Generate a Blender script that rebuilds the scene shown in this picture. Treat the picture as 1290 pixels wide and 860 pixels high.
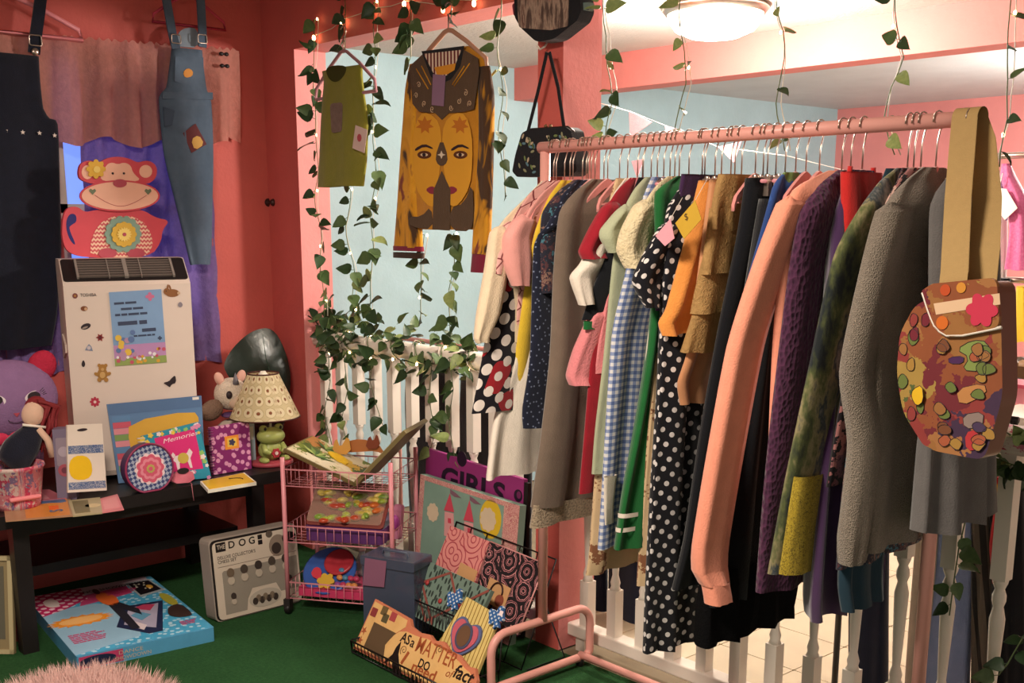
import bpy, math, random
from mathutils import Vector, Matrix
random.seed(7)
PI = math.pi
for _o in list(bpy.data.objects): bpy.data.objects.remove(_o)
SC = bpy.context.scene
COL = SC.collection

# ------------------------------------------------------------------ camera
# axes: X along the railing, Y through the railing away from the room, Z up
FPX, PPY, HOR, EYE = 1400.0, 560.0, 275.0, 1.45
PITCH = math.atan((PPY - HOR) / FPX)
AZ = math.atan(1265.0 / math.hypot(FPX, PPY - HOR))
FWD = Vector((-math.cos(AZ) * math.cos(PITCH), math.sin(AZ) * math.cos(PITCH), -math.sin(PITCH)))
RGT = Vector((math.sin(AZ), math.cos(AZ), 0))
UPV = RGT.cross(FWD)
CAM = Vector((0, 0, EYE))
cd = bpy.data.cameras.new('camera')
cam = bpy.data.objects.new('camera', cd)
COL.objects.link(cam)
cd.sensor_fit = 'HORIZONTAL'
cd.sensor_width = 36.0
cd.lens = FPX * 36.0 / 1290.0
cd.shift_y = (PPY - 430.0) / 1290.0
cd.clip_start = 0.02
cd.clip_end = 60
M = Matrix.Identity(4)
for i in range(3):
    M[i][0] = RGT[i]; M[i][1] = UPV[i]; M[i][2] = -FWD[i]; M[i][3] = CAM[i]
cam.matrix_world = M
SC.camera = cam

# ------------------------------------------------------------------ world, exposure
SC.view_settings.view_transform = 'Standard'
SC.view_settings.look = 'None'
SC.view_settings.gamma = 1.0
SC.view_settings.use_curve_mapping = False
SC.view_settings.exposure = 0.0
wd = bpy.data.worlds.new('world')
SC.world = wd
wd.use_nodes = True
bg = wd.node_tree.nodes['Background']
bg.inputs[0].default_value = (1.0, 0.82, 0.72, 1)
bg.inputs[1].default_value = 0.60


def lamp(name, kind, loc, energy, color, size=0.3, rot=None, sizey=None):
    l = bpy.data.lights.new(name, kind)
    l.energy = energy
    l.color = color
    if kind == 'AREA':
        l.size = size
        if sizey: l.shape = 'RECTANGLE'; l.size_y = sizey
    elif kind in ('POINT', 'SPOT'):
        l.shadow_soft_size = size
    o = bpy.data.objects.new(name, l)
    o.location = loc
    if rot: o.rotation_euler = rot
    COL.objects.link(o)
    return o


# ceiling lamp of the room in front of the railing (above and behind the photographer)
lamp('room_ceiling_lamp_light', 'AREA', (-1.75, 0.55, 2.37), 92, (1.0, 0.86, 0.72), 0.5)
# ceiling lamps of the room beyond the railing
lamp('far_room_lamp_light', 'POINT', (-2.66, 3.33, 2.02), 98, (1.0, 0.92, 0.82), 0.10)
lamp('far_room_second_lamp_light', 'POINT', (-1.9, 5.6, 1.75), 120, (1.0, 0.93, 0.84), 0.12)


# ------------------------------------------------------------------ pixel helpers (1290 x 860 frame)
def ray(u, v):
    return FWD + RGT * ((u - 645.0) / FPX) + UPV * ((PPY - v) / FPX)


def onp(u, v, ax, val):
    d = ray(u, v)
    return CAM + d * ((val - CAM[ax]) / d[ax])


def PX(u, v, x): return onp(u, v, 0, x)
def PYY(u, v, y): return onp(u, v, 1, y)
def PZ(u, v, z=0.0): return onp(u, v, 2, z)


class Fr:
    """a plane with local axes: s along ux, t along uy, d along the normal"""
    def __init__(s, o, ux, uy):
        s.o = Vector(o); s.ux = Vector(ux).normalized(); s.uy = Vector(uy).normalized()
        s.n = s.ux.cross(s.uy).normalized()

    def w(s, a, b, d=0.0): return s.o + s.ux * a + s.uy * b + s.n * d

    def px(s, u, v):
        r = ray(u, v)
        q = CAM + r * ((s.o - CAM).dot(s.n) / r.dot(s.n)) - s.o
        return (q.dot(s.ux), q.dot(s.uy))

    def pxs(s, pts): return [s.px(*p) for p in pts]


def FX(x, y=0, z=0, tilt=0.0, yaw=0.0):
    """frame facing +X; tilt leans the top back, yaw turns it about z"""
    c, sn = math.cos(yaw), math.sin(yaw)
    n0 = Vector((c, sn, 0)); ux = Vector((-sn, c, 0))
    uy = Vector((0, 0, 1)) * math.cos(tilt) - n0 * math.sin(tilt)
    return Fr((x, y, z), ux, uy)


def FY(y, x=0, z=0, tilt=0.0, yaw=0.0):
    """frame facing -Y"""
    c, sn = math.cos(yaw), math.sin(yaw)
    n0 = Vector((sn, -c, 0)); ux = Vector((c, sn, 0))
    uy = Vector((0, 0, 1)) * math.cos(tilt) - n0 * math.sin(tilt)
    return Fr((x, y, z), ux, uy)


def FZ(z, x=0, y=0, rot=0.0):
    return Fr((x, y, z), (math.cos(rot), math.sin(rot), 0), (-math.sin(rot), math.cos(rot), 0))


# ------------------------------------------------------------------ mesh builder
class MB:
    def __init__(s):
        s.v = []; s.f = []; s.m = []; s.sm = []; s.uv = []

    def add(s, vs, fs, mi=0, uvs=None, smooth=False):
        b = len(s.v)
        s.v += [Vector(p) for p in vs]
        s.uv += (uvs if uvs else [None] * len(vs))
        for f in fs:
            s.f.append([i + b for i in f]); s.m.append(mi); s.sm.append(smooth)
        return s

    def box(s, a, b, mi=0):
        x0, y0, z0 = a; x1, y1, z1 = b
        return s.add([(x0, y0, z0), (x1, y0, z0), (x1, y1, z0), (x0, y1, z0), (x0, y0, z1), (x1, y0, z1), (x1, y1, z1), (x0, y1, z1)],
                     [(0, 3, 2, 1), (4, 5, 6, 7), (0, 1, 5, 4), (1, 2, 6, 5), (2, 3, 7, 6), (3, 0, 4, 7)], mi)

    def obox(s, fr, s0, s1, t0, t1, d0, d1, mi=0):
        p = [fr.w(a, b, d) for d in (d0, d1) for a, b in ((s0, t0), (s1, t0), (s1, t1), (s0, t1))]
        return s.add(p, [(0, 3, 2, 1), (4, 5, 6, 7), (0, 1, 5, 4), (1, 2, 6, 5), (2, 3, 7, 6), (3, 0, 4, 7)], mi, [(s0, t0), (s1, t0), (s1, t1), (s0, t1)] * 2)

    def bbox(s, fr, s0, s1, t0, t1, d0, d1, r=0.006, mi=0, n=3):
        """box with rounded outline seen from the front"""
        return s.prism(fr, rrect(s0, s1, t0, t1, r, n), d0, d1, mi)

    def prism(s, fr, pts, d0, d1, mi=0, smooth=False, side=None):
        ar = sum(pts[i][0] * pts[(i + 1) % len(pts)][1] - pts[(i + 1) % len(pts)][0] * pts[i][1] for i in range(len(pts)))
        if ar < 0: pts = pts[::-1]
        n = len(pts)
        vs = [fr.w(a, b, d0) for a, b in pts] + [fr.w(a, b, d1) for a, b in pts]
        uv = [tuple(p) for p in pts] * 2
        s.add(vs, [list(range(n))[::-1], list(range(n, 2 * n))], mi, uv)
        return s.add(vs, [(i, (i + 1) % n, n + (i + 1) % n, n + i) for i in range(n)], mi if side is None else side, uv, smooth)

    def flat(s, fr, pts, d, mi=0, th=0.0006):
        return s.prism(fr, pts, d, d + th, mi)

    def tube(s, pts, r, n=8, mi=0, closed=False, caps=True):
        pts = [Vector(p) for p in pts]
        N = len(pts)
        rs = r if isinstance(r, (list, tuple)) else [r] * N
        t0 = (pts[1] - pts[0]).normalized()
        up = Vector((0, 0, 1)) if abs(t0.z) < 0.9 else Vector((1, 0, 0))
        a = t0.cross(up).normalized()
        vs = []
        for i, p in enumerate(pts):
            if closed: t = (pts[(i + 1) % N] - pts[i - 1])
            else: t = pts[min(i + 1, N - 1)] - pts[max(i - 1, 0)]
            t = t.normalized() if t.length > 1e-9 else t0
            a = (a - t * a.dot(t))
            a = a.normalized() if a.length > 1e-6 else t.orthogonal().normalized()
            b = t.cross(a)
            for k in range(n):
                an = 2 * PI * k / n
                vs.append(p + (a * math.cos(an) + b * math.sin(an)) * rs[i])
        fs = []
        for i in range(N if closed else N - 1):
            j = (i + 1) % N
            for k in range(n):
                fs.append((i * n + k, i * n + (k + 1) % n, j * n + (k + 1) % n, j * n + k))
        if caps and not closed:
            fs.append(tuple(range(n))[::-1]); fs.append(tuple(range((N - 1) * n, N * n)))
        return s.add(vs, fs, mi, None, True)

    def lathe(s, prof, o, n=20, mi=0, fr=None, caps=True):
        """prof (radius, height) about +Z at o, or about fr.n"""
        o = Vector(o)
        if fr: A, B, Cc = fr.ux, fr.uy, fr.n
        else: A, B, Cc = Vector((1, 0, 0)), Vector((0, 1, 0)), Vector((0, 0, 1))
        vs = []; uv = []
        for r, h in prof:
            for k in range(n):
                an = 2 * PI * k / n
                vs.append(o + A * (r * math.cos(an)) + B * (r * math.sin(an)) + Cc * h)
                uv.append((an * 0.1, h))
        fs = [(i * n + k, i * n + (k + 1) % n, (i + 1) * n + (k + 1) % n, (i + 1) * n + k) for i in range(len(prof) - 1) for k in range(n)]
        if caps:
            fs.append(tuple(range(n))[::-1]); fs.append(tuple(range((len(prof) - 1) * n, len(prof) * n)))
        return s.add(vs, fs, mi, uv, True)

    def ell(s, c, r, mi=0, nu=14, nv=9, rot=None, warp=None):
        c = Vector(c); vs = []
        for j in range(nv + 1):
            ph = PI * j / nv
            for i in range(nu):
                th = 2 * PI * i / nu
                d = Vector((math.sin(ph) * math.cos(th), math.sin(ph) * math.sin(th), math.cos(ph)))
                p = Vector((d.x * r[0], d.y * r[1], d.z * r[2]))
                if warp: p = warp(p, d)
                if rot: p = rot @ p
                vs.append(c + p)
        fs = [(j * nu + i, (j + 1) * nu + i, (j + 1) * nu + (i + 1) % nu, j * nu + (i + 1) % nu) for j in range(nv) for i in range(nu)]
        return s.add(vs, fs, mi, None, True)

    def loft(s, rings, mi=0, caps=(False, False), flip=False):
        n = len(rings[0]); vs = []; uv = []
        L = 0.0
        for j, rg in enumerate(rings):
            if j: L -= (sum(rg, Vector()) / n - sum(rings[j - 1], Vector()) / n).length
            acc = 0.0
            for k in range(n + 1):
                if k: acc += (rg[k % n] - rg[k - 1]).length
                vs.append(rg[k % n]); uv.append((acc, L))
        m = n + 1
        fs = []
        for j in range(len(rings) - 1):
            for k in range(n):
                q = (j * m + k, j * m + k + 1, (j + 1) * m + k + 1, (j + 1) * m + k)
                fs.append(q[::-1] if flip else q)
        if caps[0]: fs.append(tuple(range(n)))
        if caps[1]: fs.append(tuple((len(rings) - 1) * m + k for k in range(n))[::-1])
        return s.add(vs, fs, mi, uv, True)

    def sheet(s, fn, nu, nv, mi=0, uvs=1.0):
        vs = [fn(i / nu, j / nv) for j in range(nv + 1) for i in range(nu + 1)]
        uv = [(i / nu * uvs, j / nv * uvs) for j in range(nv + 1) for i in range(nu + 1)]
        m = nu + 1
        return s.add(vs, [(j * m + i, j * m + i + 1, (j + 1) * m + i + 1, (j + 1) * m + i) for j in range(nv) for i in range(nu)], mi, uv, True)

    def mesh(s, name, mats, off=Vector((0, 0, 0))):
        me = bpy.data.meshes.new(name)
        me.from_pydata([p - off for p in s.v], [], s.f)
        for m in (mats if isinstance(mats, (list, tuple)) else [mats]): me.materials.append(m)
        me.polygons.foreach_set('material_index', s.m)
        me.polygons.foreach_set('use_smooth', s.sm)
        if any(u is not None for u in s.uv):
            ul = me.uv_layers.new(name='UVMap')
            for li, l in enumerate(me.loops):
                u = s.uv[l.vertex_index]
                if u: ul.data[li].uv = u
        me.update()
        return me

    def build(s, name, mats, parent=None, org=None):
        off = Vector(org) if org is not None else (parent_world(parent) if parent else s.base())
        o = bpy.data.objects.new(name, s.mesh(name, mats, off))
        COL.objects.link(o)
        if parent:
            o.parent = parent; o.location = off - parent_world(parent)
        else:
            o.location = off
        return o

    def base(s):
        xs = [p.x for p in s.v]; ys = [p.y for p in s.v]; zs = [p.z for p in s.v]
        return Vector(((min(xs) + max(xs)) / 2, (min(ys) + max(ys)) / 2, min(zs)))


def parent_world(o):
    v = Vector(o.location)
    while o.parent:
        o = o.parent; v += o.location
    return v


def tag(o, label=None, cat=None, group=None, kind=None):
    if label: o['label'] = label
    if cat: o['category'] = cat
    if group: o['group'] = group
    if kind: o['kind'] = kind
    return o


def thing(name, label, cat, loc, group=None):
    o = bpy.data.objects.new(name, None)
    o.empty_display_size = 0.05
    COL.objects.link(o)
    o.location = loc
    return tag(o, label, cat, group)


def inst(me, name, parent, loc, rot=(0, 0, 0), scale=(1, 1, 1)):
    o = bpy.data.objects.new(name, me)
    COL.objects.link(o)
    if parent: o.parent = parent
    o.location = loc; o.rotation_euler = rot; o.scale = scale
    return o


def rrect(s0, s1, t0, t1, r, n=4):
    pts = []
    for cx, cy, a0 in ((s1 - r, t1 - r, 0), (s0 + r, t1 - r, 90), (s0 + r, t0 + r, 180), (s1 - r, t0 + r, 270)):
        for k in range(n + 1):
            a = math.radians(a0 + 90.0 * k / n)
            pts.append((cx + r * math.cos(a), cy + r * math.sin(a)))
    return pts


def circ(cx, cy, rx, ry=None, n=20, rot=0.0):
    ry = ry or rx; o = []
    for k in range(n):
        a = 2 * PI * k / n
        x, y = rx * math.cos(a), ry * math.sin(a)
        o.append((cx + x * math.cos(rot) - y * math.sin(rot), cy + x * math.sin(rot) + y * math.cos(rot)))
    return o


def star(cx, cy, r0, r1, n, rot=0.0):
    return [(cx + (r0 if k % 2 == 0 else r1) * math.cos(PI * k / n + rot), cy + (r0 if k % 2 == 0 else r1) * math.sin(PI * k / n + rot)) for k in range(2 * n)]


def flower(cx, cy, r, petals=8, depth=0.2, n=64):
    return [(cx + r * (1 - depth + depth * abs(math.cos(petals * a / 2))) * math.cos(a), cy + r * (1 - depth + depth * abs(math.cos(petals * a / 2))) * math.sin(a)) for a in [2 * PI * k / n for k in range(n)]]


def smooth(pts, it=2, closed=True):
    for _ in range(it):
        o = []
        n = len(pts)
        for i in range(n if closed else n - 1):
            a = Vector(pts[i]); b = Vector(pts[(i + 1) % n])
            o.append(tuple(a * 0.75 + b * 0.25)); o.append(tuple(a * 0.25 + b * 0.75))
        if not closed: o = [tuple(pts[0])] + o + [tuple(pts[-1])]
        pts = o
    return pts


def rounded(pts, r=0.2, n=4):
    """round polygon corners, r as a share of the shorter adjoining edge"""
    o = []
    N = len(pts)
    for i in range(N):
        a, b, c = Vector(pts[i - 1]), Vector(pts[i]), Vector(pts[(i + 1) % N])
        k = r * min((a - b).length, (c - b).length)
        p, q = b + (a - b).normalized() * k, b + (c - b).normalized() * k
        for j in range(n + 1):
            t = j / n
            o.append(tuple(p * (1 - t) ** 2 + b * 2 * t * (1 - t) + q * t * t))
    return o


def lerp(a, b, t): return a + (b - a) * t


def cat(P, i, f, k):
    """smooth (Catmull-Rom) interpolation of column k between rows i and i+1"""
    p1, p2 = P[i][k], P[i + 1][k]
    p0 = P[i - 1][k] if i > 0 else 2 * p1 - p2
    p3 = P[i + 2][k] if i + 2 < len(P) else 2 * p2 - p1
    m1, m2 = (p2 - p0) * 0.35, (p3 - p1) * 0.35
    f2, f3 = f * f, f * f * f
    return (2 * f3 - 3 * f2 + 1) * p1 + (f3 - 2 * f2 + f) * m1 + (-2 * f3 + 3 * f2) * p2 + (f3 - f2) * m2


def rings_of(prof, nr=22, n=26, fold=0.0, fk=3.0, seed=0, ax='x', power=0.75):
    """prof rows: (z, c0, c1, off, depth) from top to bottom; c across, off along the normal."""
    rnd = random.Random(seed)
    ph = rnd.uniform(0, 6.28); ph2 = rnd.uniform(0, 6.28)
    tot = [0.0]
    for a, b in zip(prof, prof[1:]): tot.append(tot[-1] + max(1e-4, math.hypot(b[0] - a[0], 0.5 * (abs(b[1] - a[1]) + abs(b[2] - a[2])))))
    ts = sorted(set([q / tot[-1] for q in tot] + [k / nr for k in range(nr + 1)]))
    out = []
    for t in ts:
        d = t * tot[-1]
        i = 0
        while i < len(tot) - 2 and tot[i + 1] < d: i += 1
        f = max(0.0, min(1.0, (d - tot[i]) / (tot[i + 1] - tot[i])))
        z, c0, c1, off, dep = [cat(prof, i, f, k) for k in range(5)]
        mid, hw = (c0 + c1) / 2, (c1 - c0) / 2
        rg = []
        for k in range(n):
            an = 2 * PI * k / n
            cc, ss = math.cos(an), math.sin(an)
            x = -math.copysign(abs(cc) ** power, cc)
            q = math.copysign(abs(ss) ** 0.7, ss) * dep
            g = fold * (0.25 + 0.75 * t) * (math.sin(fk * x * 3.1 + ph + 1.3 * math.sin(2.3 * t + ph2)) + 0.45 * math.sin(fk * 1.7 * x * 3.1 + ph2 + 2 * t))
            c = mid + hw * x; nn = off + q + g
            zz = z + fold * 0.3 * math.sin(fk * 2 * x + ph2) * t
            rg.append(Vector((nn, c, zz)) if ax == 'x' else Vector((c, nn, zz)))
        out.append(rg)
    return out

# ------------------------------------------------------------------ materials
def lin(c):
    if isinstance(c, str):
        c = c.lstrip('#'); c = [int(c[i:i + 2], 16) / 255.0 for i in (0, 2, 4)]
    else:
        c = [x / 255.0 for x in c]
    return tuple([x / 12.92 if x <= 0.04045 else ((x + 0.055) / 1.055) ** 2.4 for x in c]) + (1.0,)


class NG:
    def __init__(s, name, rough=0.6, metal=0.0, spec=0.35):
        s.mat = bpy.data.materials.new(name); s.mat.use_nodes = True
        s.nt = s.mat.node_tree; s.b = s.nt.nodes['Principled BSDF']
        s.b.inputs['Roughness'].default_value = rough
        s.b.inputs['Metallic'].default_value = metal
        s.b.inputs['Specular IOR Level'].default_value = spec
        s._c = {}

    def nd(s, t): return s.nt.nodes.new(t)

    def ln(s, a, b):
        s.nt.links.new(a, b)

    def put(s, inp, val):
        if hasattr(val, 'is_linked') or hasattr(val, 'links'): s.ln(val, inp)
        else:
            if isinstance(val, (str, list)) or (isinstance(val, tuple) and len(val) == 3 and inp.type == 'RGBA'): val = lin(val)
            inp.default_value = val

    def tc(s, which):
        if 'tc' not in s._c: s._c['tc'] = s.nd('ShaderNodeTexCoord')
        return s._c['tc'].outputs[which]

    def uv(s): return s.tc('UV')
    def obj(s): return s.tc('Object')

    def mapv(s, vec, scale=(1, 1, 1), rot=(0, 0, 0), loc=(0, 0, 0)):
        m = s.nd('ShaderNodeMapping')
        s.ln(vec, m.inputs[0])
        m.inputs['Scale'].default_value = scale; m.inputs['Rotation'].default_value = rot; m.inputs['Location'].default_value = loc
        return m.outputs[0]

    def math(s, op, a, b=0.5, c=None):
        m = s.nd('ShaderNodeMath'); m.operation = op
        for i, q in enumerate((a, b, c)):
            if q is None: continue
            if isinstance(q, (int, float)): m.inputs[i].default_value = q
            else: s.ln(q, m.inputs[i])
        return m.outputs[0]

    def sep(s, vec):
        m = s.nd('ShaderNodeSeparateXYZ'); s.ln(vec, m.inputs[0]); return m.outputs

    def noise(s, vec, scale, detail=3, rough=0.55, out=0, dist=0.0):
        m = s.nd('ShaderNodeTexNoise'); s.ln(vec, m.inputs['Vector'])
        m.inputs['Scale'].default_value = scale; m.inputs['Detail'].default_value = detail; m.inputs['Roughness'].default_value = rough
        m.inputs['Distortion'].default_value = dist
        return m.outputs[out]

    def vor(s, vec, scale, rnd=1.0, out='Distance', feat='F1', dim='3D'):
        m = s.nd('ShaderNodeTexVoronoi'); m.voronoi_dimensions = dim; m.feature = feat
        s.ln(vec, m.inputs['Vector']); m.inputs['Scale'].default_value = scale; m.inputs['Randomness'].default_value = rnd
        return m.outputs[out]

    def wave(s, vec, scale, dist=0.0, dirn='X', det=2.0, kind='BANDS'):
        m = s.nd('ShaderNodeTexWave'); m.wave_type = kind
        if kind == 'BANDS': m.bands_direction = dirn
        s.ln(vec, m.inputs['Vector']); m.inputs['Scale'].default_value = scale; m.inputs['Distortion'].default_value = dist
        m.inputs['Detail'].default_value = det
        return m.outputs['Fac']

    def ramp(s, fac, stops, const=False):
        m = s.nd('ShaderNodeValToRGB')
        s.ln(fac, m.inputs[0])
        cr = m.color_ramp
        if const: cr.interpolation = 'CONSTANT'
        while len(cr.elements) < len(stops): cr.elements.new(0.5)
        for e, (p, c) in zip(cr.elements, stops): e.position = p; e.color = lin(c) if not (isinstance(c, tuple) and len(c) == 4) else c
        return m.outputs[0]

    def mix(s, fac, a, b, mode='MIX'):
        m = s.nd('ShaderNodeMix'); m.data_type = 'RGBA'; m.blend_type = mode
        for i, q in ((0, fac), (6, a), (7, b)):
            if isinstance(q, (int, float)): m.inputs[i].default_value = q
            elif isinstance(q, (str, tuple, list)): m.inputs[i].default_value = lin(q)
            else: s.ln(q, m.inputs[i])
        return m.outputs[2]

    def color(s, c):
        i = s.b.inputs['Base Color']
        if isinstance(c, (str, tuple, list)): i.default_value = lin(c)
        else: s.ln(c, i)
        return s

    def vary(s, c, amt=0.12, scale=18, vec=None):
        """gentle unevenness of a plain colour"""
        n = s.noise(vec if vec else s.obj(), scale, 4)
        f = s.math('MULTIPLY_ADD', n, amt * 2, 1 - amt)
        m = s.nd('ShaderNodeVectorMath'); m.operation = 'SCALE'
        if isinstance(c, (str, tuple, list)): m.inputs[0].default_value = lin(c)[:3]
        else: s.ln(c, m.inputs[0])
        s.ln(f, m.inputs['Scale'])
        s.ln(m.outputs[0], s.b.inputs['Base Color'])
        return s

    def bump(s, h, strength=0.3, dist=0.01):
        m = s.nd('ShaderNodeBump'); m.inputs['Strength'].default_value = strength; m.inputs['Distance'].default_value = dist
        s.ln(h, m.inputs['Height']); s.ln(m.outputs[0], s.b.inputs['Normal'])
        return s

    def sheen(s, w=0.3):
        s.b.inputs['Sheen Weight'].default_value = w
        return s


MC = {}


def plain(col, rough=0.55, metal=0.0, amt=0.08, scale=14, bump=0.0, bs=60, spec=0.35):
    k = ('plain', str(col), rough, metal, amt, scale, bump, bs)
    if k in MC: return MC[k]
    g = NG('paint_' + str(len(MC)), rough, metal, spec)
    g.vary(col, amt, scale)
    if bump: g.bump(g.noise(g.obj(), bs, 3), bump, 0.004)
    MC[k] = g.mat
    return g.mat


def cloth(col, col2=None, weave=420, bump=0.25, rough=0.9, sheen=0.25, amt=0.12, wrinkle=0.5):
    k = ('cloth', str(col), str(col2), weave, bump, sheen, amt)
    if k in MC: return MC[k]
    g = NG('fabric_' + str(len(MC)), rough, 0, 0.15)
    c = col
    if col2: c = g.mix(g.noise(g.obj(), 25, 4), col, col2)
    g.vary(c, amt, 30)
    g.sheen(sheen)
    w1 = g.noise(g.obj(), weave, 2)
    w2 = g.noise(g.mapv(g.obj(), (1, 1, 0.35)), 16, 3)
    g.bump(g.math('MULTIPLY_ADD', w2, wrinkle * 4, w1), bump, 0.006)
    MC[k] = g.mat
    return g.mat


def fab(name, colfn, rough=0.88, weave=300, bump=0.2, sheen=0.2):
    """fabric with a pattern: colfn(g) returns a colour socket"""
    if name in MC: return MC[name]
    g = NG(name, rough, 0, 0.15)
    g.vary(colfn(g), 0.1, 25)
    g.sheen(sheen)
    g.bump(g.math('MULTIPLY_ADD', g.noise(g.mapv(g.obj(), (1, 1, 0.35)), 16, 3), 2.0, g.noise(g.obj(), weave, 2)), bump, 0.006)
    MC[name] = g.mat
    return g.mat


def dots(base, dot, scale, r, rot=PI / 4, rnd=0.0):
    def fn(g):
        v = g.mapv(g.uv(), (scale, scale, scale), (0, 0, rot))
        d = g.vor(v, 1.0, rnd, 'Distance', 'F1', '2D')
        return g.mix(g.math('LESS_THAN', d, r), base, dot)
    return fn


def gingham(white, mid, dark, s):
    def fn(g):
        q = g.sep(g.uv())
        a = g.math('GREATER_THAN', g.math('FRACT', g.math('MULTIPLY', q[0], s)), 0.5)
        b = g.math('GREATER_THAN', g.math('FRACT', g.math('MULTIPLY', q[1], s)), 0.5)
        return g.ramp(g.math('MULTIPLY', g.math('ADD', a, b), 0.5), [(0, white), (0.3, mid), (0.8, dark)], True)
    return fn


def floral(stops, scale, dist=0.25, dim='UV'):
    """patches of colour with wandering edges"""
    def fn(g):
        v = g.uv() if dim == 'UV' else g.obj()
        n = g.noise(v, scale * 1.6, 3, 0.6, 1)
        vv = g.mix(dist * 0.25, v, n, 'LINEAR_LIGHT')
        c = g.vor(vv, scale, 1.0, 'Color')
        return g.ramp(g.sep(c)[0], stops, True)
    return fn


def emit(name, col, strength):
    g = NG(name, 0.5)
    g.color(col)
    g.b.inputs['Emission Color'].default_value = lin(col)
    g.b.inputs['Emission Strength'].default_value = strength
    return g.mat


def glassy(col, alpha=0.35, rough=0.12):
    g = NG('clear_plastic_' + str(len(MC)), rough, 0, 0.5)
    g.color(col)
    g.b.inputs['Transmission Weight'].default_value = 0.0
    g.b.inputs['Alpha'].default_value = alpha
    MC[g.mat.name] = g.mat
    return g.mat


# setting
def wallmat(name, col, amt=0.07, bump=0.35):
    g = NG(name, 0.62, 0, 0.3)
    n = g.noise(g.obj(), 3.5, 4)
    g.vary(g.mix(n, col, tuple(int(x * 0.9) for x in col)), amt, 9)
    g.bump(g.noise(g.obj(), 55, 4, 0.6), bump, 0.006)
    return g.mat


m_red = wallmat('coral_red_wall_paint', (212, 100, 92))
m_pink = wallmat('pink_wall_paint', (236, 150, 148), 0.05, 0.25)
m_blue = wallmat('pale_blue_wall_paint', (172, 206, 215), 0.05, 0.25)
m_ceil = wallmat('ceiling_texture_paint', (216, 208, 200), 0.05, 0.6)
m_white = plain('#E9DFD2', 0.4, 0, 0.05, 8)
_g = NG('green_carpet', 0.95, 0, 0.1)
_g.vary(_g.mix(_g.noise(_g.obj(), 90, 3), (30, 68, 36), (58, 104, 60)), 0.22, 9)
_g.bump(_g.noise(_g.obj(), 420, 2), 0.9, 0.01)
m_carpet = _g.mat
m_tile = plain('#D8C9AC', 0.35, 0, 0.12, 6)
m_black = plain('#1B1717', 0.4, 0, 0.1, 12)
m_blackwire = plain('#161313', 0.35, 0.3)
m_rack = plain('#E2A196', 0.38, 0, 0.05, 20)
m_cartpink = plain('#DE8F97', 0.35, 0, 0.05, 20)
m_metal = plain('#B8A79A', 0.28, 0.9)
m_hanger = cloth('#D98E88', None, 500, 0.2, 0.85, 0.4)
m_hanger2 = cloth('#8E2F45', None, 500, 0.2, 0.85, 0.4)
m_greenleaf = None

# ------------------------------------------------------------------ the setting
XW, YW, YB = -4.43, 2.50, 2.65        # window wall, railing wall front and back
XJ, ZH = -4.17, 2.128                 # jamb of the opening, underside of its header
YR = 2.575                            # railing centre line
YRK, ZROD = 2.29, 1.652               # clothes rack


def struct(o): return tag(o, kind='structure')


b = MB().box((XW - 0.1, -2.5, -0.03), (3.2, YW, 0.0))
struct(b.build('floor', m_carpet, org=(0, 0, 0)))
b = MB().box((-4.6, YW, -0.03), (3.2, 7.2, -0.006))
fl2 = struct(b.build('floor_beyond', plain('#8E8068', 0.7), org=(0, 2.5, 0)))
tb = MB().bbox(FZ(0), -0.148, 0.148, -0.148, 0.148, -0.008, 0.0, 0.006)
tme = tb.mesh('floor_tile', m_tile)
for i in range(9):
    for j in range(9):
        inst(tme, 'floor_tile', fl2, (-3.0 + i * 0.3, 0.31 + j * 0.3, 0.0))
# window wall with its opening
b = MB()
wy0, wy1, wz0, wz1 = 1.60, 2.20, 0.98, 2.06
b.box((XW - 0.1, -2.5, 0), (XW, wy0, 2.5)).box((XW - 0.1, wy1, 0), (XW, YB, 2.5))
b.box((XW - 0.1, wy0, 0), (XW, wy1, wz0)).box((XW - 0.1, wy0, wz1), (XW, wy1, 2.5))
struct(b.build('wall_left', m_red, org=(XW, 0, 0)))
# railing wall: stub, header (coral in front, pink on jamb and underside)
b = MB()
b.add([(XW, YW, 0), (XJ, YW, 0), (XJ, YW, ZH), (3.2, YW, ZH), (3.2, YW, 2.5), (XW, YW, 2.5)], [(0, 1, 2, 3, 4, 5)], 0)
b.add([(XJ, YW, 0), (XJ, YB, 0), (XJ, YB, ZH), (XJ, YW, ZH)], [(0, 1, 2, 3)], 1)
b.add([(XJ, YW, ZH), (XJ, YB, ZH), (3.2, YB, ZH), (3.2, YW, ZH)], [(0, 1, 2, 3)], 1)
b.add([(XW, YB, 0), (XJ, YB, 0), (XJ, YB, ZH), (3.2, YB, ZH), (3.2, YB, 2.5), (XW, YB, 2.5)], [(0, 5, 4, 3, 2, 1)], 1)
struct(b.build('wall_railing', [m_red, m_pink], org=(XW, YW, 0)))
# column in the opening
b = MB()
cx0, cx1, cy1 = -2.70, -2.585, 2.67
b.add([(cx0, YW, 0), (cx1, YW, 0), (cx1, YW, ZH), (cx0, YW, ZH)], [(0, 1, 2, 3)], 0)
b.add([(cx1, YW, 0), (cx1, cy1, 0), (cx1, cy1, ZH), (cx1, YW, ZH)], [(0, 1, 2, 3)], 1)
b.add([(cx0, YW, 0), (cx0, cy1, 0), (cx0, cy1, ZH), (cx0, YW, ZH)], [(0, 3, 2, 1)], 1)
b.add([(cx0, cy1, 0), (cx1, cy1, 0), (cx1, cy1, ZH), (cx0, cy1, ZH)], [(0, 3, 2, 1)], 1)
struct(b.build('trim_1', [m_red, m_pink]))
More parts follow.
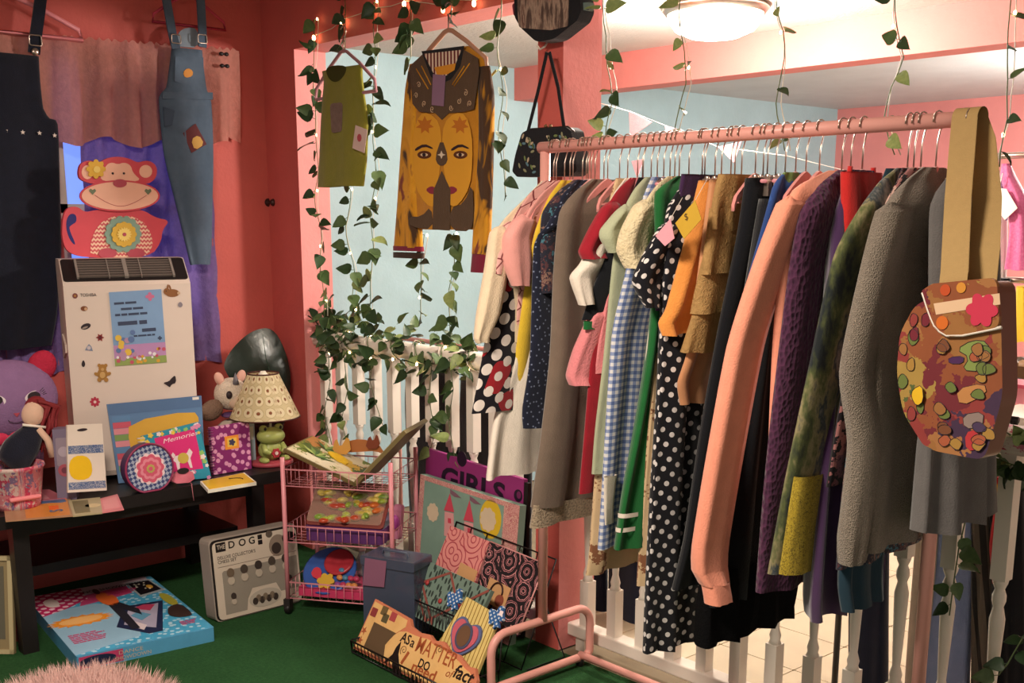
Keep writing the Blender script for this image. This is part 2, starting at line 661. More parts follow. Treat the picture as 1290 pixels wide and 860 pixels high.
# ceilings, far walls, beam
struct(MB().box((XW - 0.1, -1.4, 2.5), (3.2, YB, 2.58)).build('ceiling', m_ceil))
struct(MB().box((-4.6, YB, 2.21), (3.2, 4.1, 2.30)).build('ceiling_beyond', m_ceil))
struct(MB().box((-4.6, 4.1, 2.19), (3.2, 7.3, 2.30)).build('ceiling_far', wallmat('far_ceiling_paint', (206, 212, 214), 0.04, 0.3)))
struct(MB().box((-4.6, YB, 0), (-4.5, 7.2, 2.25)).build('wall_blue', m_blue))
struct(MB().box((-4.6, 7.0, 0), (3.2, 7.1, 2.25)).build('wall_far', m_pink))
struct(MB().box((-4.5, 4.0, 2.05), (3.2, 4.14, 2.21)).build('trim_2', wallmat('deep_pink_beam_paint', (224, 132, 124), 0.05, 0.25)))

# window: frame and blue evening pane behind the curtains
b = MB()
b.box((XW - 0.07, wy0, wz0), (XW - 0.065, wy1, wz1))
wn = struct(b.build('window_1', emit('evening_window_light', (120, 150, 240), 1.1)))
b = MB()
for y0, y1, z0, z1 in ((wy0, wy0 + 0.035, wz0, wz1), (wy1 - 0.035, wy1, wz0, wz1), (wy0, wy1, wz0, wz0 + 0.035), (wy0, wy1, wz1 - 0.035, wz1), (wy0, wy1, 1.47, 1.505)):
    b.box((XW - 0.064, y0, z0), (XW - 0.02, y1, z1))
b.build('window_frame', m_white, wn)

# ------------------------------------------------------------------ railing
ZT = 0.972


def handrail(b, x0, x1):
    pr = [(-0.034, 0.0), (-0.04, 0.022), (-0.036, 0.045), (-0.02, 0.057), (0.02, 0.057), (0.036, 0.045), (0.04, 0.022), (0.034, 0.0)]
    fr = Fr((x0, YR, ZT - 0.057), (0, 1, 0), (0, 0, 1))
    b.prism(fr, pr, 0, x1 - x0, 0, True)


bal = MB()
sq = 0.019
bal.box((-sq, -sq, 0.60), (sq, sq, 0.915))
bal.box((-sq, -sq, 0.085), (sq, sq, 0.25))
prof = [(0.019, 0.25), (0.0145, 0.262), (0.017, 0.275), (0.0105, 0.30), (0.0125, 0.34), (0.0175, 0.47), (0.0185, 0.50), (0.012, 0.53), (0.0165, 0.545), (0.0165, 0.56), (0.0115, 0.575), (0.0175, 0.59), (0.019, 0.60)]
bal.lathe(prof, (0, 0, 0), 12)
bal_me = bal.mesh('baluster', m_white)


def railing(x0, x1, xs, label):
    t = thing('railing', label, 'railing', ((x0 + x1) / 2, YR, 0))
    b = MB(); handrail(b, x0, x1); b.build('handrail', m_white, t)
    MB().bbox(Fr((x0, YR, 0), (0, 1, 0), (0, 0, 1)), -0.03, 0.03, 0.045, 0.09, 0, x1 - x0, 0.006).build('bottom_rail', m_white, t)
    for xx in (x0 + 0.05, (x0 + x1) / 2, x1 - 0.05):
        MB().box((xx - 0.02, YR - 0.02, -0.004), (xx + 0.02, YR + 0.02, 0.05)).build('foot_block', m_white, t)
    for x in xs: inst(bal_me, 'baluster', t, (x - (x0 + x1) / 2, 0, 0))
    return t


railing(XJ, cx0, [-4.13 + 0.126 * k for k in range(12) if -4.13 + 0.126 * k < -2.72], 'white turned railing wound with ivy between the wall jamb and the pink column')
railing(cx1, 0.6, [-2.52 + 0.126 * k for k in range(25)], 'white turned railing running behind the pink clothes rack')

# ------------------------------------------------------------------ pink clothes rack
XL, XR = -2.44, -1.175
rk = thing('clothes_rack', 'pink tubular clothes rack packed with garments in front of the railing', 'clothes rack', ((XL + XR) / 2, YRK, 0))


def arc(c, r, a0, a1, fr, n=8):
    return [fr.w(c[0] + r * math.cos(math.radians(lerp(a0, a1, k / n))), c[1] + r * math.sin(math.radians(lerp(a0, a1, k / n)))) for k in range(n + 1)]


MB().tube([(XL - 0.02, YRK, ZROD), (XR + 0.02, YRK, ZROD)], 0.0165, 14).build('rod', m_rack, rk)
for x in (XL, XR):
    MB().tube([(x, YRK, 0.2), (x, YRK, ZROD - 0.012)], 0.0155, 12).build('post', m_rack, rk)
    fr = Fr((x, YRK, 0), (0, 1, 0), (0, 0, 1))
    R_ = 0.06
    pts = arc((0.215 - R_, 0.2 - R_), R_, 90, 0, fr) + arc((0.215 - 0.02, 0.05), 0.02, 0, -90, fr, 4) + arc((-0.215 + 0.02, 0.05), 0.02, 270, 180, fr, 4) + arc((-0.215 + R_, 0.2 - R_), R_, 180, 90, fr)
    MB().tube(pts, 0.0135, 10, closed=True).build('base_loop', m_rack, rk)
    for dy in (-0.17, 0.17):
        b = MB()
        b.lathe([(0.008, 0), (0.014, 0.004), (0.014, 0.026), (0.008, 0.032)], (x, YRK + dy, 0), 10)
        b.build('rubber_foot', m_black, rk)
MB().tube([(XL, YRK + 0.17, 0.04), (XR, YRK + 0.17, 0.04)], 0.0125, 10).build('lower_bar', m_rack, rk)

# ------------------------------------------------------------------ lamps of the far room
def dome(c, r, label, strength):
    t = thing('ceiling_light', label, 'ceiling light', (c[0], c[1], c[2]))
    b = MB().lathe([(r * 1.05, 0.0), (r * 1.08, -0.012), (r * 1.0, -0.03), (r * 0.9, -0.03)], c, 32)
    b.build('rim', m_metal, t)
    b = MB().lathe([(r * 0.97, -0.028), (r * 0.95, -0.05), (r * 0.8, -0.085), (r * 0.5, -0.108), (0.01, -0.115)], c, 32)
    b.build('glass_dome', emit('lit_dome', (255, 236, 205), strength), t)
    return t


dome((-2.72, 3.40, 2.208), 0.18, 'bright round ceiling light glowing beyond the ivy', 14)
dome((-1.83, 5.6, 2.188), 0.17, 'second round ceiling light further back in the far room', 12)
dome((-1.75, 0.55, 2.498), 0.2, 'round ceiling light of the carpeted room above the clothes rack', 4)

# ------------------------------------------------------------------ lettering
def lettering(s, fr, a, b, h, mat, parent, d=0.001, width=None, ang=0.0, name='lettering', bold=0.0, align='LEFT', ext=0.0004, shear=0.0):
    cu = bpy.data.curves.new('txt', 'FONT')
    cu.body = s; cu.size = 1.0; cu.align_x = align; cu.offset = bold; cu.shear = shear; cu.resolution_u = 3
    tmp = bpy.data.objects.new('txt', cu)
    me0 = bpy.data.meshes.new_from_object(tmp)
    vs = [v.co.copy() for v in me0.vertices]; fs = [tuple(p.vertices) for p in me0.polygons]
    bpy.data.objects.remove(tmp); bpy.data.meshes.remove(me0); bpy.data.curves.remove(cu)
    if not vs: return None
    x0, x1 = min(v.x for v in vs), max(v.x for v in vs); y0 = 0.0
    k = h / 0.70
    kx = (width / (x1 - x0)) if width else k
    c, sn = math.cos(ang), math.sin(ang)
    off = x0 if align == 'LEFT' else (x0 + x1) / 2
    mb = MB()
    pts = []
    for v in vs:
        x, y = (v.x - off) * kx, (v.y - y0) * k
        pts.append(fr.w(a + x * c - y * sn, b + x * sn + y * c, d + ext))
    mb.add(pts, fs)
    return mb.build(name, mat, parent)


def lines_of_print(mb, fr, a, b, w, n, gap, h, d, mi, seed=0, ang=0.0):
    """small print too fine to read: short word-like bars"""
    rnd = random.Random(seed)
    c, sn = math.cos(ang), math.sin(ang)
    for k in range(n):
        x = 0.0
        W = w * rnd.uniform(0.7, 1.0)
        while x < W - 0.004:
            q = min(rnd.uniform(0.006, 0.02) * max(1, h / 0.004), W - x)
            y = -k * gap
            P = [(x, y), (x + q, y), (x + q, y + h), (x, y + h)]
            mb.flat(fr, [(a + p[0] * c - p[1] * sn, b + p[0] * sn + p[1] * c) for p in P], d, mi)
            x += q + h * 0.5


# ------------------------------------------------------------------ curtains at the window
def gauze(name, col, trans=0.5, alpha=1.0, crinkle=40):
    g = NG(name, 0.9, 0, 0.1)
    g.vary(g.mix(g.noise(g.obj(), 60, 3), col, tuple(int(x * 0.8) for x in col)), 0.12, 40)
    g.bump(g.noise(g.obj(), crinkle, 4, 0.6, 0, 1.2), 0.6, 0.012)
    tr = g.nd('ShaderNodeBsdfTranslucent'); tr.inputs[0].default_value = lin(col)
    mx = g.nd('ShaderNodeMixShader'); mx.inputs[0].default_value = trans
    out = [n for n in g.nt.nodes if n.type == 'OUTPUT_MATERIAL'][0]
    g.ln(g.b.outputs[0], mx.inputs[1]); g.ln(tr.outputs[0], mx.inputs[2]); g.ln(mx.outputs[0], out.inputs[0])
    return g.mat


m_val = gauze('peach_gauze', (236, 166, 152), 0.4)
m_pur = gauze('purple_crinkle_sheer', (150, 124, 186), 0.18, 1, 55)


def valance_fn(i, j):
    y = lerp(1.30, 2.36, i)
    g = math.sin(i * 62 + 1.5 * math.sin(i * 9)) * (0.006 + 0.016 * j) + 0.012 * math.sin(i * 23 + 1) * j
    top = 2.105 + 0.006 * math.sin(i * 200) + 0.03 * i
    bot = 1.735 + 0.02 * math.sin(i * 27 + 2) + 0.01 * i + (0.03 if i > 0.93 else 0)
    z = lerp(top, bot, j)
    return Vector((XW + 0.055 + g, y + 0.004 * math.sin(i * 120 + j * 3), z))


b = MB().sheet(valance_fn, 150, 14)
t = thing('valance_curtain', 'peach gauze ruffled valance across the top of the window', 'curtain', (XW + 0.05, 1.85, 1.74))
b.build('gathered_cloth', m_val, t)
MB().tube([(XW + 0.035, 1.2, 2.085), (XW + 0.035, 2.37, 2.118)], 0.006, 8).build('curtain_rod', m_white, t)
for y in (1.25, 2.34):
    MB().box((XW, y - 0.01, 2.08), (XW + 0.04, y + 0.01, 2.125)).build('rod_bracket', m_white, t)


def purple(y0, y1, z0, z1, seed):
    def fn(i, j):
        y = lerp(y0, y1, i) + 0.012 * math.sin(j * 7 + seed) * (1 - abs(2 * i - 1))
        x = XW + 0.016 + 0.011 * math.sin(i * 40 + seed + 2 * math.sin(3 * j)) + 0.006 * math.sin(j * 33 + i * 11)
        return Vector((x, y, lerp(z1, z0, j) + 0.012 * math.sin(i * 9 + seed)))
    return fn


c1 = MB().sheet(purple(1.685, 2.235, 0.845, 2.05, 1.0), 60, 46).build('window_curtain', m_pur)
tag(c1, 'crinkled purple sheer curtain hanging behind the denim overalls', 'curtain')
c2 = MB().sheet(purple(1.18, 1.565, 0.86, 2.05, 4.0), 40, 40).build('window_curtain', m_pur)
tag(c2, 'crinkled purple sheer curtain hanging behind the black pinafore', 'curtain')
for k, (u, v) in enumerate([(282, 68), (283, 83)]):
    p = PX(u, v, XW + 0.085)
    b = MB()
    for sg in (-1, 1): b.ell(p + Vector((0, sg * 0.011, 0)), (0.006, 0.011, 0.008), 0, 10, 6)
    b.ell(p, (0.007, 0.004, 0.004), 0, 8, 5)
    tag(b.build('bow_clip', plain('#1d1012', 0.4)), ('upper' if k == 0 else 'lower') + ' black bow clip pinned at the valance corner', 'hair clip', 'bow clips on the valance')

# wire hook / door knob on the wall strip
p = PX(343, 255, XW)
b = MB().lathe([(0.018, 0), (0.018, 0.006), (0.006, 0.012), (0.006, 0.03), (0.014, 0.036), (0.016, 0.046), (0.008, 0.055)], (XW, p.y - 0.02, p.z), 14, 0, Fr((0, 0, 0), (0, 1, 0), (0, 0, 1)))
tag(b.build('wall_hook', plain('#4a3330', 0.4, 0.6)), 'small dark metal knob hook on the coral wall by the corner', 'hook')


# ------------------------------------------------------------------ clothes hanging on the window wall
def hanger_wire(b, fr, c, half, drop, r=0.006, bar=True, mi=0):
    pts = [fr.w(c[0] - half, c[1] - drop), fr.w(c[0] - half * 0.96, c[1] - drop * 0.75), fr.w(c[0] - half * 0.5, c[1] - drop * 0.33), fr.w(c[0] - 0.02, c[1] - 0.004), fr.w(c[0], c[1]),
           fr.w(c[0] + 0.02, c[1] - 0.004), fr.w(c[0] + half * 0.5, c[1] - drop * 0.33), fr.w(c[0] + half * 0.96, c[1] - drop * 0.75), fr.w(c[0] + half, c[1] - drop)]
    b.tube(pts, r, 8, mi, closed=bar)


def hook_wire(b, fr, c, h=0.09, r=0.0022, mi=0):
    pts = [fr.w(c[0], c[1])] + [fr.w(c[0], c[1] + h * 0.55)]
    for k in range(9):
        a = math.radians(-90 + 30 * k)
        pts.append(fr.w(c[0] + 0.0 + 0.019 * math.cos(a), c[1] + h * 0.55 + 0.019 + 0.019 * math.sin(a)))
    b.tube(pts, r, 6, mi)


def px_rows(fr, rows, off=0.0, dep=0.02):
    """rows (v, uL, uR) on a frame facing +X -> rows for rings_of"""
    out = []
    for q in rows:
        v, ul, ur = q[:3]
        a = fr.px(ul, v); c = fr.px(ur, v)
        p0 = fr.w(*a); p1 = fr.w(*c)
        out.append(((p0.z + p1.z) / 2, p0.y, p1.y, fr.o.x + off, q[3] if len(q) > 3 else dep))
    return out


f1 = FX(-4.37)
pin = thing('pinafore_dress', 'long black pinafore dress with tiny white stars on a pink hanger at the window', 'dress', PX(-5, 440, -4.37))
m_blk = cloth('#15161f', '#1d2030', 300, 0.3, 0.9, 0.3)
rows = px_rows(f1, [(67, -48, 48), (100, -52, 50), (134, -56, 54), (146, -64, 62), (153, -75, 72), (230, -82, 75), (320, -84, 77), (400, -80, 72), (440, -72, 65)], 0, 0.022)
MB().loft(rings_of(rows, 26, 34, 0.008, 2.2, 3), 0, (True, False)).build('dress_body', m_blk, pin)
for sg in (1, -1):
    pts = [f1.w(*f1.px(-2 + sg * q[0], q[1])) for q in ((42, 68), (44, 48), (48, 20), (52, -12))]
    b = MB()
    for a, c in zip(pts, pts[1:]):
        ux = (c - a).normalized()
        fr = Fr(a, ux, Vector((0, -ux.z, ux.y)))
        b.obox(fr, 0, (c - a).length, -0.021, 0.021, -0.002 + 0.02, 0.006 + 0.02)
    b.build('strap', m_blk, pin)
    bu = MB()
    c = f1.px(-2 + sg * 43, 52)
    bu.tube([f1.w(*q, 0.03) for q in rrect(c[0] - 0.022, c[0] + 0.022, c[1] - 0.018, c[1] + 0.018, 0.006, 2)], 0.0025, 6, 0, True)
    c = f1.px(-2 + sg * 43, 66)
    bu.lathe([(0.013, 0.02), (0.013, 0.03), (0.009, 0.033)], f1.w(c[0], c[1]), 14, 0, f1)
    bu.build('buckle', m_metal, pin)
for u, v in ((8, 165), (26, 167), (47, 168), (66, 171)):
    c = f1.px(u, v)
    MB().flat(f1, star(c[0], c[1], 0.009, 0.004, 5, 0.3), 0.0235).build('star', plain('#E8D9CF', 0.6), pin)
b = MB(); hanger_wire(b, f1, f1.px(-6, -14), 0.30, 0.145, 0.009)
b2 = b.build('clothes_hanger', plain('#E58A90', 0.4)); tag(b2, 'thick pink plastic hanger holding the black pinafore', 'hanger')
hk = MB(); hook_wire(hk, f1, f1.px(-6, -14), 0.09, 0.003); hk.build('hook', m_metal, b2)

f2 = FX(-4.335)
ov = thing('denim_overalls', 'faded blue denim overalls with small patches hanging by the window', 'overalls', PX(250, 333, -4.335))
g = NG('faded_denim', 0.9, 0, 0.15)
nn = g.noise(g.mapv(g.obj(), (1, 1, 0.5)), 9, 4)
g.vary(g.mix(nn, (60, 76, 96), (104, 120, 138)), 0.12, 60); g.bump(g.wave(g.mapv(g.obj(), (1, 1, 1), (0.7, 0, 0)), 420, 1, 'Y'), 0.3, 0.002)
m_denim = g.mat
m_denim2 = cloth('#9AA6B2', '#7d8b9a', 400)
rows = px_rows(f2, [(62, 217, 254), (85, 214, 256), (112, 210, 260), (124, 201, 265), (150, 202, 267), (190, 206, 268), (215, 211, 268), (255, 221, 267), (300, 232, 266), (333, 240, 264)], 0, 0.02)
MB().loft(rings_of(rows, 28, 30, 0.006, 1.6, 9), 0, (True, False)).build('overall_body', m_denim, ov)
MB().prism(f2, smooth(f2.pxs([(218, 58), (226, 40), (236, 34), (250, 36), (254, 60)]), 1), -0.012, -0.006).build('back_yoke', m_denim2, ov)
for pts in (((219, 62), (214, 42), (207, 2), (206, -8)), ((252, 60), (252, 40), (250, 4), (249, -8))):
    P = [f2.w(*f2.px(*q)) for q in pts]
    b = MB()
    for a, c in zip(P, P[1:]):
        ux = (c - a).normalized(); fr = Fr(a, ux, Vector((0, -ux.z, ux.y)))
        b.obox(fr, 0, (c - a).length, -0.017, 0.017, 0.016, 0.024)
    b.build('strap', m_denim, ov)
    c = f2.px(pts[0][0] - 1, 50)
    bu = MB().tube([f2.w(*q, 0.028) for q in rrect(c[0] - 0.019, c[0] + 0.019, c[1] - 0.016, c[1] + 0.016, 0.005, 2)], 0.0025, 6, 0, True)
    bu.build('buckle', m_metal, ov)
b = MB()
b.prism(f2, f2.pxs([(218, 72), (253, 73), (254, 102), (236, 110), (217, 103)]), 0.018, 0.0215)
b.build('bib_pocket', m_denim, ov)
b = MB()
b.prism(f2, f2.pxs([(202, 116), (265, 117), (265, 126), (202, 125)]), 0.016, 0.022)
b.build('waistband', m_denim, ov)
b = MB(); b.prism(f2, f2.pxs([(203, 135), (217, 140), (214, 158), (205, 160)]), 0.016, 0.021)
b.build('side_pocket', plain('#3c4a5c', 0.9), ov)
b = MB()
b.flat(f2, smooth(f2.pxs([(227, 92), (233, 86), (240, 90), (239, 97), (230, 99)]), 1), 0.022, 0, 0.002)
b.build('patch', plain('#C9873A', 0.7), ov)
b = MB()
b.flat(f2, f2.pxs([(227, 168), (243, 156), (257, 182), (238, 193)]), 0.0225, 0, 0.0015)
b.flat(f2, smooth(f2.pxs([(237, 176), (247, 170), (254, 182), (242, 190)]), 1), 0.0243, 1, 0.001)
b.build('patch', [plain('#5A1F22', 0.7), plain('#C69A4E', 0.7)], ov)
b = MB(); hanger_wire(b, f2, f2.px(237, -6), 0.155, 0.115, 0.006)
h2 = b.build('clothes_hanger', plain('#B8384E', 0.4)); tag(h2, 'magenta plastic hanger holding the denim overalls', 'hanger')
hk = MB(); hook_wire(hk, f2, f2.px(237, -6), 0.08, 0.0025); hk.build('hook', m_metal, h2)

# ------------------------------------------------------------------ bench
ZB = 0.49
BX0, BX1, BY0, BY1 = -4.40, -3.75, 1.02, 2.14
bn = thing('bench', 'low black wooden bench crowded with toys and albums', 'bench', ((BX0 + BX1) / 2, (BY0 + BY1) / 2, 0))
MB().bbox(FZ(0), BX0, BX1, BY0, BY1, ZB - 0.045, ZB, 0.006).build('seat_top', m_black, bn)
for x in (BX0 + 0.05, BX1 - 0.03):
    for y in (BY0 + 0.12, BY1 - 0.12):
        MB().box((x - 0.026, y - 0.026, 0), (x + 0.026, y + 0.026, ZB - 0.045)).build('leg', m_black, bn)
MB().bbox(FZ(0), BX0 + 0.02, BX1 - 0.22, BY0 + 0.1, BY1 - 0.1, 0.20, 0.235, 0.004).build('lower_shelf', m_black, bn)
MB().box((BX1 - 0.055, BY0 + 0.12, ZB - 0.085), (BX1 - 0.03, BY1 - 0.12, ZB - 0.045)).build('apron', m_black, bn)

# ------------------------------------------------------------------ portable air conditioner on the bench
ZF, ZK = 1.225, 1.300
AYAW = -0.27
pl0 = PX(79, 356, -4.045)
fa = FX(pl0.x, pl0.y, 0, 0, AYAW)                 # front face of the unit
W_ = fa.px(239.5, 352)[0]
ZF = pl0.z; ZK = ZF + 0.078; DB = -0.27
ac = thing('air_conditioner', 'white portable air conditioner with stickers and a blue paper sign', 'air conditioner', fa.w(W_ / 2, ZB, DB / 2))
m_acw = plain('#DCCABE', 0.4, 0, 0.04, 6)
m_acb = plain('#241f1f', 0.3)
fs = Fr(fa.w(0, 0), fa.n, (0, 0, 1))             # side profile (forward, z); extruded to the right by -d
prof = [(DB, ZB + 0.02), (-0.01, ZB + 0.02), (0, ZB + 0.04), (0, ZF - 0.012), (-0.012, ZF), (-0.115, ZK - 0.004), (-0.13, ZK), (DB + 0.02, ZK), (DB, ZK - 0.02)]
MB().prism(fs, prof, -W_, 0.0).build('housing', m_acw, ac)
for s_ in (0.05, W_ - 0.05):
    MB().obox(fa, s_ - 0.025, s_ + 0.025, ZB, ZB + 0.02, DB + 0.03, -0.03).build('foot', m_acb, ac)
pA, pB = fa.w(0, ZF, -0.012), fa.w(0, ZK - 0.004, -0.115)
sl = pB - pA; SL = sl.length
ft = Fr(pA, fa.ux, sl)                            # sloping top
b = MB(); b.flat(ft, rrect(0.004, W_ - 0.004, 0.002, SL + 0.002, 0.012), 0.0, 0, 0.004)
gp = b.build('vent_panel', m_acb, ac)
for k in range(7):
    t0 = 0.018 + k * (SL - 0.04) / 6
    MB().obox(ft, 0.055, W_ - 0.05, t0, t0 + 0.005, 0.004, 0.012).build('slat', plain('#6d625c', 0.35), gp)
for s0, w in ((0.05, 0.008), (W_ / 2 - 0.007, 0.014), (W_ - 0.058, 0.008), (0.16, 0.003), (W_ - 0.17, 0.003)):
    MB().obox(ft, s0, s0 + w, 0.012, SL - 0.012, 0.004, 0.014).build('grille_divider', plain('#8b817a', 0.35), gp)
b = MB(); b.flat(fs, [(-0.05, 1.0), (-0.15, 1.03), (-0.15, 0.94), (-0.05, 0.97)], 0.0, 0, 0.006)
b.build('side_handle', plain('#cdbcb0', 0.4), ac)
a0 = fa.px(101, 373.5)
lettering('TOSHIBA', fa, a0[0], a0[1], 0.011, m_acb, ac, 0.001, 0.055, name='maker_lettering', bold=0.01)
# paper sign
sg = MB()
sgc = [(137, 368), (203, 364), (210, 456), (145, 461)]
sg.flat(fa, fa.pxs(sgc), 0.0015, 0, 0.001)
q = fa.pxs(sgc)


def bil(q, i, j):   # i to the right, j down
    a = Vector(q[0]) * (1 - i) * (1 - j) + Vector(q[1]) * i * (1 - j) + Vector(q[2]) * i * j + Vector(q[3]) * (1 - i) * j
    return (a.x, a.y)


def quad(q, i0, j0, i1, j1): return [bil(q, i0, j0), bil(q, i1, j0), bil(q, i1, j1), bil(q, i0, j1)]


sg.flat(fa, quad(q, 0, 0.72, 1, 0.9), 0.0026, 1, 0.0002)
sg.flat(fa, quad(q, 0, 0.9, 1, 1), 0.0026, 2, 0.0002)
rnd = random.Random(3)
for k in range(26):
    c = bil(q, rnd.uniform(0.03, 0.97), rnd.uniform(0.8, 0.97))
    sg.flat(fa, circ(c[0], c[1], rnd.uniform(0.004, 0.008), None, 8), 0.003, rnd.choice((3, 4, 5)), 0.0003)
sgo = sg.build('paper_sign', [plain('#7F9FC6', 0.5), plain('#B98AB8', 0.5), plain('#8FA05A', 0.5), plain('#D9A23C', 0.5), plain('#C2566A', 0.5), plain('#E8E2E6', 0.5)], ac)
b = MB()
w = (Vector(q[1]) - Vector(q[0])).length
aa = math.atan2(q[1][1] - q[0][1], q[1][0] - q[0][0])
for j, i0, ww, h in ((0.17, 0.08, 0.5, 0.008), (0.25, 0.2, 0.55, 0.008), (0.325, 0.08, 0.85, 0.008), (0.62, 0.4, 0.42, 0.006)):
    c = bil(q, i0, j)
    lines_of_print(b, fa, c[0], c[1], w * ww, 1, 0, h, 0.003, 0, int(j * 100), aa)
c = bil(q, 0.12, 0.455); lines_of_print(b, fa, c[0], c[1], w * 0.8, 1, 0, 0.014, 0.003, 0, 8, aa)
c = bil(q, 0.57, 0.56); lines_of_print(b, fa, c[0], c[1], w * 0.33, 1, 0, 0.012, 0.003, 0, 5, aa)
c = bil(q, 0.77, 0.09); b.flat(fa, flower(c[0], c[1], 0.016, 4, 0.5), 0.003, 1)
b.flat(fa, flower(*bil(q, 0.9, 0.66), 0.008, 4, 0.5), 0.003, 0)
# a plain bright bouquet patch takes the place of the picture in the corner
for k in range(14):
    c = bil(q, rnd.uniform(0.04, 0.4), rnd.uniform(0.55, 0.93))
    b.flat(fa, circ(c[0], c[1], rnd.uniform(0.007, 0.013), None, 10), 0.0031 + 0.0001 * k, 2 + k % 3)
sgp = b.build('sign_print', [plain('#3C4660', 0.6), plain('#C86E92', 0.6), plain('#E0B94A', 0.6), plain('#5F78A8', 0.6), plain('#B28BA8', 0.6)], sgo); tag(sgp, kind='stuff')
# stickers
m_brn = plain('#7A4526', 0.5); m_drk = plain('#2E2328', 0.5); m_tan = plain('#A97A3C', 0.5); m_rd = plain('#B5344A', 0.5)


def sticker(shapes, mats, lab=None):
    b = MB()
    for d, (pts, mi) in enumerate(shapes): b.flat(fa, fa.pxs(pts), 0.001 + 0.0005 * d, mi, 0.0005)
    o = b.build('sticker', mats, ac)
    if lab: o['label'] = lab


C_ = circ
sticker([(C_(94.5, 372.5, 3.4), 0), (C_(94.5, 372.5, 1.5), 1)], [plain('#7B3D3A', 0.5), m_tan])
sticker([(C_(106, 388.5, 4.5, 3.2), 0), (C_(108, 389, 2), 1)], [m_brn, plain('#caa07c', 0.5)])
sticker([(C_(108, 411, 6.5, 3.6, 16, -0.35), 0), (C_(107, 412.5, 4, 1.2, 12, -0.35), 1)], [m_drk, plain('#9a8a80', 0.5)])
sticker([(star(126, 425, 5.5, 3, 6), 0), (C_(126, 425, 2.2), 1)], [plain('#8C2F32', 0.5), plain('#5a1a22', 0.5)])
sticker([([(107, 441), (117, 442), (115, 436), (112, 433), (109, 437)], 0), (C_(112, 438, 2.4), 1)], [plain('#8089a0', 0.5), plain('#c9bcc0', 0.5)])
sticker([(smooth([(105, 452), (108, 459), (105, 463), (102, 459)], 2), 0)], [m_drk])
sticker([(C_(129, 471, 6.5, 7.5), 0), (C_(129, 463.5, 5), 0), (C_(124.8, 460, 2.2), 0), (C_(133.2, 460, 2.2), 0), (C_(121.5, 471, 3.4, 2.2, 12, 0.4), 0), (C_(136.6, 470.5, 3.4, 2.2, 12, -0.4), 0), (C_(125, 478, 2.8), 0), (C_(133.5, 478, 2.8), 0), (C_(129, 472, 3.6, 4.2), 1), (C_(129, 465, 2), 1)], [m_tan, plain('#C9A064', 0.5)], 'teddy bear sticker')
sticker([(flower(119.5, 506, 6.5, 8, 0.3), 0), (C_(119.5, 506, 1.8), 1)], [m_rd, plain('#E6CFC6', 0.5)], 'red flower sticker')
sticker([(C_(217, 369, 9, 5), 0), (C_(210, 367, 4.2), 0), (C_(211, 361.5, 1.2, 3.8, 10, 0.2), 0), (C_(214, 362, 1.2, 3.6, 10, -0.3), 0), (C_(225, 369, 2), 1), (C_(209, 366.5, 0.7), 2)], [plain('#8A5A34', 0.5), plain('#c8a888', 0.5), m_drk], 'brown rabbit sticker')
sticker([(smooth([(227, 379), (231, 384), (227, 388), (223, 384)], 2), 0)], [plain('#8A8088', 0.5)])
sticker([(smooth([(205, 482), (213, 480), (216, 476), (221, 472), (222, 482), (216, 484), (214, 488), (210, 485)], 1), 0)], [m_drk], 'dark butterfly sticker')

# ------------------------------------------------------------------ monkey teapot plaque on the air conditioner
fm = FX(-4.235, 0, 0, 0.0)
mk = thing('teapot_plaque', 'painted wooden monkey teapot plaque standing on the air conditioner', 'wooden plaque', PX(148, 326, -4.235))
m_coral = plain('#CC4A55', 0.5); m_cream = plain('#EDB59C', 0.55); m_rose = plain('#B04A58', 0.5)


def mpx(pts): return fm.pxs([(70 + x / 5.213, 170 + y / 5.213) for x, y in pts])


b = MB()
body = smooth([(35, 560), (60, 480), (130, 465), (185, 510), (250, 492), (400, 480), (560, 488), (650, 545), (742, 560), (690, 625), (685, 700), (610, 805), (225, 808), (80, 780), (35, 700)], 2)
b.prism(fm, mpx(body), 0.0, 0.014)
bo = b.build('teapot_body', m_coral, mk)
b = MB(); b.flat(fm, mpx(smooth([(60, 560), (85, 515), (125, 520), (130, 570), (95, 590), (75, 610), (130, 730), (90, 700), (62, 630)], 2)), 0.0141, 0, 0.0006)
b.build('handle_opening', plain('#2b2a6a', 0.7), bo)
gch = NG('chevron_paper', 0.6)
qq = gch.sep(gch.uv())
tri = gch.math('PINGPONG', gch.math('MULTIPLY', qq[0], 1.0), 0.007)
st = gch.math('GREATER_THAN', gch.math('FRACT', gch.math('MULTIPLY', gch.math('ADD', qq[1], tri), 62)), 0.5)
gch.color(gch.mix(st, '#E7C2A6', '#C4525A'))
b = MB(); b.flat(fm, mpx(smooth([(218, 800), (222, 690), (270, 590), (345, 540), (430, 528), (515, 540), (590, 590), (630, 690), (615, 760), (570, 802)], 1)), 0.014, 0, 0.0012)
b.build('chevron_panel', gch.mat, bo)
for cx in (330, 515): MB().flat(fm, mpx(circ(cx, 775, 60, 34)), 0.0152, 0, 0.003).build('foot', m_rose, bo)
fb = MB(); fb.prism(fm, mpx(flower(430, 650, 122, 14, 0.12)), 0.0155, 0.021)
fo = fb.build('flower', plain('#7E9A8A', 0.55), mk)
fb = MB(); fb.prism(fm, mpx(flower(432, 652, 84, 12, 0.12)), 0.021, 0.026, 0); fb.prism(fm, mpx(flower(432, 652, 48, 16, 0.25)), 0.026, 0.029, 1); fb.prism(fm, mpx(circ(432, 652, 12)), 0.029, 0.031, 2)
fb.build('flower_layers', [plain('#CFA63C', 0.55), plain('#E3C66A', 0.55), m_rose], fo)
b = MB()
b.prism(fm, mpx(smooth([(150, 300), (135, 250), (150, 185), (210, 165), (270, 185), (330, 150), (400, 142), (470, 155), (525, 185), (590, 165), (645, 195), (655, 250), (630, 305), (560, 330), (260, 330)], 2)), 0.004, 0.020)
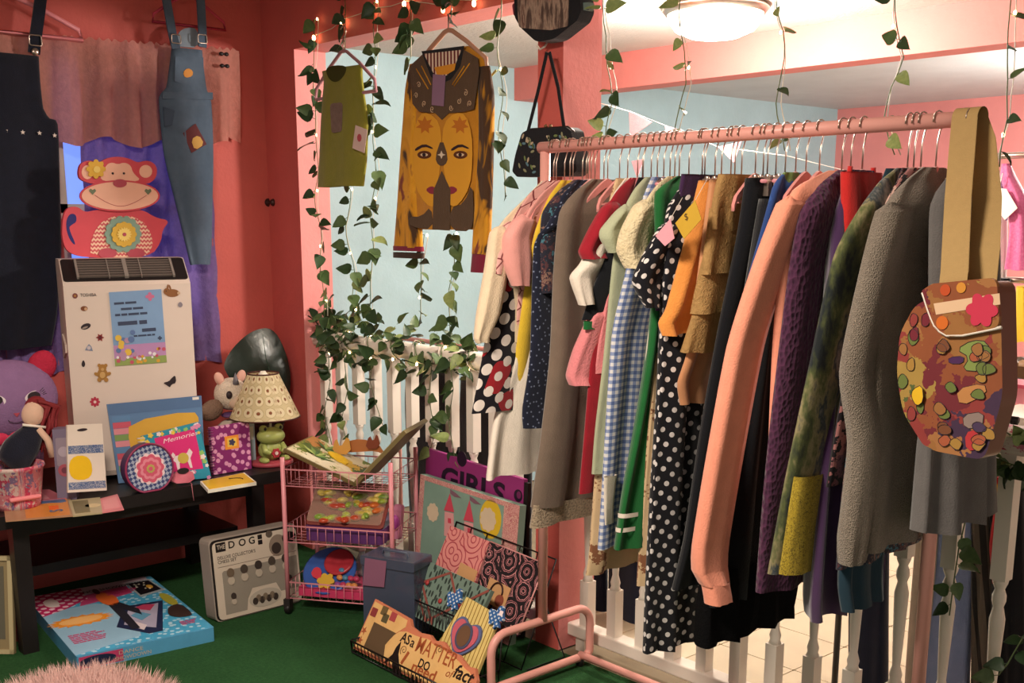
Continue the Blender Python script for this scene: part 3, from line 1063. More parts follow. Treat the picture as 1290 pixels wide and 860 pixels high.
hd = b.build('head', m_coral, mk)
b = MB()
b.prism(fm, mpx(circ(195, 245, 38, 46)), 0.020, 0.0215); b.prism(fm, mpx(circ(577, 240, 42)), 0.020, 0.0215)
b.prism(fm, mpx(smooth([(270, 310), (300, 240), (320, 195), (355, 180), (395, 195), (435, 180), (480, 200), (492, 250), (560, 310)], 2)), 0.020, 0.0215)
b.build('face_panel', m_cream, hd)
for x in (360, 433): MB().lathe([(0.0042, 0.021), (0.0042, 0.024), (0.002, 0.0255)], fm.w(*mpx([(x, 253)])[0]), 12, 0, fm).build('eye', m_drk, hd)
b = MB(); b.prism(fm, mpx(circ(405, 400, 263, 103, 36)), 0.018, 0.024)
mz = b.build('muzzle', m_coral, mk)
b = MB(); b.prism(fm, mpx(circ(405, 400, 250, 92, 36)), 0.024, 0.0255, 0)
for cx in (225, 588): b.prism(fm, mpx([(cx, 392), (cx - 22, 368), (cx - 14, 354), (cx, 362), (cx + 14, 354), (cx + 22, 368)]), 0.0255, 0.0285, 1)
pts = [(240 + 17 * k, 395 + 72 * math.sin(PI * k / 20)) for k in range(21)]
b.tube([fm.w(*mpx([p])[0], 0.026) for p in pts], 0.0009, 5, 2)
b.build('muzzle_panel', [m_cream, plain('#6F7A60', 0.6), m_rose], mz)
b = MB(); b.prism(fm, mpx(circ(403, 318, 44, 27)), 0.0245, 0.030)
b.build('nose', m_rose, mz)
b = MB(); b.prism(fm, mpx(flower(248, 225, 64, 8, 0.25)), 0.022, 0.027, 0); b.prism(fm, mpx(circ(252, 228, 22)), 0.027, 0.029, 1)
b.build('yellow_flower', [plain('#D9A93C', 0.55), plain('#E8C86A', 0.55)], hd)

# ------------------------------------------------------------------ things on the bench
ZBT = ZB + 0.001


def stand_frame(u0, v0, x, tilt=0.12, yaw=0.0):
    """leaning frame facing +X whose base line passes the bench top at x"""
    return FX(x, 0, ZBT, tilt, yaw)


def base_fix(fr, pts, z0=None):
    """shift polygon up so that it stands on t=0"""
    m = min(p[1] for p in pts)
    return [(p[0], p[1] - m) for p in pts]


# striped scrapbook folder
po_ = fa.w(0.3, 0, 0.052)
ff = FX(po_.x, po_.y, ZBT, 0.11, AYAW)
q = ff.pxs([(134, 509), (253, 498), (259, 604), (150, 621)])
q = [(a, max(c, 0.0)) for a, c in q]
t = thing('scrapbook', 'large striped scrapbook page folder leaning on the white appliance', 'scrapbook', ff.w(q[3][0] + 0.1, 0))
b = MB(); b.prism(ff, q, 0, 0.012); b.build('cover', plain('#5E7FA8', 0.4), t)
st_cols = ['#5F86B0', '#C9576A', '#D98C96', '#7F9A58', '#D98C96', '#5F86B0', '#C9576A', '#D98C96', '#7FA070', '#6E9FB8']
for k, c in enumerate(st_cols):
    j0 = 0.16 + k * 0.078
    MB().flat(ff, quad(q, 0.03, j0, 0.22, j0 + 0.074), 0.0122, 0).build('stripe', plain(c, 0.45), t)
b = MB(); b.flat(ff, smooth([bil(q, 0.2, 0.24), bil(q, 0.9, 0.17), bil(q, 0.97, 0.3), bil(q, 0.92, 0.97), bil(q, 0.24, 0.95), bil(q, 0.17, 0.5)], 1), 0.0130)
b.build('yellow_panel', plain('#D7A53E', 0.45), t)
MB().flat(ff, quad(q, 0.01, 0.0, 0.99, 0.14), 0.0122).build('header_band', plain('#55729A', 0.35), t)
MB().flat(ff, quad(q, 0.9, 0.01, 0.97, 0.045), 0.0130).build('price_label', plain('#E6DDD4', 0.6), t)

# spiral photo album
po_ = fa.w(0.35, 0, 0.105)
fal = FX(po_.x, po_.y, ZBT, 0.13, AYAW)
q = fal.pxs([(177, 549), (249, 531), (265, 604), (193, 622)])
q = [(a, max(c, 0.0)) for a, c in q]
t = thing('photo_album', 'teal and pink photo album with white spiral binding lettered Memories', 'photo album', fal.w((q[2][0] + q[3][0]) / 2, 0))
b = MB(); b.prism(fal, q, 0, 0.022); b.build('cover', plain('#2F8FA8', 0.4), t)
MB().flat(fal, quad(q, 0.2, 0.1, 0.9, 0.82), 0.0222).build('pink_panel', plain('#D62E78', 0.4), t)
rnd = random.Random(5)
b = MB()
for k in range(46):
    i, j = rnd.random(), rnd.random()
    e = rnd.choice((0, 1, 2, 3))
    if e == 0: i = rnd.uniform(0.02, 0.16)
    elif e == 1: i = rnd.uniform(0.92, 0.98)
    elif e == 2: j = rnd.uniform(0.02, 0.08)
    else: j = rnd.uniform(0.85, 0.97)
    c = bil(q, i, j)
    b.flat(fal, flower(c[0], c[1], rnd.uniform(0.006, 0.011), 5, 0.35, 20), 0.0223 + 0.00005 * k, k % 4)
tag(b.build('flower_border', [plain('#E5C24A', 0.5), plain('#E9DADA', 0.5), plain('#8FC06A', 0.5), plain('#D98AB0', 0.5)], t), kind='stuff')
a0 = bil(q, 0.33, 0.24)
lettering('Memories', fal, a0[0], a0[1], 0.016, plain('#F2D9DE', 0.5), t, 0.0228, 0.13, 0.18, shear=0.3)
b = MB()
m_wh = plain('#E8D8DA', 0.5)
for sh in ([(0.42, 0.60), (0.47, 0.52), (0.68, 0.50), (0.74, 0.42), (0.78, 0.5), (0.72, 0.6), (0.72, 0.78), (0.68, 0.78), (0.66, 0.64), (0.52, 0.66), (0.5, 0.8), (0.46, 0.8), (0.46, 0.64)], [(0.4, 0.5), (0.45, 0.44), (0.48, 0.5), (0.44, 0.56)]):
    b.flat(fal, [bil(q, *p) for p in sh], 0.0228)
b.build('dog_print', m_wh, t)
MB().flat(fal, circ(*bil(q, 0.6, 0.58), 0.02), 0.0232).build('saddle_print', plain('#C8B04A', 0.5), t)
for k in range(13):
    j = 0.05 + k * 0.072
    c = fal.w(*bil(q, 0.02, j), 0.011)
    pts = [c + fal.ux * (0.016 * math.cos(a) - 0.004) + fal.n * (0.015 * math.sin(a)) for a in [2 * PI * i / 12 for i in range(12)]]
    MB().tube(pts, 0.0018, 5, 0, True).build('spiral_ring', m_white, t)

# purple dotted spiral notebook
fnb = stand_frame(0, 0, -3.86, 0.10)
q = fnb.pxs([(262, 538), (311, 530), (315, 596), (267, 602)])
q = [(a, max(c, 0.0)) for a, c in q]
t = thing('notebook', 'purple dotted spiral notebook with small orange picture on its cover', 'notebook', fnb.w((q[2][0] + q[3][0]) / 2, 0))
m_pd = fab('purple_dotted_cover', lambda g: g.mix(g.math('LESS_THAN', g.vor(g.uv(), 38, 1.0, 'Distance', 'F1', '2D'), 0.32), '#7A2A62', '#C98BA8'), 0.45, 50, 0.02, 0)
b = MB(); b.prism(fnb, q, 0, 0.018); b.build('cover', m_pd, t)
MB().flat(fnb, quad(q, 0.34, 0.24, 0.7, 0.52), 0.0182).build('picture_frame_print', plain('#D9852E', 0.5), t)
MB().flat(fnb, quad(q, 0.4, 0.29, 0.64, 0.47), 0.0190).build('picture_print', plain('#D9B24A', 0.5), t)
MB().flat(fnb, flower(*bil(q, 0.52, 0.38), 0.014, 5, 0.4), 0.0198).build('motif', plain('#3A3550', 0.5), t)
for k in range(17):
    c = fnb.w(*bil(q, 0.02, 0.04 + k * 0.056), 0.009)
    pts = [c + fnb.ux * (0.010 * math.cos(a)) + fnb.n * (0.012 * math.sin(a)) for a in [2 * PI * i / 10 for i in range(10)]]
    MB().tube(pts, 0.0014, 5, 0, True).build('spiral_ring', plain('#7A4A66', 0.4, 0.4), t)
# pale book standing behind the notebook
fpb = stand_frame(0, 0, -3.93, 0.08)
q = fpb.pxs([(300, 535), (318, 532), (321, 590), (303, 594)]); q = [(a, max(c, 0.0)) for a, c in q]
b = MB(); b.prism(fpb, q, 0, 0.015)
o = b.build('book', plain('#A9B9C4', 0.4)); tag(o, 'thin pale blue book tucked behind the purple notebook', 'book')
MB().flat(fpb, quad(q, 0.1, 0.08, 0.9, 0.4), 0.0152).build('cover_panel', plain('#DAD4CC', 0.4), o)

# yellow flat card case
q = [PZ(u, v, ZBT + 0.012) for u, v in ((252, 606), (308, 595), (323, 607), (262, 617))]
fz = FZ(ZBT)
pp = [(p.x, p.y) for p in q]
t = thing('card_case', 'flat yellow printed booklet lying at the bench edge', 'booklet', (pp[0][0], pp[0][1], ZB))
MB().prism(fz, pp, 0.0, 0.012).build('cover', plain('#E5E0D0', 0.4), t)
cc = sum((Vector(p) for p in pp), Vector((0, 0))) / 4
MB().prism(fz, [tuple(cc + (Vector(p) - cc) * 0.93) for p in pp], 0.012, 0.013).build('printed_cover', plain('#E0B21E', 0.35), t)
b = MB(); b.tube([fz.w(cc.x + 0.03 * math.cos(a), cc.y + 0.06 * math.sin(a), 0.0135) for a in [1.2 + k * 0.2 for k in range(9)]], 0.002, 5)
b.build('printed_arc', plain('#3a2c10', 0.5), t)

# round houndstooth tin with a flower
fc = stand_frame(0, 0, -3.80, 0.06)
c = fc.px(183, 604); r = 0.088
c = (c[0], r * 0.93)
t = thing('round_tin', 'round blue houndstooth tin with big pink flower standing on edge', 'tin', fc.w(c[0], 0))
out = [(c[0] + r * math.cos(a), max(0.0, c[1] + r * math.sin(a))) for a in [2 * PI * k / 36 for k in range(36)]]
g = NG('houndstooth_print', 0.4)
v = g.mapv(g.uv(), (90, 90, 90), (0, 0, 0.6)); ck = g.nd('ShaderNodeTexChecker'); g.ln(v, ck.inputs[0]); ck.inputs['Scale'].default_value = 1.0
ck.inputs[1].default_value = lin('#3A4370'); ck.inputs[2].default_value = lin('#9FA6B8')
g.ln(ck.outputs[0], g.b.inputs['Base Color'])
MB().prism(fc, out, 0, 0.05, 0, True).build('drum', plain('#4A3458', 0.4), t)
MB().prism(fc, [(c[0] + (a - c[0]) * 0.94, c[1] + (d - c[1]) * 0.94) for a, d in out], 0.05, 0.052).build('printed_face', g.mat, t)
b = MB().tube([fc.w(a, d, 0.05) for a, d in out], 0.004, 6, 0, True); b.build('rim', plain('#8A2F52', 0.4), t)
fo = MB().prism(fc, flower(c[0], c[1], 0.058, 14, 0.14), 0.052, 0.0535).build('flower_print', plain('#E3C9CC', 0.5), t)
b = MB()
for k, (rr, co) in enumerate(((0.052, 0), (0.04, 1), (0.029, 0), (0.016, 2), (0.008, 0))): b.prism(fc, flower(c[0], c[1], rr, 9, 0.16), 0.0535 + 0.001 * k, 0.0545 + 0.001 * k, co)
b.build('petals', [plain('#C8566E', 0.5), plain('#D98494', 0.5), plain('#B0A05A', 0.5)], fo)

# small pink purse with cord
fp = stand_frame(0, 0, -3.785, 0.3)
q = fp.pxs([(219, 608), (243, 605), (247, 621), (216, 624)]); m0 = min(p[1] for p in q); q = [(a, d - m0) for a, d in q]
t = thing('coin_purse', 'tiny pink crochet purse with black oval clasp and dangling cord', 'purse', fp.w(q[3][0], 0))
MB().prism(fp, smooth(q, 1), 0, 0.014).build('pouch', cloth('#C2566A', '#d98090', 500), t)
MB().prism(fp, circ(*bil(q, 0.5, 0.05), 0.022, 0.011), 0.010, 0.018).build('clasp', m_black, t)
p0 = fp.w(*bil(q, 0.8, 1.0), 0.012)
MB().tube([p0, p0 + Vector((0.02, -0.004, -0.003)), p0 + Vector((0.034, -0.012, -0.004)), p0 + Vector((0.04, -0.012, -0.03)), p0 + Vector((0.041, -0.01, -0.06))], 0.0015, 5).build('cord', plain('#B8707A', 0.8), t)

# lamp with frog base
lb = PZ(340, 601, ZB); lb = Vector((-3.89, PX(341, 590, -3.89).y, ZB))
t = thing('table_lamp', 'table lamp with daisy print shade and green frog base', 'lamp', lb)
MB().lathe([(0.085, 0.0), (0.09, 0.004), (0.09, 0.014), (0.08, 0.018), (0.03, 0.019)], lb, 28).build('base', plain('#A8434F', 0.45), t)
m_frog = plain('#9FA65E', 0.35, 0, 0.1, 20)
fx = lb + Vector((0.012, -0.004, 0.018))
b = MB().ell(fx + Vector((0, 0, 0.042)), (0.042, 0.05, 0.045), 0, 18, 12)
fg = b.build('frog_body', m_frog, t)
MB().ell(fx + Vector((0.008, 0, 0.098)), (0.047, 0.058, 0.035), 0, 18, 12).build('frog_head', m_frog, t)
for sg_ in (-1, 1):
    MB().ell(fx + Vector((0.012, sg_ * 0.034, 0.130)), (0.017, 0.017, 0.015), 0, 12, 8).build('frog_eye', m_frog, t)
    MB().ell(fx + Vector((0.030, sg_ * 0.046, 0.008)), (0.030, 0.018, 0.012), 0, 12, 8).build('frog_foot', m_frog, t)
    MB().tube([fx + Vector((0.02, sg_ * 0.038, 0.065)), fx + Vector((0.036, sg_ * 0.044, 0.045)), fx + Vector((0.046, sg_ * 0.026, 0.035))], [0.013, 0.012, 0.010], 8).build('frog_arm', m_frog, t)
    MB().ell(fx + Vector((0.0275, sg_ * 0.034, 0.132)), (0.004, 0.006, 0.007), 0, 8, 6).build('pupil', m_drk, t)
fF = FX(fx.x + 0.041, fx.y, fx.z + 0.034)
b = MB(); b.prism(fF, flower(0, 0, 0.020, 6, 0.3, 30), 0, 0.006, 0); b.prism(fF, circ(0, 0, 0.007), 0.006, 0.009, 1)
b.build('flower', [plain('#A8323C', 0.5), plain('#E0C8C0', 0.5)], t)
ns = lb + Vector((-0.02, 0.012, 0.12))
MB().tube([lb + Vector((-0.02, 0.012, 0.1)), lb + Vector((-0.012, 0.016, 0.17)), lb + Vector((-0.02, 0.0, 0.23)), lb + Vector((-0.02, -0.004, 0.33))], 0.005, 8).build('stem', plain('#D8D2C4', 0.3, 0.5), t)
cs = lb + Vector((-0.02, -0.004, 0))
z0 = PX(338, 524, cs.x).z; z1 = PX(331, 470, cs.x).z
g = NG('daisy_lamp_shade', 0.8)
q2 = g.mapv(g.uv(), (27, 24, 1))
d = g.vor(q2, 1.0, 0.15, 'Distance', 'F1', '2D')
g.vary(g.ramp(d, [(0, '#8A4A32'), (0.13, '#8A4A32'), (0.15, '#EBDDB8'), (0.40, '#E9D9B2'), (0.42, '#B9A77C'), (0.46, '#D8C79C'), (1.0, '#C9B78C')], True), 0.06, 20)
tr = g.nd('ShaderNodeBsdfTranslucent'); tr.inputs[0].default_value = lin('#E0CDA0'); mx = g.nd('ShaderNodeMixShader'); mx.inputs[0].default_value = 0.3
out_ = [n for n in g.nt.nodes if n.type == 'OUTPUT_MATERIAL'][0]
g.ln(g.b.outputs[0], mx.inputs[1]); g.ln(tr.outputs[0], mx.inputs[2]); g.ln(mx.outputs[0], out_.inputs[0])
sh = MB(); sh.lathe([(0.137, z0 - 0), (0.060, z1)], (cs.x, cs.y, 0), 40, 0, None, False)
sho = sh.build('lamp_shade', g.mat, t)
for rr, zz in ((0.137, z0), (0.060, z1)):
    MB().tube([(cs.x + rr * math.cos(a), cs.y + rr * math.sin(a), zz) for a in [2 * PI * k / 36 for k in range(36)]], 0.003, 6, 0, True).build('shade_trim', plain('#4A231E', 0.7), sho)
MB().lathe([(0.012, 0), (0.012, 0.03), (0.02, 0.035), (0.024, 0.06), (0.01, 0.08)], cs + Vector((0, 0, 0.29)), 12).build('bulb', plain('#E8E0D0', 0.3), t)

# plush unicorn behind the notebook
uc = PX(291, 496, -4.06)
t = thing('plush_unicorn', 'white plush unicorn with grey horn and brown tail behind the notebook', 'plush toy', (uc.x, uc.y, ZB))
g = NG('cream_plush', 0.95, 0, 0.1); g.vary('#E2D2C0', 0.14, 40); g.bump(g.noise(g.obj(), 180, 3), 0.8, 0.012); m_plush = g.mat
g = NG('brown_plush', 0.95, 0, 0.1); g.vary('#8C7262', 0.2, 40); g.bump(g.noise(g.obj(), 180, 3), 0.8, 0.012); m_plushb = g.mat
MB().ell((uc.x - 0.01, uc.y - 0.005, ZB + 0.08), (0.07, 0.075, 0.085), 0, 18, 12).build('body', m_plush, t)
MB().ell(uc, (0.066, 0.068, 0.066), 0, 20, 14).build('head', m_plush, t)
MB().ell(uc + Vector((0.045, 0.006, -0.028)), (0.036, 0.042, 0.032), 0, 16, 10).build('muzzle', plain('#C9AE98', 0.9), t)
for sg_ in (-1, 1):
    MB().ell(uc + Vector((0.0, sg_ * 0.048, 0.066)), (0.013, 0.02, 0.028), 0, 12, 8, Matrix.Rotation(-sg_ * 0.4, 3, 'X')).build('ear', plain('#D5A596', 0.9), t)
    MB().ell(uc + Vector((0.057, sg_ * 0.037, 0.006)), (0.010, 0.013, 0.016), 0, 12, 8).build('eye', m_drk, t)
    MB().ell(Vector((uc.x + 0.03, uc.y + sg_ * 0.045, ZB + 0.052)), (0.03, 0.028, 0.05), 0, 12, 8).build('foreleg', m_plush, t)
MB().lathe([(0.013, 0), (0.009, 0.022), (0.001, 0.046)], uc + Vector((0.045, 0, 0.044)), 12).build('horn', plain('#6C6870', 0.5), t)
MB().ell(uc + Vector((0.01, -0.092, -0.055)), (0.032, 0.052, 0.04), 0, 14, 9, Matrix.Rotation(0.5, 3, 'X')).build('tail', m_plushb, t)
MB().ell(uc + Vector((0, 0, -0.085)), (0.045, 0.045, 0.012), 0, 14, 8).build('collar', plain('#6A4A78', 0.6), t)

# plant with one huge dark leaf
fpl = FX(-4.20)
lp = PX(340, 520, -4.20)
t = thing('potted_plant', 'potted plant with one huge dark glossy leaf behind the lamp', 'potted plant', (-4.22, lp.y, ZB))
out = smooth(fpl.pxs([(289, 468), (293, 452), (307, 433), (328, 417), (354, 413), (364, 440), (370, 480), (366, 515), (352, 535), (335, 530), (310, 500)]), 2)
cen = fpl.px(341, 478)
g = NG('dark_leaf', 0.3, 0, 0.5); g.vary('#16241c', 0.2, 12); g.bump(g.noise(g.obj(), 20, 3), 0.2, 0.01)
b = MB()
def lz(p): return -0.03 * ((p[0] - cen[0]) ** 2 + (p[1] - cen[1]) ** 2) / 0.02
n_ = len(out); vs = [fpl.w(cen[0], cen[1], 0.004)]
for k in (0.35, 0.7, 1.0):
    for p in out:
        s_ = (lerp(cen[0], p[0], k), lerp(cen[1], p[1], k)); vs.append(fpl.w(s_[0], s_[1], lz(s_)))
fs_ = [(0, 1 + i, 1 + (i + 1) % n_) for i in range(n_)]
for r_ in range(2): fs_ += [(1 + r_ * n_ + i, 1 + (r_ + 1) * n_ + i, 1 + (r_ + 1) * n_ + (i + 1) % n_, 1 + r_ * n_ + (i + 1) % n_) for i in range(n_)]
b.add(vs, fs_, 0, None, True)
lf = b.build('leaf', g.mat, t)
MB().tube([fpl.w(*fpl.px(u, v), 0.006) for u, v in ((330, 420), (334, 450), (342, 480), (345, 520))], [0.001, 0.002, 0.003, 0.004], 6).build('midrib', plain('#2c4434', 0.4), lf)
MB().tube([fpl.w(*fpl.px(345, 520), 0.0), Vector((-4.21, lp.y + 0.01, ZB + 0.12)), Vector((-4.22, lp.y, ZB + 0.06))], [0.005, 0.006, 0.007], 8).build('stalk', plain('#24382a', 0.5), t)
MB().lathe([(0.05, 0), (0.065, 0.07), (0.07, 0.10), (0.066, 0.10), (0.06, 0.085), (0.01, 0.08)], (-4.22, lp.y, ZB), 20).build('pot', plain('#3a2220', 0.6), t)

# purple cat cushion
cc = PX(11, 503, -4.06)
t = thing('cat_cushion', 'purple plush cat head cushion with lashed eyes and pink bow', 'plush toy', (cc.x, cc.y, ZB))
g = NG('purple_plush', 0.9, 0, 0.1); g.vary('#8C6A92', 0.12, 30); g.bump(g.noise(g.obj(), 160, 3), 0.4, 0.006); m_pp = g.mat
g = NG('red_plush', 0.9, 0, 0.1); g.vary('#B52E46', 0.16, 30); g.bump(g.noise(g.obj(), 120, 3), 0.6, 0.008); m_rp = g.mat
MB().ell(cc, (0.075, 0.17, 0.14), 0, 24, 16).build('head', m_pp, t)
MB().ell(cc + Vector((-0.02, 0, -0.21)), (0.06, 0.11, 0.12), 0, 20, 12).build('body', m_pp, t)
for sg_ in (-1, 1):
    MB().ell(cc + Vector((-0.01, sg_ * 0.125, 0.105)), (0.03, 0.05, 0.06), 0, 14, 9, Matrix.Rotation(-sg_ * 0.5, 3, 'X')).build('ear', m_rp, t)
    fe = FX(cc.x + 0.064, cc.y + sg_ * 0.064, cc.z + 0.012, 0, sg_ * 0.22)
    e = MB().prism(fe, circ(0, 0, 0.034, 0.019, 20, sg_ * 0.2), -0.01, 0.003).build('eye', plain('#E6D8DC', 0.5), t)
    MB().prism(fe, circ(0, 0, 0.024, 0.017), 0.003, 0.005).build('iris', m_drk, e)
    b = MB()
    for k in range(4): b.tube([fe.w(sg_ * (0.022 + 0.004 * k), 0.014 - 0.004 * k, 0.003), fe.w(sg_ * (0.038 + 0.004 * k), 0.026 - 0.007 * k, 0.002)], 0.0012, 4)
    tag(b.build('lashes', m_drk, e), kind='stuff')
fn = FX(cc.x + 0.069, cc.y, cc.z - 0.045)
MB().prism(fn, [(0, -0.008), (0.011, 0.006), (-0.011, 0.006)], -0.004, 0.004).build('nose', m_rose, t)
MB().tube([fn.w(0.028 * math.cos(a) , -0.016 - 0.012 * abs(math.sin(a)), 0.0) for a in [PI * k / 12 for k in range(13)]], 0.0012, 5).build('mouth', m_drk, t)
b = MB()
for sg_ in (-1, 1): b.ell(cc + Vector((0.065, sg_ * 0.03 - 0.03, -0.125)), (0.012, 0.032, 0.022), 0, 12, 8)
b.ell(cc + Vector((0.07, -0.03, -0.125)), (0.012, 0.012, 0.012), 0, 10, 6)
b.build('bow', plain('#D23A5A', 0.35), t)

# rag doll with red hair
dc = PX(42, 521, -3.90)
t = thing('rag_doll', 'rag doll with long red hair and black dress slumped against the cushion', 'doll', (dc.x, dc.y, ZB))
m_skin = cloth('#D9B49C', None, 400, 0.2)
MB().ell(dc, (0.034, 0.038, 0.046), 0, 16, 11, Matrix.Rotation(-0.35, 3, 'X')).build('head', m_skin, t)
b = MB()
rnd = random.Random(2)
for k in range(20):
    a = rnd.uniform(0.05, 0.075); y = rnd.uniform(0.006, 0.05)
    p0 = dc + Vector((0.028 - 0.05 * rnd.random(), y * 0.3, 0.046)); p1 = dc + Vector((0.032 - 0.06 * rnd.random(), 0.03 + y, 0.02)); p2 = dc + Vector((0.02 - 0.04 * rnd.random(), 0.01 + y * 1.2, -0.05)); p3 = dc + Vector((0.02 - 0.03 * rnd.random(), -0.02 + y * 1.2, -0.1 - 0.04 * rnd.random()))
    b.tube([p0, p1, p2, p3], [0.006, 0.008, 0.007, 0.003], 5)
b.ell(dc + Vector((-0.012, 0.016, 0.016)), (0.036, 0.04, 0.043), 0, 14, 9)
tag(b.build('hair', plain('#7E2226', 0.7), t), kind='stuff')
prof = [(dc.z - 0.035, dc.y - 0.03, dc.y + 0.02, dc.x, 0.02), (dc.z - 0.08, dc.y - 0.10, dc.y + 0.02, dc.x + 0.005, 0.03), (dc.z - 0.13, dc.y - 0.13, dc.y + 0.0, dc.x + 0.01, 0.04), (dc.z - 0.17, dc.y - 0.10, dc.y - 0.03, dc.x + 0.012, 0.03), (dc.z - 0.2, dc.y - 0.075, dc.y - 0.05, dc.x + 0.01, 0.01)]
MB().loft(rings_of(prof, 12, 20, 0.004, 2, 1), 0, (True, True)).build('dress', m_blk, t)
MB().tube([dc + Vector((0.02, 0.005, -0.05)), dc + Vector((0.03, 0.03, -0.09)), dc + Vector((0.03, 0.045, -0.15))], [0.011, 0.012, 0.015], 8).build('arm', m_skin, t)
MB().tube([dc + Vector((0.02, -0.045, -0.03)), dc + Vector((0.02, 0.03, -0.048))], 0.005, 6).build('white_collar', m_white, t)

# printed pink bucket
bc = PX(22, 620, -3.845); bc = Vector((-3.85, PX(20, 600, -3.85).y, ZB))
t = thing('printed_bucket', 'pink printed plastic bucket at the bench end below the doll', 'bucket', bc)
m_pb = fab('pink_bucket_print', floral([(0, '#C77A80'), (0.35, '#B8405A'), (0.5, '#C8B0A8'), (0.72, '#7E6A8A'), (0.86, '#D28A92')], 30), 0.35, 50, 0.03, 0)
MB().lathe([(0.07, 0.0), (0.074, 0.02), (0.088, 0.135), (0.094, 0.14), (0.092, 0.15), (0.084, 0.15), (0.07, 0.02), (0.01, 0.018)], bc, 24).build('shell', m_pb, t)
MB().tube([bc + Vector((0.078, -0.05 + 0.01 * k, 0.045 - 0.000 * k)) for k in range(11)], 0.008, 8).build('handle', plain('#E08488', 0.4), t)

# grey toy carton and hanging pouch
fb_ = FX(-3.835, PX(80, 580, -3.835).y, ZBT, 0.02, -0.5)
q = fb_.pxs([(68, 545), (90, 540), (93, 616), (71, 610)])
s0, s1 = min(p[0] for p in q), max(p[0] for p in q); h_ = max(p[1] for p in q)
t = thing('toy_carton', 'narrow grey lilac toy carton beside the white pouch', 'box', fb_.w((s0 + s1) / 2, 0))
m_ct = plain('#75697E', 0.4)
MB().obox(fb_, s0 - 0.0, s1 + 0.0, 0, h_, -0.06, 0.0).build('carton', m_ct, t)
MB().flat(fb_, rrect(s0 + 0.008, s1 - 0.008, 0.12, h_ - 0.03, 0.006), 0).build('label_panel', plain('#8E7F8C', 0.4), t)
MB().flat(fb_, circ((s0 + s1) / 2, 0.105, 0.022), 0.0008).build('pink_spot', plain('#A3505E', 0.4), t)
MB().flat(fb_, circ((s0 + s1) / 2, 0.17, 0.018), 0.0008).build('pale_spot', plain('#A89AA6', 0.4), t)
MB().flat(fb_, circ((s0 + s1) / 2, 0.105, 0.011), 0.0016).build('spot_center', plain('#6E3A48', 0.4), t)
fb2 = stand_frame(0, 0, -3.80, 0.08)
q = fb2.pxs([(83, 535), (127, 533), (133, 617), (84, 620)]); q = [(a, max(d, 0.0)) for a, d in q]
t = thing('gift_pouch', 'white packaged pouch with yellow patch and blue patterned bands', 'package', fb2.w((q[2][0] + q[3][0]) / 2, 0))
g = NG('clear_film_card', 0.2); g.vary('#DCCFC2', 0.05, 10)
MB().prism(fb2, smooth(q, 0), 0, 0.012).build('card', g.mat, t)
m_bb = fab('blue_lace_band', floral([(0, '#3C5684'), (0.5, '#D8D2CC'), (0.7, '#3C5684')], 120), 0.5, 50, 0.02, 0)
MB().flat(fb2, quad(q, 0.02, 0.31, 0.98, 0.43), 0.0122).build('pattern_band', m_bb, t)
MB().flat(fb2, quad(q, 0.02, 0.85, 0.98, 0.96), 0.0122).build('pattern_band', m_bb, t)
MB().flat(fb2, smooth([bil(q, 0.04, 0.46), bil(q, 0.62, 0.46), bil(q, 0.66, 0.82), bil(q, 0.04, 0.82)], 2), 0.0122).build('yellow_patch', plain('#E3B820', 0.4), t)
MB().flat(fb2, circ(*bil(q, 0.42, 0.08), 0.018, 0.005), 0.0122).build('hang_slot', m_drk, t)

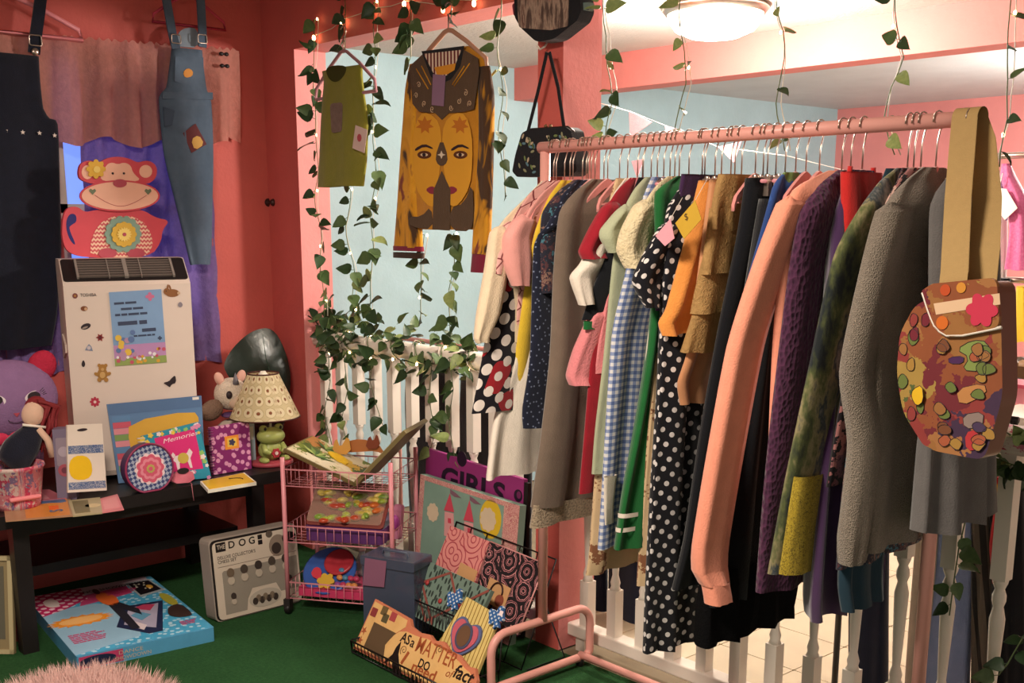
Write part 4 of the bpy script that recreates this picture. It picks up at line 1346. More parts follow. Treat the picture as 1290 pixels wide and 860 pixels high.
# comics lying flat
mags = [([(7, 656), (4, 633), (88, 626), (93, 649)], '#A87E5E', 'comic book with orange lettering lying flat at the bench end', 0.004),
        ([(86, 630), (126, 626), (129, 645), (92, 649)], '#A89A78', 'pale picture leaflet lying between the two comics', 0.0055),
        ([(125, 628), (148, 622), (156, 641), (129, 645)], '#D07A80', 'pink leaflet lying flat beside the round tin', 0.004),
        ([(2, 634), (10, 619), (62, 616), (84, 627)], '#A8606C', 'rose coloured booklet lying behind the comic book', 0.008)]
for k, (pp_, col_, lab, th) in enumerate(mags):
    z_ = ZB + 0.0005
    P = [PZ(u, v, z_ + th) for u, v in pp_]
    P2 = [(p.x, p.y) for p in P]
    t = thing('comic_book' if k == 0 else 'leaflet', lab, 'comic' if k == 0 else 'leaflet', (P2[0][0], P2[0][1], ZB))
    fzz = FZ(z_)
    MB().prism(fzz, P2, 0, th).build('pages', plain(col_, 0.3), t)
    if k == 0:
        MB().flat(fzz, quad(P2, 0.05, 0.3, 0.95, 0.95), th).build('cover_panel', plain('#C9803A', 0.3), t)
        MB().flat(fzz, smooth([bil(P2, 0.62, 0.2), bil(P2, 0.95, 0.1), bil(P2, 0.97, 0.9), bil(P2, 0.7, 0.95), bil(P2, 0.78, 0.6)], 1), th + 0.0007).build('blue_shape', plain('#46648C', 0.3), t)
        e0, e1 = Vector(P2[3]), Vector(P2[2]); an = math.atan2((e1 - e0).y, (e1 - e0).x)
        a_, b_ = bil(P2, 0.25, 0.85)
        lettering('S', fzz, a_, b_, 0.04, plain('#46648C', 0.4), t, th + 0.0012, 0.03, an, bold=0.02)
        mb_ = MB(); lines_of_print(mb_, fzz, *bil(P2, 0.38, 0.8), 0.07, 1, 0, 0.03, th + 0.0008, 0, 3, an); tag(mb_.build('cover_print', plain('#D9622A', 0.4), t), kind='stuff')
    elif k == 1:
        MB().flat(fzz, quad(P2, 0.1, 0.1, 0.6, 0.9), th).build('picture_panel', plain('#6E6448', 0.4), t)
        MB().flat(fzz, circ(*bil(P2, 0.72, 0.5), 0.025), th).build('picture_spot', plain('#C9B48A', 0.4), t)
    elif k == 2:
        MB().flat(fzz, quad(P2, 0.12, 0.15, 0.88, 0.85), th).build('picture_panel', plain('#D98E92', 0.4), t)
    else:
        MB().flat(fzz, quad(P2, 0.1, 0.3, 0.85, 0.75), th).build('picture_panel', plain('#C08088', 0.4), t)

# ------------------------------------------------------------------ floor by the bench
# dance mat game box
zt = 0.05
c0, c1_, c3 = PZ(96.5, 827.5, zt), PZ(270, 790, zt), PZ(67, 747, zt)
ux = (c1_ - c0); Wd = ux.length; ux.normalize(); uy = Vector((-ux.y, ux.x, 0)); Hd = abs((c3 - c0).dot(uy))
fg_ = Fr((c0.x, c0.y, 0), ux, uy)
t = thing('game_box', 'battered pink and blue dance mat game box on the green carpet', 'box', (c0.x, c0.y, 0))
b = MB(); b.bbox(fg_, 0, Wd, 0, Hd, 0.0, zt, 0.008); b.build('carton', plain('#4F93B8', 0.4, 0, 0.12, 25), t)


def gb(i, j): return (i * Wd, (1 - j) * Hd)      # i right, j from the far edge to the near edge


def gpl(pts): return [gb(*p) for p in pts]


def gflat(pts, col, name, lvl=0, sm=0):
    q_ = gpl(pts)
    if sm: q_ = smooth(q_, sm)
    return MB().flat(fg_, q_, zt + 0.0004 * lvl, 0, 0.0005).build(name, plain(col, 0.35), t)


g = NG('sky_blue_sparkle', 0.35)
g.vary(g.mix(g.math('LESS_THAN', g.vor(g.uv(), 34, 1.0, 'Distance', 'F1', '2D'), 0.25), (72, 158, 196), (176, 206, 222)), 0.2, 14)
MB().flat(fg_, gpl([(0.01, 0.01), (0.99, 0.01), (0.99, 0.985), (0.01, 0.985)]), zt, 0, 0.0004).build('printed_lid', g.mat, t)
m_pkd = fab('pink_white_dots', dots('#B8275E', '#E8C4CE', 30, 0.32), 0.35, 50, 0.02, 0)
MB().flat(fg_, smooth(gpl([(0.0, 0.0), (0.42, 0.0), (0.40, 0.2), (0.2, 0.3), (0.0, 0.36)]), 0), zt + 0.0005).build('dotted_panel', m_pkd, t)
gflat([(0.40, 0.0), (0.95, 0.0), (0.95, 0.10), (0.39, 0.13)], '#CDB4BE', 'title_strip', 1)
gflat([(0.38, 0.14), (0.75, 0.1), (0.74, 0.24), (0.6, 0.26), (0.3, 0.3)], '#C24472', 'pink_panel', 1)
gflat([(0.0, 0.36), (0.2, 0.3), (0.42, 0.3), (0.62, 0.5), (0.5, 0.9), (0.0, 0.98)], '#8FB4CC', 'pale_panel', 1)
gflat([(0.13 + 0.055 * math.cos(a), 0.17 + 0.075 * math.sin(a)) for a in [2 * PI * k / 20 for k in range(20)]], '#E6D6D0', 'blank_badge', 2)
q_ = star(*gb(0.22, 0.52), 0.115, 0.088, 18)
q_ = [(gb(0.22, 0.52)[0] + (p[0] - gb(0.22, 0.52)[0]), gb(0.22, 0.52)[1] + (p[1] - gb(0.22, 0.52)[1]) * 0.5) for p in q_]
MB().flat(fg_, q_, zt + 0.0012).build('starburst', plain('#DE8A2C', 0.4), t)
MB().flat(fg_, circ(*gb(0.22, 0.52), 0.075, 0.035), zt + 0.002).build('starburst_center', plain('#E7AE6A', 0.4), t)
gflat([(0.40, 0.72), (0.58, 0.44), (0.88, 0.46), (0.66, 0.90), (0.56, 0.90)], '#262C4A', 'dance_mat_print', 3)
gflat([(0.46, 0.71), (0.60, 0.48), (0.83, 0.49), (0.64, 0.84)], '#A9A2B8', 'mat_inner', 4)
gflat([(0.62, 0.5), (0.72, 0.47), (0.80, 0.5), (0.72, 0.58)], '#B84060', 'mat_arrow', 5)
gflat([(0.56, 0.6), (0.64, 0.56), (0.70, 0.64), (0.6, 0.7)], '#5E93B0', 'mat_arrow', 5)
gflat([(0.48, 0.72), (0.54, 0.68), (0.60, 0.78), (0.55, 0.84)], '#D8C8CC', 'mat_arrow', 5)
gflat([(0.46, 0.18), (0.54, 0.14), (0.60, 0.24), (0.58, 0.38), (0.5, 0.40), (0.45, 0.30)], '#E06A32', 'orange_shirt_print', 6, 1)
gflat([(0.49, 0.38), (0.58, 0.36), (0.66, 0.52), (0.64, 0.62), (0.56, 0.48), (0.54, 0.80), (0.48, 0.80)], '#2A2830', 'trousers_print', 6)
gflat([(0.50 + 0.025 * math.cos(a), 0.12 + 0.05 * math.sin(a)) for a in [2 * PI * k / 12 for k in range(12)]], '#4A3028', 'head_print', 7)
gflat([(0.90, 0.34), (0.96, 0.36), (0.97, 0.56), (0.9, 0.58), (0.88, 0.46)], '#A8A03C', 'olive_shirt_print', 6, 1)
gflat([(0.86, 0.58), (0.97, 0.56), (0.97, 0.76), (0.92, 0.78), (0.84, 0.76), (0.8, 0.7)], '#3E2E2A', 'kneeling_print', 6, 1)
gflat([(0.76, 0.06), (0.96, 0.06), (0.98, 0.30), (0.76, 0.34)], '#9AA0A4', 'screen_frame_print', 3)
gflat([(0.775, 0.085), (0.945, 0.085), (0.962, 0.275), (0.777, 0.31)], '#16141a', 'screen_print', 4)
b = MB()
for k in range(9): b.flat(fg_, circ(*gb(0.80 + 0.14 * random.random(), 0.11 + 0.13 * random.random()), 0.004), zt + 0.003)
tag(b.build('screen_dots', plain('#D9CDB8', 0.4), t), kind='stuff')
gflat([(0.9 + 0.025 * math.cos(a), 0.2 + 0.035 * math.sin(a)) for a in [2 * PI * k / 12 for k in range(12)]], '#C9963C', 'screen_spot', 7)
a_ = gb(0.405, 0.115)
lettering('NCE SHOWDOWN', fg_, a_[0], a_[1], 0.026, plain('#17131a', 0.4), t, zt + 0.0022, Wd * 0.5, 0.0, bold=0.012)
b = MB(); lines_of_print(b, fg_, *gb(0.05, 0.72), 0.12, 6, 0.016, 0.007, zt + 0.002, 0, 4); lines_of_print(b, fg_, *gb(0.55, 0.18), 0.12, 3, 0.014, 0.006, zt + 0.003, 0, 6); lines_of_print(b, fg_, *gb(0.82, 0.84), 0.07, 3, 0.014, 0.006, zt + 0.002, 0, 9)
tag(b.build('small_print', plain('#C23A6A', 0.5), t), kind='stuff')
fsd = Fr((c0.x, c0.y, 0), ux, (0, 0, 1))
MB().flat(fsd, [(0.006, 0.004), (Wd * 0.32, 0.004), (Wd * 0.32, zt - 0.004), (0.006, zt - 0.004)], 0.0).build('side_panel', plain('#B03A62', 0.4), t)
MB().flat(fsd, circ(Wd * 0.14, zt / 2, 0.06, 0.018), 0.0008).build('side_oval', plain('#1E2440', 0.4), t)
lettering('DANCE', fsd, Wd * 0.29, 0.027, 0.013, plain('#B8A890', 0.5), t, 0.0008, 0.08, name='side_lettering')
lettering('SHOWDOWN', fsd, Wd * 0.26, 0.008, 0.013, plain('#B8A890', 0.5), t, 0.0008, 0.12, name='side_lettering')

# dog chess set tin
fch = FX(-3.60, 0, 0.001, 0.10)
q = fch.pxs([(263, 680), (372, 662), (372, 761), (269, 779)])
q = [q[0], q[1], (q[1][0], q[3][1] * 0 + 0.0), (q[0][0], 0.0)]
t = thing('chess_set', 'white boxed dog chess set standing on edge under the bench end', 'game box', fch.w((q[0][0] + q[1][0]) / 2, 0))
hh = q[0][1]; q = [(q[0][0], hh), (q[1][0], hh), (q[1][0], 0), (q[0][0], 0)]
Wc = q[1][0] - q[0][0]
m_cw = plain('#C9BBAA', 0.4)
MB().bbox(fch, q[0][0] - 0.004, q[1][0], 0, hh, -0.075, 0.0, 0.02).build('case', plain('#9A8E84', 0.4), t)
MB().bbox(fch, q[0][0], q[1][0], 0.004, hh - 0.006, 0.0, 0.003, 0.02).build('border', m_black, t)
MB().bbox(fch, q[0][0] + 0.007, q[1][0] - 0.003, 0.006, hh - 0.014, 0.003, 0.006, 0.018).build('front_panel', m_cw, t)


def cq(i, j): return bil(q, i, j)


a_ = cq(0.06, 0.17); MB().flat(fch, [cq(0.055, 0.055), cq(0.165, 0.055), cq(0.165, 0.165), cq(0.055, 0.165)], 0.006).build('title_block', m_black, t)
lettering('THE', fch, *cq(0.068, 0.132), 0.016, m_cw, t, 0.007, Wc * 0.09, bold=0.01)
for k, ch in enumerate('DOG'): lettering(ch, fch, *cq(0.20 + 0.115 * k, 0.145), 0.026, m_black, t, 0.006, bold=0.02)
for k in range(2): MB().flat(fch, [cq(0.535, 0.055 + k * 0.065), cq(0.585, 0.055 + k * 0.065), cq(0.585, 0.11 + k * 0.065), cq(0.535, 0.11 + k * 0.065)], 0.006).build('symbol_block', m_black, t)
lettering("DELUXE COLLECTOR'S", fch, *cq(0.065, 0.255), 0.012, plain('#332a26', 0.5), t, 0.006, Wc * 0.43, bold=0.01)
lettering('CHESS SET', fch, *cq(0.065, 0.305), 0.012, plain('#332a26', 0.5), t, 0.006, Wc * 0.21, bold=0.01)
MB().flat(fch, [cq(0.06, 0.345), cq(0.97, 0.345), cq(0.97, 0.35), cq(0.06, 0.35)], 0.006).build('rule_line', plain('#6a5e54', 0.5), t)
MB().flat(fch, [cq(*p) for p in ((0.1, 0.42), (0.12, 0.40), (0.97, 0.40), (0.97, 0.8), (0.75, 0.8), (0.7, 0.68), (0.42, 0.68), (0.36, 0.8), (0.34, 0.93), (0.1, 0.93))], 0.006).build('window_tray', plain('#8E867A', 0.5), t)
for i, j in ((0.19, 0.49), (0.345, 0.48), (0.51, 0.47), (0.67, 0.46), (0.83, 0.46), (0.2, 0.76), (0.86, 0.7)):
    c = cq(i, j); s_ = 0.85 if j < 0.6 else 0.6
    MB().flat(fch, circ(c[0], c[1] + 0.02 * s_, 0.017 * s_, 0.02 * s_), 0.0066, 0, 0.003).build('dog_piece', plain(('#4A4038', '#6A5A4A', '#3A322E')[int(i * 10) % 3], 0.5), t)
    MB().flat(fch, circ(c[0], c[1] - 0.016 * s_, 0.016 * s_, 0.018 * s_), 0.0066, 0, 0.003).build('dog_piece', plain('#B5A898', 0.5), t)
MB().flat(fch, circ(*cq(0.56, 0.83), Wc * 0.19, hh * 0.11, 24), 0.0066).build('oval_window', plain('#B0A698', 0.5), t)
for k in range(7): MB().flat(fch, circ(*cq(0.44 + 0.04 * k, 0.85 - 0.03 * (k % 2)), 0.011, 0.014), 0.0072).build('small_dog_print', plain(('#3a302c', '#7a6a5a')[k % 2], 0.5), t)
MB().flat(fch, circ(*cq(0.76, 0.23), 0.037, 0.042), 0.006).build('dog_photo', plain('#8A7A6C', 0.5), t)
MB().flat(fch, circ(*cq(0.74, 0.26), 0.02, 0.022), 0.0068).build('dog_muzzle_photo', plain('#3a302c', 0.5), t)
MB().flat(fch, circ(*cq(0.9, 0.16), 0.030, 0.022), 0.0062).build('dog_ear_photo', m_black, t)
MB().flat(fch, circ(*cq(0.9, 0.24), 0.026, 0.034), 0.0060).build('dog_chest_photo', plain('#A89A8C', 0.5), t)
MB().flat(fch, circ(*cq(0.67, 0.07), 0.014), 0.006).build('badge_print', plain('#5a4e44', 0.5), t)

# books and frame at the left end
for k, (u, col_) in enumerate(((4, '#8E3A3E'), (14, '#7A4038'), (23, '#9A4A44'))):
    p = PZ(u, 818 - k * 5, 0.0)
    fr = FX(p.x, p.y, 0.001, 0.16, -0.6)
    b = MB(); b.obox(fr, -0.26, 0.0, 0, 0.225, -0.018, 0.0)
    o = b.build('book', plain(col_, 0.45)); tag(o, ['worn red picture book at the front of the leaning row', 'brown backed picture book leaning second in the row', 'dark rose picture book at the back of the leaning row'][k], 'book')
    MB().obox(fr, -0.25, -0.006, 0.012, 0.213, -0.0004, 0.0008).build('cover_picture', m_pb if k == 0 else plain('#6a4a44', 0.5), o)
pf = PZ(44, 820, 0.0)
fr = FX(pf.x - 0.02, pf.y - 0.06, 0.001, 0.13, -0.75)
t = thing('picture_board', 'pale framed picture board leaning against the bench leg', 'picture frame', pf)
MB().obox(fr, -0.20, 0.0, 0, 0.335, -0.012, 0).build('panel', plain('#8A7A58', 0.6), t)
for s0, s1, t0, t1 in ((-0.20, -0.185, 0, 0.335), (-0.015, 0, 0, 0.335), (-0.20, 0, 0, 0.015), (-0.20, 0, 0.32, 0.335)):
    MB().obox(fr, s0, s1, t0, t1, 0, 0.006).build('moulding', plain('#B3A57E', 0.5), t)
MB().obox(fr, -0.18, -0.03, 0.05, 0.30, 0.0, 0.001).build('picture', plain('#5E5A4C', 0.6), t)
po = PZ(31, 800, 0.0)
b = MB(); b.tube([po + Vector((-0.03, -0.02, 0.006)) + Vector((0.0, 0.035 * math.cos(a), 0.055 + 0.05 * math.sin(a))) for a in [2 * PI * k / 16 for k in range(16)]], 0.007, 7, 0, True)
tag(b.build('toy_ring', plain('#C97A2E', 0.4)), 'orange plastic ring wedged between books and picture board', 'toy')

# fluffy pink rug corner
rb = MB()
rc = PZ(108, 905, 0.0)
rnd = random.Random(11)
def rugz(a, rr): return 0.035 + 0.018 * (1 - rr * rr)
vs = []; fs_ = []
for k in range(9000):
    a = rnd.uniform(0, 2 * PI); rr = math.sqrt(rnd.random())
    x = rc.x + 0.34 * rr * math.cos(a); y = rc.y + 0.26 * rr * math.sin(a)
    z0_ = rugz(a, rr) * 0.4; h = 0.03 + 0.02 * rnd.random()
    dx, dy = rnd.uniform(-0.02, 0.02) + 0.02 * rr * math.cos(a), rnd.uniform(-0.02, 0.02) + 0.02 * rr * math.sin(a)
    w_ = 0.0022
    an = rnd.uniform(0, PI)
    i0 = len(vs)
    vs += [(x - w_ * math.cos(an), y - w_ * math.sin(an), z0_), (x + w_ * math.cos(an), y + w_ * math.sin(an), z0_), (x + dx, y + dy, z0_ + h)]
    fs_.append((i0, i0 + 1, i0 + 2))
t = thing('fluffy_rug', 'fluffy pale pink shag cushion on the carpet before the game box', 'cushion', (rc.x, rc.y, 0))
rb.lathe([(0.25, 0.0), (0.27, 0.01), (0.25, 0.022), (0.15, 0.026), (0.01, 0.028)], rc, 30)
rb2 = rb.build('base', cloth('#C9938C', None, 200), t)
rb2.scale = (1.2, 0.93, 1)
fb3 = MB(); fb3.add(vs, fs_)
tag(fb3.build('pile', cloth('#E0BDB4', '#d4aaa2', 200), t), kind='stuff')

# ------------------------------------------------------------------ pink wire trolley
e1 = Vector((0.817, 0.577, 0)).normalized(); e2 = Vector((-e1.y, e1.x, 0))
FLc = Vector((-3.515, 1.995, 0)); CW, CD = 0.415, 0.285
fct = Fr(FLc, e1, (0, 0, 1))            # normal faces the viewer; going back is -d
ct = thing('wire_trolley', 'pink three tier wire trolley on black casters beside the bench', 'trolley', FLc + e1 * (CW / 2) + e2 * (CD / 2))
tiers = []
for u, v in ((360, 591), (362, 662), (365, 733)): tiers.append(fct.px(u, v)[1])
ztop = fct.px(359, 576)[1]
for s_ in (0, CW):
    for d_ in (0, -CD):
        MB().tube([fct.w(s_, 0.055, d_), fct.w(s_, ztop, d_)], 0.0085, 10).build('post', m_cartpink, ct)
        cb = MB(); p = fct.w(s_, 0.021, d_)
        cb.lathe([(0.006, -0.010), (0.019, -0.010), (0.021, -0.006), (0.021, 0.006), (0.019, 0.010), (0.006, 0.010)], p, 16, 0, Fr((0, 0, 0), (0, 0, 1), e2))
        cw = cb.build('caster', m_black, ct)
        MB().obox(fct, s_ - 0.012, s_ + 0.012, 0.02, 0.06, d_ - 0.016, d_ + 0.016).build('caster_fork', plain('#2a2424', 0.4), cw)
for z_ in tiers:
    h_ = 0.062
    b = MB()
    for zz, r_ in ((z_, 0.003), (z_ - h_, 0.0022)):
        b.tube([fct.w(0, zz, 0), fct.w(CW, zz, 0), fct.w(CW, zz, -CD), fct.w(0, zz, -CD)], r_, 6, 0, True)
    for k in range(1, 13):
        s_ = CW * k / 13
        b.tube([fct.w(s_, z_, 0), fct.w(s_, z_ - h_, 0), fct.w(s_, z_ - h_, -CD), fct.w(s_, z_, -CD)], 0.0012, 5)
    for k in range(1, 8):
        d_ = -CD * k / 8
        b.tube([fct.w(0, z_, d_), fct.w(0, z_ - h_, d_), fct.w(CW, z_ - h_, d_), fct.w(CW, z_, d_)], 0.0012, 5)
    tag(b.build('wire_basket', m_cartpink, ct), kind='stuff')

# open pop-up book on top
zs = tiers[0] - 0.053
jn = fab('jungle_picture', floral([(0, '#C9BC9A'), (0.3, '#6E7A34'), (0.45, '#A8713C'), (0.58, '#D8CDB0'), (0.75, '#4E5A2A'), (0.88, '#C8A23C')], 13, 0.4), 0.35, 50, 0.02, 0)
jn2 = fab('jungle_picture_pale', floral([(0, '#8E8468'), (0.4, '#B0A284'), (0.6, '#7A6440'), (0.8, '#5C6238')], 10, 0.4), 0.3, 50, 0.02, 0)
sp = 0.275
tb_ = thing('picture_book', 'large open jungle picture book propped on top of the trolley', 'book', fct.w(sp, zs, -0.14))
dl = Vector((-math.cos(0.40), math.sin(0.40))); dr = Vector((math.cos(0.80), math.sin(0.80)))


def page(dv, L, d0, d1, th, mat, name, par, lift=0.0, l0=0.0):
    a = e1 * dv.x + Vector((0, 0, 1)) * dv.y
    o = fct.w(sp, zs, 0)
    n_ = a.cross(e2).normalized()
    if n_.z < 0: n_ = -n_
    fr = Fr(o, a, e2) if a.cross(e2).z > 0 else Fr(o, -a, e2)
    sgn = 1 if a.cross(e2).z > 0 else -1
    xs = sorted((sgn * l0, sgn * L))
    return MB().obox(fr, xs[0], xs[1], d0, d1, lift, lift + th).build(name, mat, par), fr, sgn


pg, frl, sl_ = page(dl, 0.30, 0.01, 0.265, 0.012, plain('#6B5A34', 0.4), 'back_cover', tb_)
page(dl, 0.292, 0.016, 0.26, 0.002, jn, 'left_page', tb_, 0.0125)
pg2, frr, sr_ = page(dr, 0.285, 0.01, 0.265, 0.014, plain('#7A6A42', 0.4), 'front_cover', tb_)
page(dr, 0.28, 0.016, 0.26, 0.002, jn2, 'right_page', tb_, 0.0145)
b = MB(); b.prism(frl, smooth([(sl_ * 0.13, 0.20), (sl_ * 0.2, 0.17), (sl_ * 0.14, 0.12), (sl_ * 0.08, 0.13)], 1), 0.016, 0.02); b.build('yellow_panel', plain('#DDB52C', 0.4), tb_)
for k, (pl, co) in enumerate((([(-0.03, 0.0), (0.0, 0.045), (0.06, 0.06), (0.13, 0.045), (0.16, 0.0), (0.12, 0.015), (0.07, 0.01)], '#A8683A'), ([(0.08, 0.02), (0.10, 0.08), (0.115, 0.05), (0.13, 0.09), (0.145, 0.03)], '#7A3A24'), ([(-0.05, 0.0), (-0.03, 0.07), (-0.015, 0.02), (0.02, 0.08), (0.03, 0.0)], '#C8944A'))):
    fr = Fr(fct.w(0.16, zs + 0.075, -0.22 + 0.01 * k), e1, (0, 0, 1))
    MB().prism(fr, smooth(pl, 1), 0, 0.003).build('pop_up_cutout', plain(co, 0.5), tb_)
for k in range(12):
    a = 0.2 + 0.22 * k
    fr = Fr(frl.w(sl_ * 0.2, 0.17 - 0.1 * (k % 2), 0.016), frl.ux, frl.uy)
    MB().flat(fr, [(0, 0), (0.035 * math.cos(a) - 0.008 * math.sin(a), 0.035 * math.sin(a) + 0.008 * math.cos(a)), (0.08 * math.cos(a), 0.08 * math.sin(a)), (0.035 * math.cos(a) + 0.008 * math.sin(a), 0.035 * math.sin(a) - 0.008 * math.cos(a))], 0.0004 * k).build('palm_frond_print', plain(('#6E8A42', '#3E5A2C', '#9AA65C')[k % 3], 0.4), tb_)

# toy food pack on the middle tier
z2 = tiers[1] - 0.056
t = thing('toy_food_pack', 'shrink wrapped tray of yellow and green toy food on the middle tier', 'toy set', fct.w(0.22, z2, -0.13))
MB().bbox(Fr(fct.w(0, z2, 0), e1, e2), 0.07, 0.37, 0.02, 0.27, 0.0, 0.055, 0.012).build('purple_tray', plain('#5A2F66', 0.4), t)
fk = Fr(fct.w(0, z2 + 0.056, -0.03), e1, (e2 * 0.70 + Vector((0, 0, 0.72))))
MB().bbox(fk, 0.07, 0.37, 0.0, 0.19, -0.004, 0.004, 0.012).build('display_card', plain('#7A3A34', 0.4), t)
rnd = random.Random(8)
for k in range(44):
    s_, tt = rnd.uniform(0.095, 0.345), rnd.uniform(0.02, 0.17)
    co = rnd.choice(('#B8A03A', '#8FA03C', '#C9B25A', '#A8402E', '#6E8A34', '#C2662E', '#B5A24A'))
    if tt < 0.055: co = rnd.choice(('#B5482C', '#C2662E', '#7E9A3C', '#A8B04A'))
    MB().ell(fk.w(s_, tt, 0.008), (rnd.uniform(0.02, 0.04), rnd.uniform(0.012, 0.022), 0.012), 0, 10, 7, Matrix.Rotation(rnd.uniform(0, 3), 3, 'Z')).build('toy_food', plain(co, 0.3), t)
MB().bbox(fk, 0.075, 0.365, 0.005, 0.185, 0.020, 0.021, 0.012).build('clear_wrap', glassy('#D8C8B0', 0.12, 0.1), t)
pk = thing('toy_blister', 'small pink toy blister pack hooked at the trolley corner', 'toy', fct.w(0.39, z2, -0.16))
fq = Fr(fct.w(0.378, z2 + 0.002, -0.10), e1, (e2 * 0.3 + Vector((0, 0, 0.95))))
MB().bbox(fq, 0, 0.03, 0.0, 0.13, -0.03, 0.004, 0.01).build('card', plain('#C97A9A', 0.4), pk)
MB().ell(fq.w(0.015, 0.06, 0.012), (0.014, 0.014, 0.03), 0, 10, 7).build('blister', plain('#B04A9A', 0.3), pk)

# play kitchen set on the low tier
z3 = tiers[2] - 0.056
t = thing('play_dish_set', 'blue and red toy kitchen dishes in clear pack on the low tier', 'toy set', fct.w(0.2, z3, -0.14))
MB().bbox(Fr(fct.w(0, z3, 0), e1, e2), 0.03, 0.385, 0.02, 0.26, 0.0, 0.03, 0.012).build('pink_tray', plain('#C23A62', 0.4), t)
c = fct.w(0.13, z3 + 0.075, -0.10)
fdish = Fr(c, e1, (e2 * 0.75 + Vector((0, 0, 0.66))))
MB().lathe([(0.10, 0.0), (0.105, 0.008), (0.098, 0.012), (0.07, 0.003), (0.01, 0.002)], c, 28, 0, fdish).build('blue_plate', plain('#35549A', 0.3), t)
MB().lathe([(0.055, 0.004), (0.058, 0.018), (0.05, 0.02), (0.01, 0.008)], fdish.w(0.03, 0.035), 22, 0, fdish).build('red_pan', plain('#A8303A', 0.3), t)
MB().prism(fdish, smooth([(-0.07, -0.03), (-0.02, -0.05), (-0.03, 0.0), (-0.06, 0.01)], 1), 0.006, 0.014).build('red_slice', plain('#C23A48', 0.3), t)
MB().prism(fdish, flower(0.0, -0.05, 0.035, 6, 0.3), 0.006, 0.016).build('yellow_star', plain('#C9A03A', 0.3), t)
for k in range(9):
    MB().ell(fdish.w(0.05 + 0.022 * (k % 4), -0.06 + 0.03 * (k // 4), 0.012), (0.016, 0.012, 0.011), 0, 9, 6).build('toy_food', plain(rnd.choice(('#C9824A', '#B03A5A', '#8A4A8A', '#C9A24A', '#4A7A9A')), 0.3), t)
for k in range(3):
    p = fct.w(0.215 + 0.06 * k, z3 + 0.03, -0.215)
    bo_ = MB().lathe([(0.02, 0), (0.022, 0.01), (0.022, 0.07), (0.012, 0.09), (0.011, 0.10)], p, 14).build('clear_bottle', glassy('#B8C4C8', 0.45, 0.1), t)
    MB().lathe([(0.014, 0.10), (0.014, 0.122), (0.012, 0.124)], p, 14).build('cap', m_white, bo_)

# smoky plastic case on the carpet
p = PZ(459, 792, 0.0)
fcs = Fr((-3.03, 2.13, 0.001), (0.93, 0.37, 0), (0, 0, 1))
q = fcs.pxs([(456, 700), (521, 700), (521, 790), (456, 790)])
s0, s1 = q[0][0], q[1][0]; h_ = q[0][1]
t = thing('plastic_case', 'smoky blue plastic storage case standing behind the wire basket', 'storage case', fcs.w((s0 + s1) / 2, 0))
m_sm = glassy('#4A5266', 0.82, 0.2)
MB().bbox(fcs, s0, s1, 0, h_, -0.11, 0, 0.012).build('shell', m_sm, t)
MB().bbox(fcs, s0 - 0.004, s1 + 0.004, h_ - 0.03, h_ + 0.004, -0.115, 0.005, 0.006).build('lid', m_sm, t)
MB().tube([fcs.w(lerp(s0, s1, i), h_ + z_, -0.05) for i, z_ in ((0.25, 0.0), (0.28, 0.018), (0.72, 0.018), (0.75, 0.0))], 0.004, 7).build('handle', plain('#50586a', 0.3), t)
MB().flat(fcs, [(lerp(s0, s1, i), h_ * j) for i, j in ((0.08, 0.99), (0.5, 0.99), (0.44, 0.66), (0.02, 0.64))], 0.006).build('insert_card', plain('#8A5A72', 0.35), t)

# ------------------------------------------------------------------ boards and basket by the railing
def quad_board(name, label, cat, fr, pxq, th, col, down=True):
    q = fr.pxs(pxq)
    if down: q = [q[0], q[1], (q[1][0], 0.0), (q[0][0], 0.0)]
    else: q = [(a, max(0.0, c)) for a, c in q]
    t = thing(name, label, cat, fr.w((q[0][0] + q[1][0]) / 2, 0))
    MB().prism(fr, q, -th, 0.0).build('board', col, t)
    return t, q


# purple girls board
fgb = FY(2.478, 0, 0.001, 0.05, 0.0)
t, q = quad_board('wall_board', 'purple board with black lettering GIRLS and spots against the railing', 'sign board', fgb, [(537, 564), (660, 604), (660, 720), (537, 700)], 0.018, plain('#8E2F6E', 0.5, 0, 0.12, 10))
m_bk2 = plain('#241228', 0.5)
for u, v, r_ in ((582, 576, 0.028), (653, 622, 0.022)):
    c = fgb.px(u, v)
    o = MB().flat(fgb, circ(c[0], c[1] - 0.006, r_, r_, 20), 0.0, 0, 0.001).build('black_spot', m_bk2, t)
    if r_ < 0.025: MB().flat(fgb, circ(c[0] + 0.004, c[1] - 0.003, r_ * 0.5, r_ * 0.6), 0.001, 0, 0.0006).build('spot_center', plain('#6a2352', 0.5), o)
a_ = fgb.px(556, 611); e_ = fgb.px(636, 636)
an = math.atan2(e_[1] - a_[1], e_[0] - a_[0])
lettering('GIRLS', fgb, a_[0], a_[1], 0.075, m_bk2, t, 0.0015, math.hypot(e_[0] - a_[0], e_[1] - a_[1]), an, bold=0.03)
MB().obox(fgb, q[1][0], q[1][0] + 0.02, 0, q[1][1] - 0.01, -0.018, -0.002).build('dark_edge', m_black, t)

# castle canvas
fcc = FY(2.40, 0, 0.001, 0.10, 0.0)
t, q = quad_board('canvas_painting', 'painted canvas of pink castle towers under a yellow sun', 'painting', fcc, [(530, 597), (655, 637), (655, 730), (530, 720)], 0.03, plain('#7F9C8E', 0.6, 0, 0.15, 12))


def cpx(pts): return fcc.pxs([(530 + x / 7.164, 560 + y / 7.164) for x, y in pts])


